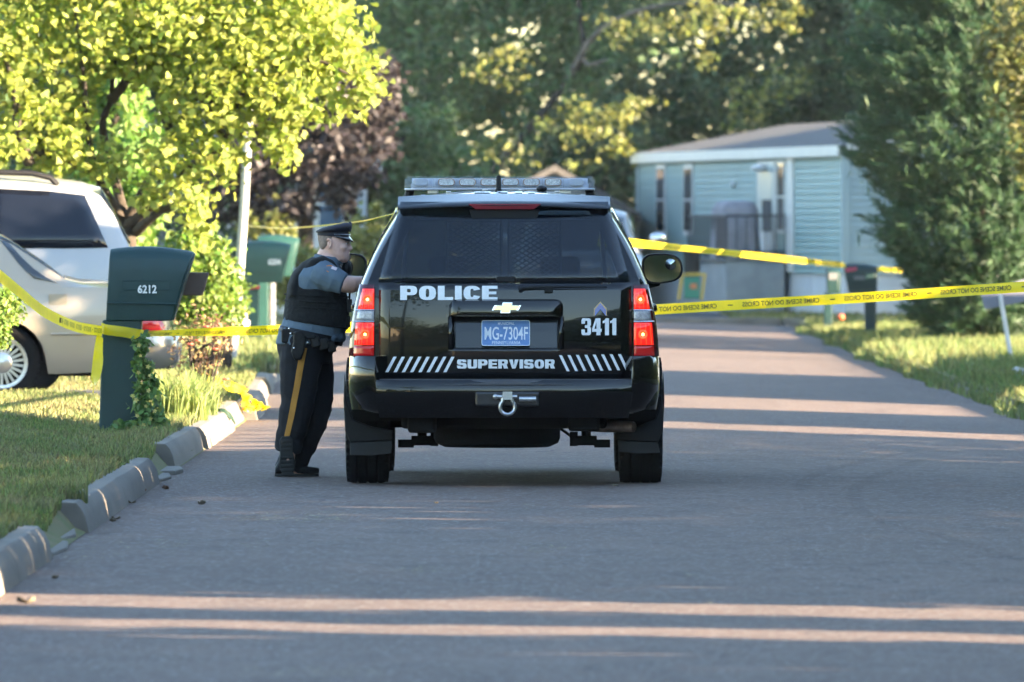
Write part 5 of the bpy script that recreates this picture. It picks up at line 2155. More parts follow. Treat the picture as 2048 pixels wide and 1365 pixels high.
ob = mb.build('orange_ball', pm('orange_plastic', (0.6, 0.12, 0.04), .5), None, smooth=True)
ob.location = b0
tag(ob, 'small orange ball in the grass behind the right mailboxes', 'ball')
mb = MB()
for k in range(5):
    mb.ball((.02 * math.cos(k * 2.3), .02 * math.sin(k * 2.1), .035 + .006 * k), (.05, .04, .035), 7, 5)
lt = mb.build('paper_litter', pm('crumpled_paper', (0.55, 0.55, 0.58), .8), None)
lt.location = at(2037, 752, 108)
tag(lt, 'crumpled white paper in the grass at the right edge', 'litter')

# ------------------------------------------------------------------ crime tape
M_tape = pm('yellow_barrier_tape', (0.78, 0.60, 0.02), .35, transl=.35, var=.1, vscale=6)
M_tape_ink = pm('tape_ink', (0.10, 0.085, 0.02), .6)
PHRASE = 'CRIME SCENE DO NOT CROSS'


def spline(P, n):
    P = [Vector(p) for p in P]
    out = []
    Q = [P[0] + (P[0] - P[1])] + P + [P[-1] + (P[-1] - P[-2])]
    for i in range(1, len(Q) - 2):
        for k in range(n):
            t = k / n
            a, b, c, d = Q[i - 1], Q[i], Q[i + 1], Q[i + 2]
            out.append(.5 * ((2 * b) + (c - a) * t + (2 * a - 5 * b + 4 * c - d) * t * t + (3 * b - a - 3 * c + d) * t * t * t))
    out.append(P[-1])
    return out


def tape(P, label, width=.075, twist=None, text=True, mirror=True, phase=0.0, n=10, name='barrier_tape', period=.80):
    pts = spline(P, n)
    base = Vector(P[0])
    L_ = [0.0]
    for a, b in zip(pts, pts[1:]):
        L_.append(L_[-1] + (b - a).length)
    tot = L_[-1]

    def frame(s):
        s = max(0, min(tot - 1e-6, s))
        i = 0
        lo_, hi_ = 0, len(L_) - 2
        while lo_ < hi_:
            mid = (lo_ + hi_ + 1) // 2
            if L_[mid] <= s:
                lo_ = mid
            else:
                hi_ = mid - 1
        i = lo_
        k = (s - L_[i]) / max(1e-9, L_[i + 1] - L_[i])
        p = pts[i].lerp(pts[i + 1], k)
        t = (pts[min(i + 2, len(pts) - 1)] - pts[max(0, i - 1)]).normalized()
        up = Vector((0, 0, 1)) - t * t.z
        up = up.normalized() if up.length > .05 else Vector((0, 1, 0))
        nrm = t.cross(up)
        a = twist(s / tot) if twist else 0.0
        u2 = up * math.cos(a) + nrm * math.sin(a)
        return p, u2, t.cross(u2)
    mb = MB()
    st = max(24, int(tot / .06))
    st = min(st, 700)
    rows = []
    for i in range(st + 1):
        s = tot * i / st
        p, u, nn_ = frame(s)
        rp_ = .004 * math.sin(s * 9.0) + .003 * math.sin(s * 23)
        rows.append([tuple(p - base - u * width / 2), tuple(p - base + nn_ * rp_), tuple(p - base + u * width / 2)])
    mb.rings(rows, False, False)
    o = mb.build(name, M_tape, None, smooth='all', fixn=False)
    o.location = base
    tag(o, label, 'tape', 'strips of yellow barrier tape')
    if text:
        co, fs, w = text_mesh(PHRASE, width * .46, .60 * period / .8, .02, mirror=mirror)
        V, F = [], []
        s0 = phase
        while s0 + w < tot:
            b = len(V)
            for c_ in co:
                p, u, nn_ = frame(s0 + c_[0])
                side = -1 if nn_.y > 0 else 1
                V.append(tuple(p - base + u * (c_[1] - width * .23) + nn_ * (side * .0075)))
            F.extend([tuple(b + i for i in f) for f in fs])
            # the dash between the phrases
            bb = len(V)
            for du, dv in ((-.115, -.004), (-.075, -.004), (-.075, .004), (-.115, .004)):
                p, u, nn_ = frame(s0 + du)
                side = -1 if nn_.y > 0 else 1
                V.append(tuple(p - base + u * dv + nn_ * (side * .0075)))
            F.append((bb, bb + 1, bb + 2, bb + 3))
            s0 += period
        me = bpy.data.meshes.new('lettering')
        me.from_pydata(V, [], F)
        me.materials.append(M_tape_ink)
        tag(link('lettering', me, o), kind='stuff')
    return o


tape([at(287, 668, 73.84), at(350, 666, 74.6), at(560, 660, 75.6), at(900, 646, 75.6), at(1320, 619, 74.8), at(1700, 597, 74.2), at(2048, 574, 73.4), at(2260, 560, 72.9)],
     'long yellow crime scene tape strung across the road in front of the police vehicle', phase=.12, twist=lambda k: (.95 if k < .04 else .95 * (1 - smoothstep(.04, .34, k))))
tape([at(204, 663, 73.8), at(150, 653, 71.5), at(90, 625, 67), at(40, 585, 62), at(-10, 545, 58), at(-150, 440, 52.0)],
     'yellow tape sagging from the numbered mailbox to the left edge', phase=.1, mirror=False)
tape([at(201, 656, 73.83), at(214, 660, 73.80), at(245, 664, 73.79), at(275, 669, 73.78), at(288, 671, 73.83)],
     'yellow tape wrapped across the post of the numbered mailbox', phase=.02, n=8)
tape([at(200, 672, 73.8), at(197, 700, 73.74), at(195, 730, 73.72), at(190, 760, 73.7), at(186, 786, 73.7)],
     'loose end of yellow tape hanging beside the numbered mailbox', twist=lambda k: .5 + 1.0 * k, phase=.02, n=8, mirror=False)
tape([at(1196, 482, 67.3), at(1270, 487, 77), at(1480, 508.5, 115), at(1690, 531, 156.8)],
     'yellow tape running from the police vehicle to the right-hand mailboxes', phase=.3, n=16, twist=lambda k: .3 + .5 * math.sin(k * 5))
tape([at(1752, 540, 156.9), at(1768, 539, 157.6), at(1790, 541, 158.5), at(1812, 540, 159.5)],
     'short piece of yellow tape between the right mailbox and the conifer', text=False)
tape([at(815, 421, 67.2), at(766, 433, 72), at(707, 445, 82), at(570, 457, 100), at(490, 452, 111.9)],
     'thin yellow tape running from the white pole to the far side of the police vehicle', n=16, text=False, width=.035, twist=lambda k: 1.3 + .12 * math.sin(9 * k))
# the heap on the kerb and road
P = [at(388, 742, 84), at(410, 752, 84.5), at(436, 765, 85.5), at(455, 773, 86), at(474, 778, 86.5), at(488, 783, 86.8), at(493, 796, 86.6), at(489, 808, 86.5), at(499, 814, 86.4), at(505, 806, 86.9), at(515, 812, 86.6), at(526, 816, 87.0), at(534, 818, 86.8)]
tape(P, 'crumpled yellow tape lying over the kerb near the officer', twist=lambda k: .9 + 1.3 * math.sin(k * 21), text=True, phase=.05, n=9)
P = [at(462, 772, 87), at(484, 780, 87.2), at(497, 790, 87.0), at(484, 800, 86.9), at(500, 806, 86.7), at(488, 817, 86.5), at(507, 817, 86.6), at(518, 809, 87)]
tape(P, 'second crumple of yellow tape heaped against the sunlit kerb', twist=lambda k: 1.2 * math.sin(k * 27), text=True, phase=.03, n=9)

# ------------------------------------------------------------------ leaves and small debris on the road
M_dead = pm('dead_leaf', (0.16, 0.08, 0.045), .8, var=.3, vscale=30)
M_dead2 = pm('pale_dead_leaf', (0.20, 0.16, 0.11), .8, var=.3, vscale=30)
leaf_spots = [(330, 985, 65.6, M_dead, .07, 'reddish dead leaf on the road below the broken kerb'), (405, 1017, 62, M_dead2, .075, 'curled pale leaf alone on the road left of the police vehicle'), (225, 1052, 57, M_dead2, .06, 'pale dead leaf by the foot of the left kerb'),
              (232, 1047, 57.5, M_dead2, .05, 'smaller pale leaf touching the leaf by the left kerb'), (52, 1218, 43.6, M_dead2, .08, 'crumpled leaf in the sunny strip at the bottom left'), (286, 990, 63, M_dead, .05, 'brown leaf tight against the left kerb'), (1232, 982, 63.6, M_dead2, .04, 'small pale leaf behind the right rear tyre'),
              (872, 1016, 60.3, M_dead2, .03, 'tiny pale scrap on the road behind the police vehicle'), (263, 1014, 60, M_dead2, .05, 'dead leaf lying midway along the left kerb'), (110, 1168, 47.2, M_dead2, .05, 'leaf beside the nearest kerb stone')]
for (a, b, Y, m_, sz, lab) in leaf_spots:
    p = at(a, b, 1.0)
    Y = 1.62 * FPX / (b - 459.0)
    p = at(a, b, Y)
    mb = MB()
    n_ = 6
    sz *= .62
    mb.grid([i / n_ for i in range(n_ + 1)], [-1, 0, 1], lambda u, v: (sz * (u - .5) * 1.6, v * sz * .5 * math.sin(math.pi * min(.98, max(.05, u))) ** .7, .004 + sz * .22 * (2 * u - 1) ** 2 + sz * .30 * abs(v) * (1 + .5 * math.sin(9 * u))))
    o = mb.build('fallen_leaf', m_, None, smooth='all', solid=.002)
    o.location = (p.x, p.y, road_z(p.x, p.y) + .004)
    o.rotation_euler = (R(random.uniform(-12, 12)), 0, random.uniform(0, 6))
    tag(o, lab, 'leaf', 'fallen leaves on the road')
# ------------------------------------------------------------------ houses
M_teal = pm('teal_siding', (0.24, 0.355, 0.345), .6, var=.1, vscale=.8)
M_teal_lit = pm('lit_teal_siding', (0.38, 0.48, 0.50), .6, var=.08, vscale=.8)  # end wall's brighter light put into the teal
M_white_trim = pm('white_trim', (0.66, 0.66, 0.64), .5, var=.08, vscale=3)
M_skirt = pm('white_skirting', (0.60, 0.62, 0.66), .6, var=.1, vscale=2)
M_shingle = pm('grey_shingles', (0.115, 0.108, 0.105), .9, var=.35, vscale=3, stretch=(1, 1, 6), bump=.4, bscale=20)
M_pane = pm('dark_window_pane', (0.025, 0.035, 0.04), .08, spec=.7)
M_screen = pm('storm_door_panel', (0.42, 0.50, 0.50), .3)
M_wood_grey = pm('weathered_grey_boards', (0.20, 0.20, 0.20), .85, var=.3, vscale=4)
M_dark_iron = pm('dark_iron', (0.03, 0.032, 0.036), .6)
M_cover = pm('grey_canvas_cover', (0.30, 0.29, 0.32), .85, var=.25, vscale=4, bump=.4, bscale=6)
M_step = pm('grey_concrete_step', (0.36, 0.38, 0.39), .9, var=.2, vscale=3)


def home(name, label, A, az, length, width, floor, eave, ridge, wall_m, end_m, roof_m, board=.0, cat='house', skirt_m=None, overhang=.25, trim_m=None):
    trim_m = trim_m or M_white_trim
    """A: near corner on the ground; the long wall runs along azimuth az, the house lies to the right of it"""
    root = empty(name, A)
    d = Vector((math.cos(az), math.sin(az), 0))
    e = Vector((math.sin(az), -math.cos(az), 0))
    up = Vector((0, 0, 1))
    P = lambda s, w, z: tuple(d * s + e * w + up * z)
    tag(root, label, cat)
    mb = MB()
    mb.prism([(0, 0), (length, 0), (length, width), (0, width)], floor, eave, lambda u, v, z: P(u, v, z))
    # gable ends
    for s0, s1 in ((0, .1), (length - .1, length)):
        mb.prism([(0, eave), (width, eave), (width / 2, ridge)], s0, s1, lambda u, v, z: P(z, u, v))
    wall = mb.build('wall', wall_m, root)
    if board:
        z = floor
        while z < eave - .02:
            h = min(board, eave - z)
            mb = MB()
            mb.prism([(0, z), (-.042, z), (-.006, z + h - .001), (0, z + h - .001)], -.03, length + .02, lambda u, v, s: P(s, u, v))
            mb.build('siding_board', wall_m, wall)
            mb = MB()
            mb.prism([(0, z), (-.042, z), (-.006, z + h - .001), (0, z + h - .001)], 0.0, width, lambda u, v, s: P(u, s, v))
            mb.build('siding_board', end_m, wall)
            z += board
    mb = MB()
    mb.prism([(.03, .03), (length - .03, .03), (length - .03, width - .03), (.03, width - .03)], -.3, floor - .002, lambda u, v, z: P(u, v, z))
    sk = mb.build('skirting', skirt_m or wall_m, root)
    if board:
        for k in range(int(width / .2)):
            mb = MB()
            mb.prism([(k * .2 + .01, 0), (k * .2 + .185, 0), (k * .2 + .185, -.012), (k * .2 + .01, -.012)], -.25, floor - .01, lambda u, v, z: P(.03 + v, u, z))
            mb.build('skirting_panel', skirt_m or wall_m, sk)
        for k in range(int(length / .5)):
            mb = MB()
            mb.prism([(k * .5 + .01, 0), (k * .5 + .48, 0), (k * .5 + .48, -.012), (k * .5 + .01, -.012)], -.25, floor - .01, lambda u, v, z: P(u, .03 + v, z))
            mb.build('skirting_panel', skirt_m or wall_m, sk)
    mb = MB()
    o = overhang
    for w0, w1 in ((-o, width / 2), (width + o, width / 2)):
        zz = eave - (ridge - eave) * o / (width / 2)
        mb.add([P(-o, w0, zz), P(length + o, w0, zz), P(length + o, w1, ridge), P(-o, w1, ridge), P(-o, w0, zz + .09), P(length + o, w0, zz + .09), P(length + o, w1, ridge + .09), P(-o, w1, ridge + .09)],
               [(0, 1, 2, 3), (4, 7, 6, 5), (0, 4, 5, 1), (1, 5, 6, 2), (2, 6, 7, 3), (3, 7, 4, 0)])
    rf = mb.build('roof', roof_m, root)
    for w0 in (-o - .02, width + o + .02):
        mb = MB()
        zz = eave - (ridge - eave) * o / (width / 2)
        mb.prism([(-o - .02, w0 - .02), (length + o + .02, w0 - .02), (length + o + .02, w0 + .02), (-o - .02, w0 + .02)], zz - .11, zz + .085, lambda u, v, z: P(u, v, z))
        mb.build('fascia', trim_m, rf)
    for (w0, w1) in ((0, width / 2), (width, width / 2)):
        mb = MB()
        mb.prism([(w0, eave - .05), (w1, ridge - .05), (w1, ridge + .09), (w0, eave + .09)], -o - .045, -o - .012, lambda u, v, s: P(s, u, v))
        mb.build('rake_board', trim_m, rf)
    for (s0, w0) in ((0, 0), (length, 0), (0, width)):
        mb = MB()
        mb.prism([(s0 - .07, w0 - .07), (s0 + .07, w0 - .07), (s0 + .07, w0 + .07), (s0 - .07, w0 + .07)], floor, eave - .01, lambda u, v, z: P(u, v, z))
        mb.build('corner_trim', end_m, root)
    return root, P


def window(root, P, s0, s1, z0, z1, sash=True, end=False, glass=None, frame=.09):
    Q = (lambda u, v, z: P(u, -v, z)) if not end else (lambda u, v, z: P(-v, u, z))
    mb = MB()
    mb.prism([(s0 - frame, .0), (s1 + frame, .0), (s1 + frame, .05), (s0 - frame, .05)], z0 - frame, z1 + frame, Q)
    w = mb.build('window', M_white_trim, root)
    mb = MB()
    if sash:
        zm = (z0 + z1) / 2
        for a, b in ((z0, zm - .02), (zm + .02, z1)):
            mb = MB()
            mb.prism([(s0, .03), (s1, .03), (s1, .058), (s0, .058)], a, b, Q)
            mb.build('pane', glass or M_pane, w)
    else:
        mb.prism([(s0, .03), (s1, .03), (s1, .058), (s0, .058)], z0, z1, Q)
        mb.build('pane', glass or M_pane, w)
    return w


HA = Vector((6.16, 190.0, -0.05))
HB = Vector((2.62, 210.6, -0.05))
hv = HB - HA
haz = math.atan2(hv.y, hv.x)
hl = hv.length
house, HP = home('mobile_home', 'teal sided mobile home with grey roof behind the right-hand mailboxes', HA, haz, hl, 6.2, .82, 3.14, 3.72, M_teal, M_teal_lit, M_shingle, board=.125, skirt_m=M_skirt, overhang=.12)


def along(px):
    """how far along the teal wall a photo column lies"""
    lo_, hi_ = 0.0, hl
    for _ in range(40):
        m = (lo_ + hi_) / 2
        p = HA + hv.normalized() * m
        if 1024 + FPX * p.x / p.y > px:
            lo_ = m
        else:
            hi_ = m
    return lo_


def wz(py, s):
    Y = (HA + hv.normalized() * s).y
    return CAM_H - (py - 459) / FPX * Y - HA.z


for (pa_, pb_) in ((1316, 1335), (1371, 1390)):
    s0, s1 = along(pb_), along(pa_)
    window(house, HP, s0 + .12, s1 - .12, wz(462, s0), wz(338, s0))
s0, s1 = along(1556), along(1520)
mb = MB()
mb.prism([(s0, 0), (s1, 0), (s1, .06), (s0, .06)], wz(520, s0), wz(322, s0), lambda u, v, z: HP(u, -v, z))
dr = mb.build('door', M_white_trim, house)
mb = MB()
mb.prism([(s0 + .2, .05), (s1 - .2, .05), (s1 - .2, .075), (s0 + .2, .075)], wz(460, s0), wz(332, s0), lambda u, v, z: HP(u, -v, z))
mb.build('storm_panel', M_screen, dr)
mb = MB()
mb.prism([(s0 + .25, .05), (s1 - .6, .05), (s1 - .6, .08), (s0 + .25, .08)], wz(462, s0), wz(400, s0), lambda u, v, z: HP(u, -v, z))
mb.build('pane', M_pane, dr)
mb = MB()
p = HP((s0 + s1) / 2, -.16, wz(336, s0))
mb.ball(p, (.2, .2, .08))
mb.build('porch_lamp', M_white_trim, house, smooth=True)
s0, s1 = along(1591), along(1578)
mb = MB()
mb.prism([(s0, 0), (s1, 0), (s1, .055), (s0, .055)], .84, 3.1, lambda u, v, z: HP(u, -v, z))
mb.build('trim_panel', M_white_trim, house)
s0, s1 = along(1573), along(1560)
window(house, HP, s0 + .05, s1 - .02, wz(460, s0), wz(328, s0), frame=.07)
mb = MB()
mb.ball(HP(along(1473), -.05, wz(369, along(1473))), .07)
mb.build('wall_lamp', M_white_trim, house, smooth=True)

# porch in front of the door
pr0, pr1 = along(1580), along(1500)
porch = empty('porch', Vector(HP((pr0 + pr1) / 2, -.9, 0)) + HA)
tag(porch, 'grey porch with dark railing in front of the teal mobile home', 'porch')
PW = lambda s, w, z: tuple(Vector(HP(s, w, z)) + HA - porch.location)
deck_z = wz(517, pr0)
nb = 14
for k in range(nb):
    mb = MB()
    a = lerp(pr0, pr1, k / nb)
    b = lerp(pr0, pr1, (k + 1) / nb) - .015
    mb.prism([(a, -.06), (b, -.06), (b, -1.3), (a, -1.3)], deck_z - .05, deck_z, lambda u, v, z: PW(u, v, z))
    mb.build('deck_plank', M_wood_grey, porch)
mb = MB()
mb.prism([(pr0 + .05, -.1), (pr1 - .05, -.1), (pr1 - .05, -1.22), (pr0 + .05, -1.22)], -.2, deck_z - .06, lambda u, v, z: PW(u, v, z))
mb.build('porch_base', M_step, porch)
rail_top = wz(432, pr0)
runs = [((pr0, -1.22), (pr1, -1.22)), ((pr0, -.1), (pr0, -1.22))]
for (a, b) in runs:
    for zz in (rail_top, deck_z + .12):
        mb = MB()
        mb.tube([PW(a[0], a[1], zz), PW(b[0], b[1], zz)], .025, 6)
        mb.build('rail', M_dark_iron, porch)
    ln = math.hypot(b[0] - a[0], b[1] - a[1])
    nbal = int(ln / .17)
    for k in range(nbal + 1):
        u = k / nbal
        mb = MB()
        s_, w_ = lerp(a[0], b[0], u), lerp(a[1], b[1], u)
        mb.tube([PW(s_, w_, deck_z), PW(s_, w_, rail_top)], .012, 5)
        mb.build('baluster', M_dark_iron, porch)
for k in range(4):
    mb = MB()
    sA = pr1 + .02 + k * .3
    mb.prism([(sA, -.5), (sA + .31, -.5), (sA + .31, -1.22), (sA, -1.22)], -.2, deck_z - .2 * (k + 1), lambda u, v, z: PW(u, v, z))
    mb.build('step', M_step, porch)
# covered barbecue on the porch
cv_s = along(1552)
cvr = empty('covered_grill', Vector(HP(cv_s, -.80, deck_z)) + HA)
tag(cvr, 'bulky object under a grey canvas cover on the porch', 'grill cover')
mb = MB()
H_ = wz(402, cv_s) - deck_z
d_, e_ = hv.normalized(), Vector((hv.y, -hv.x, 0)).normalized()
rs = []
for (z, r, w_) in ((0, .55, .44), (.15, .56, .45), (H_ * .6, .52, .42), (H_ * .85, .5, .40), (H_ * .97, .42, .33), (H_, .25, .18)):
    ring = []
    for k in range(24):
        a = 2 * math.pi * k / 24
        q = 1 + .05 * math.sin(k * 2.6 + z * 2)
        ca, sa = math.copysign(abs(math.cos(a)) ** .6, math.cos(a)), math.copysign(abs(math.sin(a)) ** .6, math.sin(a))
        ring.append(tuple(d_ * (r * ca * q) + e_ * (w_ * sa * q) + Vector((0, 0, z))))
    rs.append(ring)
mb.rings(rs)
mb.build('cover', M_cover, cvr, smooth=60)
mb = MB()
for a_ in (-.4, .4):
    for b_ in (-.35, .35):
        mb.tube([d_ * a_ + e_ * b_ + Vector((0, 0, -.0)), d_ * a_ + e_ * b_ + Vector((0, 0, .2))], .03, 6)
mb.build('frame', M_dark_iron, cvr)
# green and yellow play box, dark bin by the steps
pb = empty('play_box', at(1378, 600, 190.0))
tag(pb, 'green and yellow plastic toy box on the drive before the porch', 'toy')
mb = MB()
mb.box((0.05, 0, .22), (.30, .3, .40))
mb.build('box', pm('green_plastic', (0.03, 0.22, 0.15), .5), pb, bevel=.02)
mb = MB()
for x_ in (-.16, .26):
    mb.box((x_, -.1, .24), (.05, .12, .5), (0, R(8), 0))
mb.box((.05, -.1, .47), (.5, .12, .05))
mb.build('yellow_frame', pm('yellow_plastic', (0.55, 0.38, 0.05), .5), pb, bevel=.01)
mb = MB()
mb.box((.08, -.16, .25), (.12, .02, .1))
mb.build('decal', pm('orange_decal', (0.6, 0.2, 0.08), .5), pb)
mb = MB()
mb.rings([[(.16 * math.cos(2 * math.pi * k / 14) * q, .16 * math.sin(2 * math.pi * k / 14) * q, z) for k in range(14)] for z, q in ((0, .85), (.75, 1.0), (.78, 1.08), (.83, 1.08), (.88, .8))])
bn = mb.build('bin', pm('black_bin_plastic', (0.015, 0.018, 0.02), .6), None, smooth=40)
bn.location = at(1384, 588, 193.5)
tag(bn, 'dark bin standing behind the toy box by the teal house', 'bin')

# pale house behind the officer and grey gable behind the lightbar
M_pale = pm('pale_blue_siding', (0.42, 0.47, 0.52), .6, var=.06, vscale=1)
ha = at(722, 600, 196.0)
ha.z = -.05
pale, PP = home('pale_house', 'pale blue house partly hidden behind the purple tree', ha + Vector((-5.4, 0, 0)), R(90), 12, 5.4, .7, 3.0, 4.2, M_pale, M_pale, M_shingle, board=.14, skirt_m=M_skirt)
window(pale, PP, 5.0 - .42, 5.0 + .05, 1.7, 2.55, end=True, glass=pm('blue_pane', (0.06, 0.12, 0.2), .1))
window(pale, PP, 2.0, 2.8, 1.6, 2.5, end=True)
mb = MB()
b0 = at(627, 640, 190.0)
mb.box((0, 0, 1.1), (.22, .12, 2.7))
wp = mb.build('white_post', M_white_paint, None, bevel=.01)
wp.location = b0
tag(wp, 'thick white post in front of the pale blue house', 'post')
wbx = MB()
b0 = at(606, 560, 188.0)
wbx.box((0, 0, .38), (.9, .6, .76))
wo = wbx.build('white_bin', M_white_paint, None, bevel=.05, seg=3)
b0.z = -.04
wo.location = b0
tag(wo, 'white utility box low beside the pale blue house', 'box')
gA = at(965, 640, 207.0)
gA.z = -.05
shed, SP = home('grey_house', 'small grey gabled house behind the light bar of the police vehicle', gA, R(90), 8, 2.9, .3, 2.05, 2.86, pm('grey_siding', (0.30, 0.31, 0.32), .7), pm('grey_siding', (0.3, 0.31, 0.32), .7), M_shingle, board=0, trim_m=M_shingle)

# unseen homes added on the right to shade the street, and one behind
M_cream = pm('cream_siding', (0.55, 0.47, 0.33), .7, var=.08, vscale=1)
for (y0, y1, x0, ev, rg_, lab, mt) in ((83.0, 88.0, 10.6, 2.75, 3.3, 'unseen cream bungalow added on the right to cast shade', M_cream), (97.0, 104.5, 8.3, 2.8, 3.4, 'unseen pale blue bungalow added on the second plot to cast shade', M_pale), (105.2, 112.6, 8.3, 2.8, 3.4, 'unseen white bungalow added on the third plot to cast shade', M_white_trim)):
    hm, hp_ = home('bungalow', lab, Vector((x0, y1, -.05)), R(0), 14, y1 - y0, .5, ev, rg_, mt, mt, M_shingle)
    window(hm, hp_, 1.2, 2.2, 1.2, 2.2, end=True)
hm, hp_ = home('bungalow', 'cream gabled house on the left behind the photographer', Vector((-12.5, 6, 0.1)), R(180), 12, 7.5, .4, 2.7, 4.3, M_cream, M_cream, M_shingle)
window(hm, hp_, 2.0, 3.2, 1.2, 2.2, end=True)

# ------------------------------------------------------------------ foliage tools
QUAD = np.array([(-.5, -.5), (.5, -.5), (.5, .5), (-.5, .5)])
DIAM = np.array([(0, -.6), (.32, -.05), (0, .6), (-.32, -.05)])
MAPLE = np.array([(0, -.45), (.42, -.32), (.52, .05), (.22, .22), (0, .62), (-.22, .22), (-.52, .05), (-.42, -.32)])
OVAL = np.array([(0, -.55), (.26, -.22), (.28, .15), (0, .6), (-.28, .15), (-.26, -.22)])


def unit(a):
    return a / np.maximum(1e-9, np.linalg.norm(a, axis=1))[:, None]


def leaves_geo(c, size, tmpl, up_bias=.5, out=None, jitter=.4, tip=None):
    n = len(c)
    nr = rng.normal(0, 1, (n, 3))
    nr[:, 2] += up_bias
    if out is not None:
        nr += out
    nr = unit(nr)
    if tip is None:
        t = rng.normal(0, 1, (n, 3))
        t[:, 2] -= .6
    else:
        t = tip + rng.normal(0, .25, (n, 3))
    t = unit(t - nr * np.sum(t * nr, 1)[:, None])
    r = np.cross(t, nr)
    s = size * rng.uniform(1 - jitter, 1 + jitter, n)
    k = len(tmpl)
    v = c[:, None, :] + (r[:, None, :] * tmpl[None, :, 0:1] + t[:, None, :] * tmpl[None, :, 1:2]) * s[:, None, None]
    # fold along the midrib
    v = v + nr[:, None, :] * (np.abs(tmpl[None, :, 0:1]) * .35) * s[:, None, None]
    return v.reshape(-1, 3), k


def cloud(blobs, n, clumps=26, clump_r=.22, shell=.55):
    """blobs: (centre, (rx, ry, rz)); points gathered in clumps towards the outside of each blob"""
    w = np.array([(b[1][0] * b[1][1] * b[1][2]) ** .66 for b in blobs])
    w = w / w.sum()
    P, Oo = [], []
    for (c, r), wi in zip(blobs, w):
        m = max(8, int(n * wi))
        k = max(4, int(clumps))
        d = unit(rng.normal(0, 1, (k, 3)))
        rad = shell + (1 - shell) * rng.uniform(0, 1, k) ** .6
        cc = d * rad[:, None]
        idx = rng.integers(0, k, m)
        q = cc[idx] + rng.normal(0, clump_r, (m, 3))
        P.append(np.array(c)[None, :] + q * np.array(r)[None, :])
        Oo.append(unit(q) * .7)
    return np.concatenate(P), np.concatenate(Oo)


def crown(name, blobs, n, size, mat, parent, tmpl=DIAM, clumps=26, clump_r=.2, shell=.55, up_bias=.6, origin=(0, 0, 0), keep=None):
    c, o = cloud(blobs, n, clumps, clump_r, shell)
    ok = c[:, 2] > .12
    if keep is not None:
        ok &= keep(c)
    c, o = c[ok], o[ok]
    c = c - np.array(origin)[None, :]
    v, k = leaves_geo(c, size, tmpl, up_bias, o)
    me = fast_mesh(name, v, len(c), k, mat)
    ob = link(name, me, parent)
    return ob, c


def trunk_mesh(name, pts, radii, mat, parent, origin, n=10):
    mb = MB()
    o = Vector(origin)
    pp = spline(pts, 4)
    rr = []
    for i in range(len(pp)):
        u = i / (len(pp) - 1) * (len(radii) - 1)
        k = min(int(u), len(radii) - 2)
        rr.append(lerp(radii[k], radii[k + 1], u - k) * (1 + .06 * math.sin(i * 2.1)))
    mb.tube([p - o for p in pp], rr, n)
    return mb.build(name, mat, parent, smooth='all')


M_bark = pm('grey_brown_bark', (0.055, 0.042, 0.032), .95, var=.4, vscale=8, bump=.8, bscale=25)
M_bark_pale = pm('pale_bark', (0.20, 0.17, 0.14), .95, var=.4, vscale=6, bump=.8, bscale=20)
M_bark_limb = pm('limb_bark', (0.045, 0.042, 0.035), .95, var=.4, vscale=6, bump=.8, bscale=20)
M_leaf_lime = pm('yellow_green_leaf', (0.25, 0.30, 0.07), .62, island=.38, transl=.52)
M_leaf_mid = pm('mid_green_leaf', (0.090, 0.145, 0.055), .55, island=.45, transl=.35)
M_leaf_dark = pm('dark_green_leaf', (0.074, 0.115, 0.050), .6, island=.45, transl=.25)
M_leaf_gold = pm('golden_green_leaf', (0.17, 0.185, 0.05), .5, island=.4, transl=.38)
M_leaf_olive = pm('olive_leaf', (0.085, 0.095, 0.028), .55, island=.45, transl=.35)
M_leaf_plum = pm('plum_leaf', (0.034, 0.027, 0.029), .5, island=.5, transl=.2)
M_leaf_fir = pm('conifer_needles', (0.034, 0.080, 0.032), .6, island=.45, transl=.2)
M_leaf_firlt = pm('light_conifer_needles', (0.13, 0.22, 0.045), .6, island=.4, transl=.3)
M_leaf_shrub = pm('shrub_leaf', (0.13, 0.20, 0.035), .55, island=.45, transl=.35)
M_leaf_vine = pm('vine_leaf', (0.12, 0.20, 0.055), .5, island=.5, transl=.35)

# the lime-green tree on the left
TY = 98.0
tb = at(262, 770, TY)
tb.z = lawn_l(tb.x, TY)
maple = empty('lime_tree', tb)
tag(maple, 'sunlit yellow-green leafy tree over the parked cars on the left', 'tree')
trk = [tb + Vector((0, 0, -.1)), at(258, 620, TY), at(252, 500, TY), at(250, 452, TY)]
trunk_mesh('trunk', trk, [.15, .12, .11, .10], M_bark, maple, tb)
limbs = [[(250, 452, 0), (275, 400, -.1), (318, 330, -.3), (345, 270, -.4), (372, 235, -.5), (410, 170, -.6)],
         [(250, 455, 0), (300, 415, -.3), (345, 370, -.6), (385, 330, -.8), (440, 300, -.9)],
         [(252, 448, 0), (222, 330, .2), (205, 250, .1), (222, 200, 0), (226, 150, -.1), (240, 60, -.2)],
         [(248, 450, 0), (190, 340, -.3), (175, 240, -.5), (165, 140, -.6), (150, 20, -.6)],
         [(222, 200, 0), (250, 165, -.1), (300, 80, -.1)],
         [(345, 270, -.4), (332, 240, -.4), (325, 200, -.4)],
         [(270, 465, 0), (310, 430, -.5), (340, 415, -.7), (400, 400, -.8)],
         [(400, 180, -.5), (455, 270, -.8), (470, 210, -.8), (520, 150, -.9), (620, 120, -.9), (700, 150, -1.0)],
         [(60, 330, -.8), (35, 250, -.9), (28, 170, -.9), (10, 120, -.9)],
         [(190, 340, -.3), (90, 310, -.7), (40, 280, -.8)]]
for lm in limbs:
    trunk_mesh('branch', [at(a, b, TY + d) for a, b, d in lm], [.055, .042, .032, .022, .014][:max(2, min(5, len(lm)))], M_bark, maple, tb, 8)
s_ = FPX / TY
blb = []
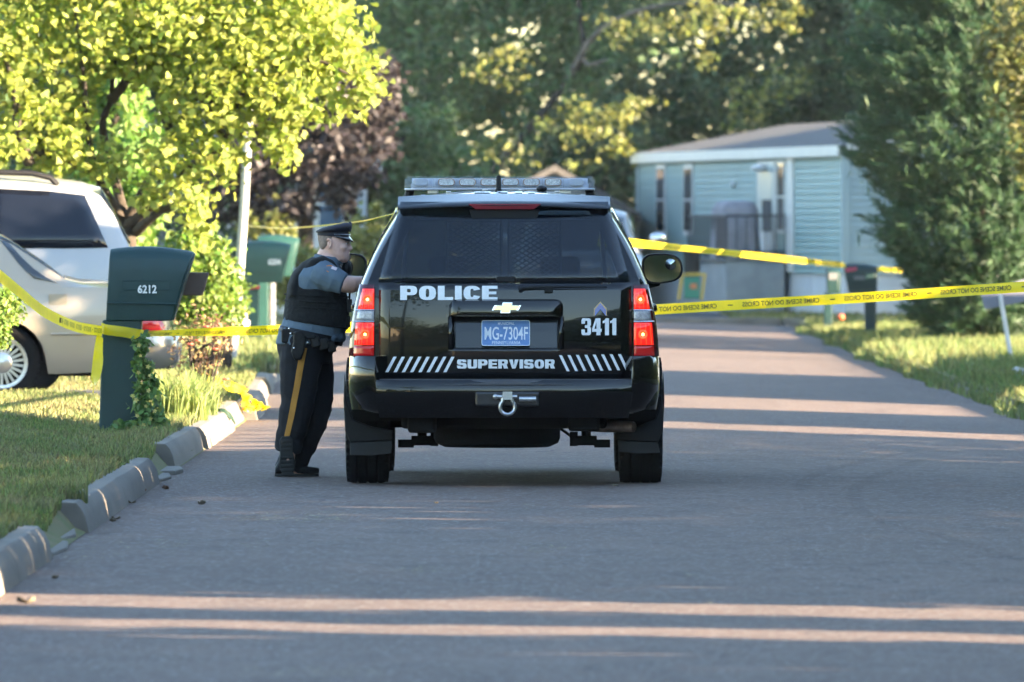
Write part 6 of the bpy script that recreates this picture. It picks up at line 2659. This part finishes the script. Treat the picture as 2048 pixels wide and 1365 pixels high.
for (a, b, r, d, ry) in ((40, 110, 120, -.5, .9), (150, 60, 125, -.3, 1.0), (290, 70, 130, -.3, 1.0), (430, 80, 130, -.5, 1.0), (560, 90, 120, -.6, .9), (665, 120, 85, -.8, .6), (740, 165, 42, -.9, .35), (700, 215, 32, -.9, .3),
                         (90, 240, 90, -.6, .7), (20, 270, 70, -.6, .6), (330, 180, 60, -.4, .6), (430, 210, 90, -.8, .7), (540, 215, 70, -.8, .6), (610, 210, 55, -.9, .5), (120, 320, 55, -.6, .5), (560, 280, 42, -.9, .35), (575, 320, 26, -.9, .2),
                         (350, 310, 62, -.8, .5), (440, 330, 48, -.9, .4), (300, 390, 36, -.6, .3), (380, 400, 45, -.9, .35), (395, 450, 34, -.9, .25), (410, 485, 20, -.9, .2), (215, 330, 45, -.5, .4), (60, -110, 150, -.3, 1.2), (300, -150, 170, -.2, 1.4), (540, -90, 140, -.4, 1.1), (-150, 100, 150, -.3, 1.1), (420, -330, 200, 0, 1.5), (120, -320, 200, 0, 1.5), (170, 200, 50, -.3, .4), (640, 30, 100, -.6, .8)):
    p = at(a, b, TY + d)
    blb.append(((p.x, p.y, p.z), (r / s_, ry, r / s_ * .95)))
c_all, o_all = cloud(blb, 30000, 34, .24, .28)
okm = c_all[:, 2] > 1.2
c_all, o_all = c_all[okm], o_all[okm]
pxx = 1024 + FPX * c_all[:, 0] / c_all[:, 1]
pyy = 459 - FPX * (c_all[:, 2] - CAM_H) / c_all[:, 1]
hole = (((pxx - 232) / 42) ** 2 + ((pyy - 215) / 62) ** 2 < 1) | (((pxx - 292) / 24) ** 2 + ((pyy - 205) / 34) ** 2 < 1)
c_all, o_all, pxx, pyy = c_all[~hole], o_all[~hole], pxx[~hole], pyy[~hole]
inview = (pxx > 0) & (pyy > 0) & (pyy < 500)
order = np.argsort(c_all[:, 1] + np.where(inview, 0, 1000))
near_i = order[:300]
rest = np.ones(len(c_all), bool)
rest[near_i] = False
tb_np = np.array(tb)[None, :]
v, k = leaves_geo(c_all[rest] - tb_np, .070, MAPLE, .3, o_all[rest] * .5)
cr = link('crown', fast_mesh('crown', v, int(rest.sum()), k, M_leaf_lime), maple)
tag(cr, kind='stuff')
lf = []
for q in range(3):
    mb = MB()
    mb.add([(a * .074, b * .074, abs(a) * .074 * (.2 + .2 * q)) for a, b in MAPLE] + [(0, 0, 0)], [(i, (i + 1) % 8, 8) for i in range(8)])
    me = mb.mesh('leaf', M_leaf_lime)
    lf.append(me)
for n_, i in enumerate(near_i):
    o = link('leaf', lf[n_ % 3], maple)
    o.location = Vector(c_all[i]) - tb
    o.rotation_euler = (random.uniform(-1.1, 1.1), random.uniform(-.8, .8), random.uniform(0, 6.3))
    sc_ = random.uniform(.75, 1.3)
    o.scale = (sc_, sc_, sc_)


def tree(name, label, base, trunk_pts, radii, limb_list, blobs_, n, size, mat, bark=None, tmpl=DIAM, clumps=26, clump_r=.2, shell=.5, up_bias=.6, cat='tree', group=None):
    root = empty(name, base)
    tag(root, label, cat, group)
    if trunk_pts:
        trunk_mesh('trunk', trunk_pts, radii, bark or M_bark, root, base, 12)
    for lm in limb_list:
        trunk_mesh('branch', lm, [radii[-1] * .7, radii[-1] * .4, radii[-1] * .2], bark or M_bark, root, base, 8)
    crown('crown', blobs_, n, size, mat, root, tmpl, clumps, clump_r, shell, up_bias, base)
    return root


def blobs_px(lst, Y):
    out = []
    s = FPX / Y
    for (a, b, rx, ry, dY, rd) in lst:
        p = at(a, b, Y + dY)
        out.append(((p.x, p.y, p.z), (rx / s, rd, ry / s)))
    return out


def gbase(px, Y, z=-.03):
    p = at(px, 600, Y)
    return Vector((p.x, Y, z))


# feathery pale conifer glimpsed through the lime tree
b = gbase(232, 112.0, .15)
tree('pale_conifer', 'pale feathery conifer glimpsed behind the lime-green tree', b, [b, b + Vector((0, 0, 5.5))], [.12, .03], [], blobs_px([(232, 560, 70, 90, 0, .4), (232, 420, 85, 130, 0, .5), (236, 260, 75, 140, 0, .45), (240, 110, 60, 130, 0, .4), (240, -40, 45, 110, 0, .3)], 112), 6000, .11, M_leaf_firlt, tmpl=DIAM, clumps=40)
# purple-leaved tree
b = gbase(610, 152.0, .1)
tree('purple_tree', 'dark purple-leaved tree behind the officer', b, [b, at(612, 420, 152), at(615, 330, 152)], [.14, .11, .08], [[at(615, 340, 152), at(560, 280, 151.5), at(500, 240, 151)], [at(615, 340, 152), at(670, 280, 151.6), at(740, 230, 151)]],
     blobs_px([(620, 280, 130, 90, 0, 1.0), (520, 320, 90, 80, -.4, .8), (720, 300, 70, 70, -.3, .7), (660, 360, 70, 55, -.6, .5), (560, 390, 70, 45, -.5, .5), (600, 415, 30, 30, -.6, .3), (690, 400, 26, 34, -.5, .3), (470, 380, 60, 60, -.2, .5), (630, 180, 150, 90, .3, 1.0), (520, 210, 110, 80, .2, .9), (740, 190, 60, 80, .2, .7)], 152), 9000, .12, M_leaf_plum, clumps=24)

# trees closing the view
far = [
    ('tall leaning tree with gold tips over the light bar', 'maple_tree', 1000, 222.0, M_leaf_mid, 15500, .15, [(1000, 640, 0), (985, 420, 0), (960, 345, 0)], [(870, 130, 170, 160, 0, 2.0), (1050, 60, 170, 120, .5, 2.0), (800, 300, 110, 130, .5, 1.6), (960, 250, 120, 110, -.5, 1.5), (880, -60, 220, 120, 0, 2.2), (1120, -60, 180, 110, 0, 2.2), (1120, 150, 120, 90, -.6, 1.4), (740, 120, 100, 160, 1.0, 1.6)]),
    ('dark broadleaf tree right of the leaning tree', 'broadleaf_tree', 1330, 232.0, M_leaf_dark, 12000, .17, [(1240, 640, 0), (1240, 420, 0), (1250, 300, 0)], [(1330, 120, 190, 170, 0, 2.2), (1260, 260, 130, 130, 0, 1.8), (1430, 220, 150, 120, .5, 1.8), (1350, -70, 230, 130, 0, 2.4), (1500, 60, 130, 170, .5, 2.0)]),
    ('dark broadleaf tree above the roof of the teal house', 'broadleaf_tree', 1620, 236.0, M_leaf_dark, 11000, .17, [(1600, 640, 0), (1600, 420, 0), (1610, 300, 0)], [(1600, 150, 170, 170, 0, 2.2), (1720, 120, 130, 190, 0, 2.0), (1640, -70, 220, 130, 0, 2.4), (1530, 260, 110, 90, 0, 1.4), (1680, 270, 110, 80, 0, 1.4)]),
    ('green tree at the upper right corner behind the conifer', 'broadleaf_tree', 1940, 215.0, M_leaf_mid, 7000, .16, [(1930, 640, 0), (1930, 420, 0), (1940, 200, 0)], [(1930, 100, 200, 200, 0, 2.2), (2060, 240, 150, 200, 0, 2.0), (1950, -100, 220, 140, 0, 2.2), (1850, 260, 120, 150, 0, 1.6)]),
    ('deep green tree between the purple tree and the leaning tree', 'broadleaf_tree', 760, 236.0, M_leaf_dark, 10000, .17, [(770, 640, 0), (770, 420, 0), (775, 300, 0)], [(780, 240, 130, 200, 0, 2.0), (700, 60, 160, 180, 0, 2.2), (840, 60, 150, 160, 0, 2.2), (860, 330, 110, 130, .4, 1.6), (720, 330, 90, 130, .4, 1.4)]),
    ('dark tree far left behind the lime-green tree', 'broadleaf_tree', 380, 190.0, M_leaf_dark, 10000, .17, [(380, 700, 0), (380, 480, 0), (385, 300, 0)], [(360, 300, 170, 230, 0, 2.0), (180, 300, 170, 230, 0, 2.0), (520, 200, 130, 220, 0, 1.8), (300, 60, 260, 160, 0, 2.4), (60, 200, 160, 260, 0, 2.0), (460, 480, 90, 110, -.5, 1.0), (300, 520, 160, 110, 0, 1.2)]),
    ('green shrubby tree just left of the light bar', 'broadleaf_tree', 850, 205.0, M_leaf_mid, 7500, .15, [(850, 660, 0), (850, 500, 0), (850, 400, 0)], [(850, 330, 90, 110, 0, 1.2), (800, 430, 80, 100, -.3, 1.0), (900, 420, 90, 90, -.3, 1.0), (760, 360, 50, 90, 0, .8), (850, 520, 120, 80, 0, 1.0)]),
    ('shaded tree directly left of the teal house', 'broadleaf_tree', 1190, 228.0, M_leaf_dark, 7000, .17, [(1190, 640, 0), (1195, 430, 0), (1200, 330, 0)], [(1190, 300, 110, 130, 0, 1.6), (1120, 360, 90, 100, 0, 1.3), (1250, 380, 60, 120, 0, 1.2), (1060, 330, 80, 80, .5, 1.2), (1180, 480, 130, 110, 0, 1.4), (1020, 470, 90, 110, 0, 1.2)]),
]
for lab, nm, bx_, Y, mt, n_, sz, tp, bl in far:
    b = gbase(tp[0][0], Y)
    tree(nm, lab, b, [b] + [at(a, q, Y + d) for a, q, d in tp[1:]], [.3, .24, .18], [], blobs_px(bl, Y), n_, sz, mt, clumps=34, clump_r=.16, group='trees closing the view')
for i, (x, y, h, r) in enumerate(((-12, 262, 9, 4.2), (-5, 256, 9, 4.2), (2, 258, 9, 4.2), (9, 260, 9, 4.2), (16, 256, 9, 4.4))):
    b = Vector((x, y, 0))
    tree('background_tree', ('leftmost', 'second from the left', 'middle', 'second from the right', 'rightmost')[i] + ' of the five shaded trees at the very back', b, [b, b + Vector((0, 0, h * .6))], [.3, .2], [], [((x, y, 2.2), (r, 2, 2.6)), ((x, y, 5.5), (r, 2.5, 3.2)), ((x, y, 8.5), (r, 2.5, 2.5))], 4200, .42, M_leaf_dark, clumps=70, clump_r=.2, shell=.2, group='trees at the very back')
# the leaning limb of the tall tree, with its gold-lit sprays
ln_t = empty('leaning_tree', gbase(925, 212.0))
tag(ln_t, 'leaning pale trunk with sunlit golden leaf sprays above the police vehicle', 'tree')
bl_ = Vector(ln_t.location)
trunk_mesh('trunk', [bl_, at(940, 460, 220.5), at(985, 345, 220.5), at(1060, 255, 220.5), at(1125, 175, 220.5), at(1165, 110, 220.5), at(1158, 20, 220.5), at(1150, -120, 220.5)], [.13, .12, .10, .085, .075, .07, .06, .05], M_bark_limb, ln_t, bl_)
trunk_mesh('branch', [at(1165, 120, 220.5), at(1180, 130, 220), at(1215, 118, 220)], [.06, .04, .02], M_bark_pale, ln_t, bl_, 8)
trunk_mesh('branch', [at(1125, 175, 220.5), at(1200, 60, 220), at(1330, 10, 219), at(1520, 10, 218)], [.07, .05, .02], M_bark_pale, ln_t, bl_, 8)
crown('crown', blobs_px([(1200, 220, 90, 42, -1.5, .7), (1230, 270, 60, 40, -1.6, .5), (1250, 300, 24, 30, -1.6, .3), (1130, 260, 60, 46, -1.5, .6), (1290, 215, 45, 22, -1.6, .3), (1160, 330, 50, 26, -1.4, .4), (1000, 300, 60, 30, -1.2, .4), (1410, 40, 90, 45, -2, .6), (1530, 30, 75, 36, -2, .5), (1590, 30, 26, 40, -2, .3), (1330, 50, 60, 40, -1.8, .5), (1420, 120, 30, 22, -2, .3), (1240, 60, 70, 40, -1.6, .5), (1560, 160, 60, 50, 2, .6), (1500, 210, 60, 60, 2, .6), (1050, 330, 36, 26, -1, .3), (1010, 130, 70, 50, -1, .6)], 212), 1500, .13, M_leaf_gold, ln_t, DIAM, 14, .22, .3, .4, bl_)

# big conifer on the right
CY = 140.0
cb = at(1960, 690, CY)
cb.z = lawn_r(cb.x, CY)
con = empty('conifer', cb)
tag(con, 'large dark green conifer filling the right side', 'tree')
trunk_mesh('trunk', [cb, cb + Vector((0, 0, 3)), cb + Vector((0, 0, 6.5))], [.10, .06, .02], M_bark, con, cb)
prof_c = [(0.0, .5), (.35, .8), (.9, 1.12), (1.6, 1.42), (2.3, 1.72), (2.9, 1.9), (3.6, 1.92), (4.3, 1.65), (5.0, 1.3), (6.0, .8), (7.2, .1)]
V_, K_ = [], 4
for i in range(3000):
    z = random.random() ** .9 * 6.9 + .05
    r = curve(prof_c, z) * (random.uniform(.45, 1.0) ** .5) * (1 + .13 * math.sin(z * 5.3 + random.random()))
    a = random.uniform(0, 2 * math.pi)
    d = np.array([math.cos(a), math.sin(a), random.uniform(.15, .75)])
    d = d / np.linalg.norm(d)
    p0 = np.array([math.cos(a) * r * .82, math.sin(a) * r * .82, z])
    m = 34
    t = rng.uniform(0, 1, m)
    fan = rng.normal(0, .35, (m, 3))
    c = p0[None, :] + d[None, :] * (t * random.uniform(.28, .55))[:, None] + fan * (.12 - .09 * t)[:, None]
    v, k = leaves_geo(c, .19, np.array([(0, -.5), (.05, 0), (0, .6), (-.05, 0)]), .2, None, .4, tip=np.tile(d, (m, 1)) + fan * .5)
    V_.append(v)
V_ = np.concatenate(V_)
cr = link('crown', fast_mesh('crown', V_, len(V_) // 4, 4, M_leaf_fir), con)
cc_, oo_ = cloud([((0, 0, z), (curve(prof_c, z) * .75, curve(prof_c, z) * .75, .6)) for z in (.4, 1.0, 1.7, 2.4, 3.1, 3.8, 4.6, 5.4)], 16000, 60, .25, .1)
v, k = leaves_geo(cc_, .16, np.array([(0, -.5), (.07, 0), (0, .6), (-.07, 0)]), .4, oo_)
link('inner_foliage', fast_mesh('inner_foliage', v, len(cc_), k, M_leaf_fir), con)

# drooping tree at the right edge
b = Vector((7.9, 131.0, .0))
tree('drooping_tree', 'drooping yellow-green tree leaning in at the upper right edge', b, [b, b + Vector((.1, 0, 3)), b + Vector((0, 0, 6))], [.15, .12, .08], [], blobs_px([(2060, 130, 70, 110, 0, .8), (2070, 260, 60, 90, 0, .7), (2010, 150, 50, 70, -.3, .5), (2120, 0, 120, 160, 0, 1.2), (2050, 290, 26, 60, -.2, .3), (1990, 90, 36, 40, -.2, .4)], 131), 3200, .12, M_leaf_olive, clumps=18)

# ------------------------------------------------------------------ shrubs and flowers by the mailbox
def shrub(name, label, px, py, Y, rx, rz, rd, n, size, mat, tmpl=OVAL, clumps=40, stems=True, cat='shrub', z=None, clump_r=.14, shell=.6):
    p = at(px, py, Y)
    b = Vector((p.x, Y, lawn_l(p.x, Y) if p.x < 0 else 0.0))
    if z is not None:
        b.z = z
    root = empty(name, b)
    tag(root, label, cat)
    s = FPX / Y
    if stems:
        for k in range(4):
            trunk_mesh('stem', [b + Vector((random.uniform(-.05, .05), random.uniform(-.05, .05), -.02)), Vector((p.x + random.uniform(-.4, .4) * rx / s, Y + random.uniform(-.3, .3) * rd, lerp(b.z, p.z, .8))), Vector((p.x + random.uniform(-.7, .7) * rx / s, Y + random.uniform(-.5, .5) * rd, p.z + .2 * rz / s))], [.02, .014, .007], M_bark, root, b, 6)
    crown('foliage', [((p.x, Y, p.z), (rx / s, rd, rz / s))], n, size, mat, root, tmpl, clumps, clump_r, shell, .5, b)
    return root, b


shrub('rounded_shrub', 'sunlit round green shrub behind the mailbox numbered 6212', 392, 560, 100.0, 86, 92, .42, 5200, .055, M_leaf_shrub, clumps=90)
shrub('rounded_shrub', 'low green shrub to the right behind the round shrub', 455, 600, 104.0, 40, 70, .3, 1500, .05, M_leaf_shrub)
shrub('clipped_shrub', 'clipped green shrub cut off by the left edge', -18, 632, 80.0, 62, 62, .24, 3600, .035, M_leaf_shrub, clumps=80)
shrub('yellow_shrub', 'yellow-green bush between the mailboxes and the officer', 590, 560, 146.0, 60, 75, .5, 2200, .09, M_leaf_gold)
shrub('yellow_shrub', 'yellow-green bush seen between the officer and the police vehicle', 735, 500, 158.0, 40, 90, .6, 2200, .10, M_leaf_gold)
shrub('yellow_shrub', 'bright bush below the purple tree behind the white pole', 535, 440, 165.0, 60, 46, .6, 1800, .11, M_leaf_gold)
# rose bush
rb, rbb = shrub('rose_bush', 'twiggy rose bush with reddish leaves beside the mailbox post', 405, 690, 82.5, 60, 62, .22, 700, .035, pm('reddish_leaf', (0.22, 0.14, 0.07), .6, island=.6, transl=.3), clumps=40, clump_r=.2, shell=.35)
for k in range(14):
    a = random.uniform(0, 6.28)
    tp = at(405 + 62 * math.cos(a) * random.uniform(.4, 1.1), 690 - 60 * random.uniform(-.3, 1), 82.5)
    trunk_mesh('cane', [rbb + Vector((random.uniform(-.06, .06), 0, 0)), rbb.lerp(tp, .55) + Vector((random.uniform(-.05, .05), random.uniform(-.08, .08), .06)), tp], [.008, .006, .003], M_bark, rb, rbb, 5)
M_rose = pm('rose_petals', (0.55, 0.16, 0.10), .6, transl=.3)
for (a, b) in ((395, 683), (380, 690), (430, 700), (412, 655), (452, 760), (372, 664)):
    mb = MB()
    p = at(a, b, 82.3) - rbb
    for k in range(5):
        mb.ball(p + Vector((.014 * math.cos(k * 1.26), .014 * math.sin(k * 1.26), .006)), (.016, .016, .010), 6, 4)
    mb.build('rose', M_rose, rb, smooth='all')
# grasses by the kerb
def clump(label, px, py, Y, n, rad, h0, h1, mat, lean=.9, name='grass_clump'):
    p = at(px, py, Y)
    z = lawn_l(p.x, Y)
    ang = rng.uniform(0, 6.28, n)
    rr = rad * np.sqrt(rng.uniform(0, 1, n))
    pts = np.stack([rr * np.cos(ang), rr * np.sin(ang) * .8, np.zeros(n)], 1)
    o = blades(name, pts, h0, h1, .012, mat, lean)
    o.location = (p.x, Y, z)
    tag(o, label, 'grass clump')
    return o


clump('tall pale grass clump right of the numbered mailbox', 362, 840, 78.5, 420, .20, .22, .46, M_grass_tall)
clump('second pale grass clump at the kerb before the rose bush', 395, 825, 80.5, 320, .16, .18, .38, M_grass_tall)
clump('low green tuft hanging over the kerb past the heap of tape', 548, 770, 106.0, 220, .28, .12, .3, M_grass)
clump('ragged green tuft spilling over the near kerb stone', 95, 1040, 55.0, 300, .22, .06, .14, M_grass)
clump('bright green tuft on the corner of the left lawn', 195, 960, 63.5, 320, .2, .05, .12, M_grass)
clump('green tuft at the very left edge', 0, 1075, 51.0, 260, .14, .06, .16, M_grass)
# dark-leaved plant on the kerb
dp = empty('dark_plant', at(428, 838, 82.0))
tag(dp, 'small dark plant with broad leaves hanging over the kerb', 'plant')
b0 = Vector(dp.location)
M_dl = pm('dark_broad_leaf', (0.02, 0.045, 0.025), .4, transl=.15)
for k in range(11):
    a = R(random.uniform(-10, 190))
    ln = random.uniform(.10, .2)
    mb = MB()
    mb.grid([i / 5 for i in range(6)], [-1, 0, 1], lambda u, v: (ln * u * math.cos(a) + v * .028 * math.sin(math.pi * (.08 + .9 * u)), v * .02 + (k - 5) * .012, .05 + ln * u * math.sin(a) * 1.0 - .18 * u * u + .06 * abs(v) * .3))
    mb.build('leaf', M_dl, dp, smooth='all')
mb = MB()
mb.tube([(0, 0, -.08), (0, 0, .08)], .012, 6)
mb.build('stem', M_bark, dp)
# flowering vine on the mailbox post
vb = at(290, 872, 73.6)
vine = empty('flowering_vine', vb)
tag(vine, 'leafy vine with small yellow flowers climbing the numbered mailbox post', 'plant')
vbl = []
for (a, b, rx, rz, rd) in ((283, 690, 15, 24, .05), (288, 730, 19, 26, .06), (292, 770, 22, 26, .07), (294, 810, 26, 26, .08), (298, 845, 32, 28, .10), (300, 872, 34, 18, .11), (250, 858, 30, 14, .08), (325, 860, 14, 24, .08)):
    p = at(a, b, 73.62)
    vbl.append(((p.x, p.y, p.z), (rx / 279., rd, rz / 279.)))
crown('foliage', vbl, 1900, .046, M_leaf_vine, vine, OVAL, 22, .25, .3, .3, vb, keep=lambda c: c[:, 1] < 73.78)
trunk_mesh('stem', [vb, at(288, 800, 73.72), at(284, 680, 73.74)], [.01, .008, .004], M_bark, vine, vb, 5)
M_flower = pm('pale_yellow_flower', (0.62, 0.50, 0.16), .6, transl=.3)
fm = MB()
for k in range(5):
    a = k * 2 * math.pi / 5
    fm.add([(0, 0, 0), (.011 * math.cos(a - .5), -.005, .011 * math.sin(a - .5)), (.020 * math.cos(a), -.007, .020 * math.sin(a)), (.011 * math.cos(a + .5), -.005, .011 * math.sin(a + .5))], [(0, 1, 2, 3)])
fme = fm.mesh('flower', M_flower)
for (a, b) in ((278, 690), (296, 733), (300, 752), (277, 745), (284, 766), (297, 782), (272, 800), (292, 812), (274, 832), (302, 838), (287, 850), (309, 822), (281, 712), (312, 858), (266, 792)):
    o = link('flower', fme, vine)
    o.location = at(a, b, 73.50) - vb
    o.scale = [random.uniform(.7, 1.2)] * 3
    o.rotation_euler = (random.uniform(-.5, .5), random.uniform(-.5, .5), random.uniform(-.5, .5))
# weed in the gutter
wd = clump('small weed growing at the foot of the kerb below the vine', 362, 915, 72.5, 40, .05, .05, .14, M_grass)
wd.location.z = road_z(wd.location.x, 72.5)

# young tree the tape is tied to on the left, and unseen hedges and wood added on the right for shade
b = Vector((-3.02, 52.0, .13))
tree('young_tree', 'slim young tree outside the left edge holding the sagging tape', b, [b, b + Vector((0, 0, 2)), b + Vector((.1, 0, 3.6))], [.06, .05, .03], [], [((-3.0, 52, 4.6), (1.0, 1.0, 1.1))], 900, .13, M_leaf_mid)
b = Vector((4.5, 72.8, .0))
tree('street_tree', 'street tree outside the right edge holding the crime scene tape', b, [b, b + Vector((0, 0, 2.4)), b + Vector((.1, 0, 4))], [.12, .10, .07], [], [((4.6, 72.8, 5.2), (1.6, 1.6, 1.3))], 1800, .16, M_leaf_mid)


def hedge(label, x0, x1, y0, y1, h, n, size=.30, mat=None):  # unseen hedge added to block the sun; its gaps shape the lit strips
    b = Vector(((x0 + x1) / 2, (y0 + y1) / 2, .0))
    c = np.stack([rng.uniform(x0, x1, n), rng.uniform(y0, y1, n), rng.uniform(0, 1, n) * h], 1)
    c[:, 2] += .12 * np.sin(c[:, 1] * 4.1) * (c[:, 2] / h)
    c = c - np.array(b)[None, :]
    v, k = leaves_geo(c, size, DIAM, .3)
    root = empty('hedge', b)
    tag(root, label, 'hedge', 'unseen hedges added to shape the light')
    link('foliage', fast_mesh('foliage', v, n, k, mat or M_leaf_dark), root)
    for i in range(max(2, int((y1 - y0) / 2.5))):
        y = lerp(y0, y1, (i + .5) / max(2, int((y1 - y0) / 2.5)))
        trunk_mesh('stem', [Vector((b.x, y, 0)), Vector((b.x, y, h * .8))], [.08, .04], M_bark, root, b, 6)
    return root


hedge('unseen tall dense hedge added to shade the near road', 7.6, 9.6, 41.0, 52.0, 6.6, 13500, .36)
hedge('unseen thin hedge stretch added to let faint sun streaks through', 7.6, 9.6, 52.1, 57.6, 6.2, 4700, .34)
hedge('unseen tall dense hedge added to shade the police vehicle and officer', 7.6, 9.6, 57.7, 70.5, 6.6, 16500, .36)
hedge('unseen low hedge added to shade the road but not the lawn', 7.6, 9.0, 70.9, 79.9, 2.5, 5000, .26)
hedge('unseen tall hedge added to shade the road nearest the photographer', 7.6, 9.6, 2, 36.7, 6.4, 26000, .40)
hedge('unseen tall hedge added to shade the road behind the photographer', 7.6, 10.0, -60, 1.6, 7.0, 16000, .5)
hedge('unseen middle hedge added to shade the parked sedan and SUV', 7.6, 9.4, 82.9, 88.5, 4.9, 5200, .32)
hedge('unseen single evergreen added to part the two near sun strips', 7.6, 9.4, 38.25, 39.15, 6.2, 1900, .30)
hedge('unseen tall hedge added beside the conifer to shade the far road', 9.0, 11.0, 139.5, 157, 5.5, 7000, .36)
for i, (x, y, h, r) in enumerate(((19, 166, 13, 4.0), (22, 174, 15, 4.5), (20, 182, 14, 4.5), (23, 190, 15, 4.5), (22, 211, 14, 4.3), (20, 219, 15, 4.5), (23, 227, 15, 4.5), (21, 235, 14, 4.5), (24, 243, 15, 5))):  # unseen row added to shade the background, gap left for the lit sprays
    b = Vector((x, y, 0))
    tree('shade_tree', ('first', 'second', 'third', 'fourth', 'fifth', 'sixth', 'seventh', 'eighth', 'ninth')[i] + ' unseen tall tree added on the right to shade the background', b, [b, b + Vector((0, 0, h * .7))], [.3, .2], [], [((x, y, h * .55), (r, r, h * .46))], 9500, .55, M_leaf_dark, clumps=60, clump_r=.2, shell=.2, group='unseen trees added for shade')
for i, (x, y, h, r) in enumerate(((-7, -26, 9, 4.5), (6, -40, 12, 5), (16, -20, 10, 5), (-22, -40, 13, 6), (28, -46, 13, 6), (-17, 22, 8, 3.2))):
    b = Vector((x, y, 0))
    tree('garden_tree', ('first', 'second', 'third', 'fourth', 'fifth', 'sixth')[i] + ' garden tree standing behind the photographer', b, [b, b + Vector((0, 0, h * .6))], [.3, .2], [], [((x, y, h * .58), (r, r, h * .42))], 2600, .6, M_leaf_dark, clumps=50, shell=.3, group='trees behind the photographer')

hedge('unseen hedge added behind the photographer to block low sky in reflections', -40, 40, -75, -70, 9.0, 22000, .7)  # added so the car mirrors and paint reflect less bright sky

for i, (x, y, h, r) in enumerate(((-11, 122, 9, 3.6), (-17, 140, 11, 4.5), (-13, 168, 11, 4.5), (-22, 185, 12, 5.0))):
    b = Vector((x, y, 0))
    tree('side_tree', ('first', 'second', 'third', 'fourth', 'fifth')[i] + ' tree of the gardens just outside the picture', b, [b, b + Vector((0, 0, h * .6))], [.2, .14], [], [((x, y, h * .5), (r, r, h * .44))], 3600, .38, M_leaf_mid, clumps=60, shell=.25, group='garden trees outside the picture')
# the light evening haze over the street
hz = MB()
hz.box2((-110, -100, -1.45), (110, 330, 17.5))
ho = hz.build('haze', None)
hm_ = bpy.data.materials.new('evening_haze')
hm_.use_nodes = True
hm_.node_tree.nodes.remove(hm_.node_tree.nodes['Principled BSDF'])
pv = hm_.node_tree.nodes.new('ShaderNodeVolumePrincipled')
pv.inputs['Color'].default_value = (0.86, 0.90, 0.92, 1)
pv.inputs['Density'].default_value = 0.00009
pv.inputs['Anisotropy'].default_value = 0.2
hm_.node_tree.links.new(pv.outputs['Volume'], hm_.node_tree.nodes['Material Output'].inputs['Volume'])
ho.data.materials.clear()
ho.data.materials.append(hm_)
tag(ho, 'thin pale haze hanging over the whole street', 'haze', kind='stuff')
